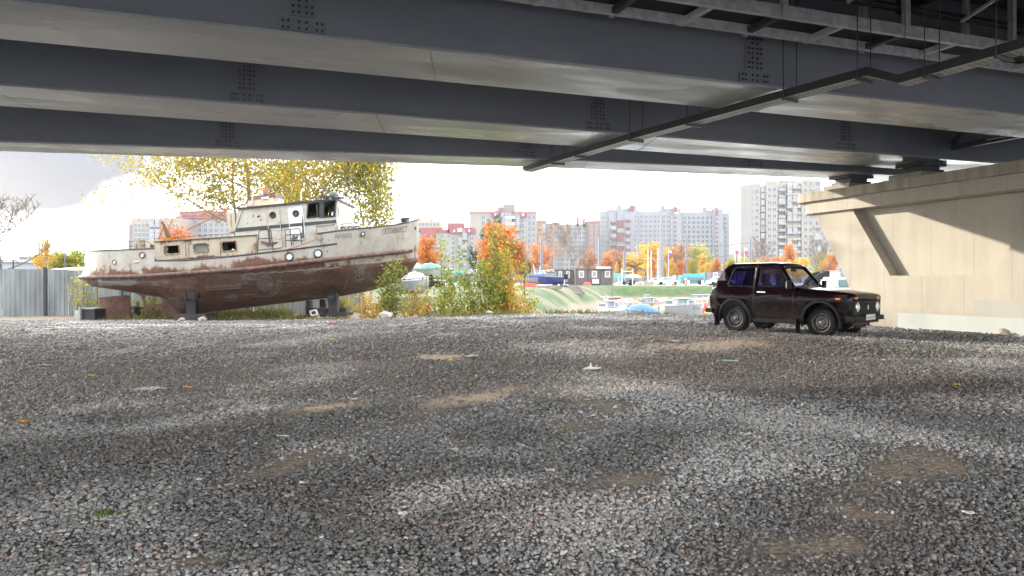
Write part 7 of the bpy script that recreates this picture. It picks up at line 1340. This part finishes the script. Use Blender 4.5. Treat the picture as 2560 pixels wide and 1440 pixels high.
mboat('white cabin cruiser ashore between the car windscreen and the pier', 2040, 2112, .5, 78, cabn=whb, h=1.2, beam=2.6, group=TR, cz=.8, trailer=True, rail=True); mboat('white flybridge boat ashore under the white cruiser by the pier', 2066, 2140, .2, 62, cabn=whb, h=1.2, beam=2.8, group=TR, cz=1.0, band=dkh, rail=True)
# afloat
ZWt = -1.45
mboat('old white cabin boat with peeling pinkish side moored nearest the gravel', 1496, 1568, ZWt, 56, cabn=whb, h=1.0, beam=2.2, cz=.45, band=pmat('pinkish_white', (.55, .46, .46), .5)); mboat('white boat with a dull red cabin moored by the wooden mast', 1500, 1580, ZWt, 72, cabn=redc, h=.8, beam=2.0, cz=.6); mboat('small white open boat behind the red cabin boat', 1450, 1520, ZWt, 88, h=.7, beam=1.9)
mboat('boat with a blue tarpaulin draped over its deck', 1562, 1640, ZWt, 52, cover=blt, h=.9, beam=2.0, rail=False, flip=True); mboat('white numbered boat with brown gunwale moored beside the off-road car', 1655, 1768, ZWt, 58, h=1.1, beam=2.3, band=None, txt='РН 37-60', cabn=whb, cz=.5); mboat('long white cruiser with dark windows moored behind the off-road car', 1695, 1830, ZWt, 80, cabn=whb, h=1.0, beam=2.6, cz=.5)
mboat('white boat with brown wooden trim in the middle of the moorings', 1592, 1668, ZWt, 74, cabn=whb, band=brn, h=.8, cz=.5); mboat('grey white low boat with a curved windscreen behind the blue tarpaulin', 1640, 1716, ZWt, 64, cabn=gyd, h=.85, cz=.45); mboat('small far white boat moored close under the grass bank', 1600, 1640, ZWt, 96, cabn=whb, h=.7, cz=.5, rail=False); mboat('white boat half hidden by the rear mud flap of the car', 1780, 1850, ZWt, 50, h=.9, cabn=whb, cz=.5)
mboat('white boat seen below the pier edge behind the car', 1900, 1990, ZWt, 52, h=.9, cabn=whb, cz=.5)
mboat('grey boat moored past the launch bow behind thin leaves', 1066, 1110, ZWt + .6, 40, h=.8, hull=gyd, rail=False, beam=1.6)
dkw = pmat('rusty_jetty_steel', (.36, .17, .09), .8, var=.3, vs=4)
def jetty(px0, y0, px1, y1, d0, d1, label, posts):
    a, b2 = P(px0, y0, d0), P(px1, y1, d1); o = thing('jetty', label, 'jetty', a, 0, 'rusty floating jetties'); m = MB(); m.bar(a, b2, .12, .12); m.bar(a + Vector((0, .9, 0)), b2 + Vector((0, .9, 0)), .12, .12); m.build('handrail', dkw, o); q = MB(); q.bar(Vector((a.x, a.y + .45, -1.05)), Vector((b2.x, b2.y + .45, -1.05)), 1.1, .18); q.build('deck_boards', pmat('grey_deck_boards', (.26, .22, .18), .85, var=.3), o)
    for f in posts: p = a.lerp(b2, f); MB().bar(p, (p.x, p.y, -1.6), .09).build('post', dkw, o)
jetty(1490, 764, 1645, 759, 78, 80, 'rusty railed jetty behind the red cabin boat', (0, .33, .66, .98)); jetty(1640, 762, 1840, 745, 68, 74, 'rusty jetty with a sloping rail behind the numbered boat', (.02, .3, .55, .8)); jetty(1590, 771, 1660, 771, 66, 66, 'short rust-brown jetty end by the blue tarpaulin boat', (.1, .9))
o = thing('white_board', 'white panel standing crooked above the moored boats', 'board', P(1697, 775, 60)); m = MB(); m.add([P(1683, 754, 60), P(1706, 751.5, 60), P(1709, 770, 60), P(1684, 772, 60)] + [p + Vector((0, .05, 0)) for p in (P(1683, 754, 60), P(1706, 751.5, 60), P(1709, 770, 60), P(1684, 772, 60))], [(0, 1, 2, 3), (7, 6, 5, 4), (0, 4, 5, 1), (1, 5, 6, 2), (2, 6, 7, 3), (3, 7, 4, 0)]); m.build('panel', pmat('lilac_white_board', (.36, .36, .43), .5), o); MB().bar(P(1707, 753, 60.06), P(1711, 776, 60.06), .08).build('edge_strip', brn, o); MB().bar(P(1695, 772, 60.1), Vector((X(1695, 60.1), 60.1, -1.2)), .08).build('leg', galv, o)
o = thing('mooring_post', 'green mooring post with a yellow cap beside the car mud flap', 'post', P(1768, 800, 46)); MB().cyl(Vector((X(1768, 46), 46, -1.6)), P(1768, 783, 46), .09, 10).build('shaft', pmat('sea_green_paint', (.08, .28, .20), .5), o); MB().ball(P(1768, 781, 46), .18, 10, sz=.6).build('cap', pmat('yellow_cap', (.6, .4, .06), .5), o)
o = thing('red_buoy', 'red inflatable buoy hanging by the car rear bumper side', 'buoy', P(1763, 772, 47)); MB().ball(P(1763, 772, 47), .3, 12, sx=.7, sz=1.4).build('float', rw, o, smooth=80); MB().cyl(P(1763, 760, 47), P(1763, 788, 47), .02, 5).build('rope', whp, o)
o = thing('red_buoy', 'small red buoy lying past the launch bow in the undergrowth', 'buoy', P(1070, 770, 38)); MB().ball(P(1072, 769, 38), .14, 10).build('float', rw, o, smooth=80)
o = thing('slip_rails', 'pair of timber slip tracks running down the sloping bank', 'slipway', P(1350, 740, 74))
for (x0, d0), (x1, d1), n in (((X(1340, 84), 84), (X(1385, 70), 70), 14), ((X(1400, 92), 92), (X(1446, 76), 76), 16)):
    pts = []
    for t_ in np.linspace(0, 1, 14): x_ = x0 + (x1 - x0) * t_; y_ = d0 + (d1 - d0) * t_; pts.append(Vector((x_, y_, g1(x_, y_) + .14)))
    q = Vector((.6, .35, 0))
    for s_ in (-1, 1): MB().tube([p + q * s_ for p in pts], .09, 4).build('track', tim2, o)
    m = MB()
    for a_, b_ in zip(pts, pts[1:]):
        for f in (.25, .75): p = a_.lerp(b_, f); m.bar(p - q * 1.3, p + q * 1.3, .2, .12)
    m.build('sleepers', pmat('grey_sleeper', (.16, .14, .125), .9, var=.3), o)
# tram wires
wm_ = pmat('wire_black', (.05, .05, .055), .6)
for k, (a, b2) in enumerate(((P(1499, 604, 120), P(1716, 600, 150)), (P(1654, 612, 150), P(1876, 606, 150)), (P(1354, 640, 118), P(1561, 640, 140)), (P(1561, 648, 140), P(1810, 640, 150)))):
    o = thing('overhead_wire', ['wire strung from the pole over the brown cabins', 'wire strung high across the long grey block', 'wire strung through the bare trees', 'wire strung low over the golden trees'][k], 'wire', a, 0, 'overhead tram wires'); MB().tube([a.lerp(b2, t_) - Vector((0, 0, 2.2 * t_ * (1 - t_))) for t_ in np.linspace(0, 1, 9)], .045, 4).build('cable_run', wm_, o)
# ------------------------------------------------------------------ litter and fallen leaves on the gravel
lo1 = pmat('fallen_leaf_orange', (.62, .30, .05), .7, var=.2, vs=20); lo2 = pmat('fallen_leaf_yellow', (.60, .42, .07), .7, var=.2, vs=20)
def gpt(px, py):
    d = F * 1.5 / (py - HZ)
    for _ in range(6): d = F * (1.5 - g1(X(px, d), d)) / (py - HZ)
    return Vector((X(px, d), d, g1(X(px, d), d)))
def leaf(px, py, r_, mt, seed, name='fallen_leaf', label=None, group='fallen leaves on the gravel'):
    p = gpt(px, py); q = np.random.default_rng(seed); n = 11; m = MB(); rim_ = []
    for k in range(n): a = 2 * math.pi * k / n; rr_ = r_ * (1 if k % 2 else .62) * q.uniform(.85, 1.15); rim_.append((p.x + rr_ * math.cos(a), p.y + rr_ * math.sin(a), p.z + .03 + .4 * r_ * abs(math.sin(a * 1.5 + seed)) ))
    m.add([(p.x, p.y, p.z + .03)] + rim_, [(0, 1 + k, 1 + (k + 1) % n) for k in range(n)]); o = m.build(name, mt, None); o.modifiers.new('s', 'SOLIDIFY').thickness = .002; return tag(o, label or 'small dry orange leaf lying on the gravel', 'leaf', group)
leaf(470, 976, .075, lo1, 1, label='largest orange leaf, lying alone on dark gravel near the white shreds'); leaf(610, 927, .035, lo1, 2); leaf(645, 985, .035, lo1, 3, label='curled brown leaf to the side of the largest orange leaf'); leaf(800, 875, .05, lo1, 4); leaf(2393, 968, .05, lo2, 5, label='yellow leaf on the gravel in front of the pier'); leaf(1880, 821, .10, lo1, 6, label='orange leaf on the gravel under the car')
for i, (px, py) in enumerate(((140, 857), (160, 852), (250, 849), (348, 843), (430, 852), (24, 837), (345, 855), (60, 1064), (832, 852), (750, 852), (1235, 797), (846, 803), (2210, 905), (1915, 868), (1120, 905), (510, 905), (230, 945))): leaf(px, py, .045 + .02 * (i % 3), lo1 if i % 2 else lo2, 10 + i, label='tiny orange or yellow leaf scattered on the far gravel')
wlt = pmat('white_litter', (.60, .60, .56), .6, var=.12, vs=15); clt = pmat('cream_litter', (.50, .46, .36), .7, var=.15, vs=15)
def scrap(px, py, w_, h_, mt, label, seed, name='litter_scrap', zup=.02):
    w_ *= .72; h_ *= .72; p = gpt(px, py); q = np.random.default_rng(seed); m = MB(); g = 4; vs = []
    for i in range(g):
        for j in range(g): vs.append((p.x + (i / 3 - .5) * w_ + q.normal(0, w_ * .06), p.y + (j / 3 - .5) * h_ + q.normal(0, h_ * .08), p.z + zup + q.uniform(0, .35) * min(w_, h_)))
    m.add(vs, [(i * g + j, (i + 1) * g + j, (i + 1) * g + j + 1, i * g + j + 1) for i in range(3) for j in range(3)]); o = m.build(name, mt, None); o.modifiers.new('s', 'SOLIDIFY').thickness = .003; return tag(o, label, 'litter', 'scraps of litter on the gravel')
p = gpt(1478, 926); o = thing('torn_glove', 'white torn glove-like rag with a peak standing on the gravel', 'rag', p); m = MB(); m.tube([p + Vector((-.12, .02, .02)), p + Vector((-.05, 0, .035)), p + Vector((.03, .02, .035)), p + Vector((.09, .03, .03)), p + Vector((.15, .0, .045))], [.012, .022, .024, .018, .012], 7); m.tube([p + Vector((0, .02, .03)), p + Vector((-.005, .02, .08)), p + Vector((.0, .03, .11))], [.022, .016, .008], 7); m.build('cloth', wlt, o, smooth=50)
scrap(1182, 895, .26, .12, wlt, 'white crumpled scrap beyond the torn glove', 1); scrap(1688, 857, .3, .2, wlt, 'pale flat stone-like scrap in front of the car', 2); scrap(886, 1003, .12, .08, wlt, 'white chip beside the sandy streak', 3); scrap(708, 1096, .16, .05, clt, 'cream torn paper strip in the middle of the gravel', 4); scrap(1376, 1182, .10, .07, wlt, 'crumpled white tissue on coarse gravel', 5); scrap(2420, 1290, .09, .05, wlt, 'white paper curl at the coarse gravel edge below the pier', 6); scrap(2524, 1028, .12, .08, clt, 'cream scrap on the pale gravel by the pier', 7); scrap(118, 918, .35, .16, clt, 'cream flat scrap on the sunlit gravel', 8); scrap(210, 933, .07, .07, wlt, 'tiny bright white chip near the cream scrap', 9)
for i, (px, py, w_) in enumerate(((497, 1206, .05), (755, 1215, .05), (1006, 1293, .07), (804, 1351, .03), (1015, 1355, .03), (1700, 1200, .04), (490, 1348, .03), (1873, 1125, .03), (640, 1115, .03))): scrap(px, py, w_, w_, wlt, 'small white chip among the dark stones', 30 + i)
o = thing('string_tangle', 'tangle of thin white plastic shreds near the largest orange leaf', 'plastic shreds', gpt(368, 980)); p = gpt(368, 980); q = np.random.default_rng(8); m = MB()
for k in range(16): a = p + Vector((q.uniform(-.2, .1), q.uniform(-.1, .1), .03)); m.tube([a, a + Vector((q.uniform(.02, .12), q.uniform(-.05, .08), .03)), a + Vector((q.uniform(.1, .22), q.uniform(-.05, .1), .02))], .003, 3)
m.build('shreds', wlt, o, fix=False)
redm = pmat('bright_red_plastic', (.70, .03, .02), .4); 
o = thing('red_scrap', 'bright red plastic cup lying on the far gravel near the boat', 'cup', gpt(829, 812)); p = gpt(829, 812); MB().tube([p + Vector((-.07, 0, .05)), p + Vector((.06, .02, .05))], [.035, .05], 10).build('cup_wall', redm, o)
scrap(1697, 1141, .06, .03, redm, 'small red curl on the gravel near the tan dirt', 41); scrap(50, 1091, .04, .04, redm, 'red fleck at the edge of the dark gravel', 42); scrap(910, 906, .12, .03, redm, 'thin red strip on the grey gravel', 43); scrap(1213, 790, .4, .2, pmat('orange_red_rag', (.5, .10, .04), .8), 'orange-red rag at the foot of the saplings', 44)
tag(MB().tube([gpt(1805, 905) + Vector((0, 0, .03)), gpt(1845, 908) + Vector((0, 0, .04))], .012, 5).build('thin_stick', pmat('bluish_stick', (.3, .38, .38), .6), None), 'thin bluish stick lying on the brown gravel', 'stick')
st_ = pmat('pale_boulder', (.33, .30, .26), .85, var=.25, vs=6, bump=.4)
for i, (px, py, r_) in enumerate(((2513, 838, .17), (2536, 843, .10), (2330, 830, .07), (2300, 828, .08), (2270, 826, .06), (962, 790, .28), (1222, 790, .16), (2240, 824, .07), (455, 803, .16), (507, 801, .2))):
    p = gpt(px, max(py, 800)) if px > 2000 else Vector((X(px, 27.8), 27.8, g1(X(px, 27.8), 27.8))); me = stone_mesh(50 + i); me.materials.append(st_); o = bpy.data.objects.new('rock', me); C.objects.link(o); o.location = p + Vector((0, 0, r_ * .4)); o.scale = (r_, r_, r_ * 1.1); tag(o, ['biggest pale rock against the painted pier foot', 'second rock touching the biggest one at the pier foot', 'small rock at the pier foot', 'small rock at the pier foot', 'small rock at the pier foot', 'large pale rock at the base of the bow sapling', 'rock beneath the tallest sapling', 'small rock at the pier foot', 'pale rock by the stern cradle', 'white rock at the end of the stern cradle beam'][i], 'rock', 'rocks along the gravel edge')
ds = MB(); rr = np.random.default_rng(2)
o = thing('green_tuft', 'faint green tuft of moss on the near gravel', 'moss tuft', gpt(265, 1290)); p = gpt(265, 1290); c_ = np.array(p) + rr.normal(0, .03, (60, 3)) * np.array([1.6, 1, .12]) + np.array([0, 0, .025]); link('tuft', leafmesh(c_, .018, 'tuft', rr), leafmat('moss_green', [(.08, .14, .03), (.16, .22, .06)]), o)
# ------------------------------------------------------------------ air
hz = bpy.data.materials.new('thin_haze'); hz.use_nodes = True; t = hz.node_tree; t.nodes.clear(); pv = N(t, 'ShaderNodeVolumePrincipled'); pv.inputs['Density'].default_value = .0002; pv.inputs['Color'].default_value = (.92, .95, 1, 1); pv.inputs['Anisotropy'].default_value = .3
o = N(t, 'ShaderNodeOutputMaterial'); L(t, pv.outputs[0], o.inputs['Volume'])
HAZE = MB().box(-420, 420, -60, 400, -5, 62).build('haze', hz); HAZE['kind'] = 'stuff'
SC.cycles.volume_step_rate = 8; SC.cycles.volume_max_steps = 64; SC.cycles.volume_bounces = 0
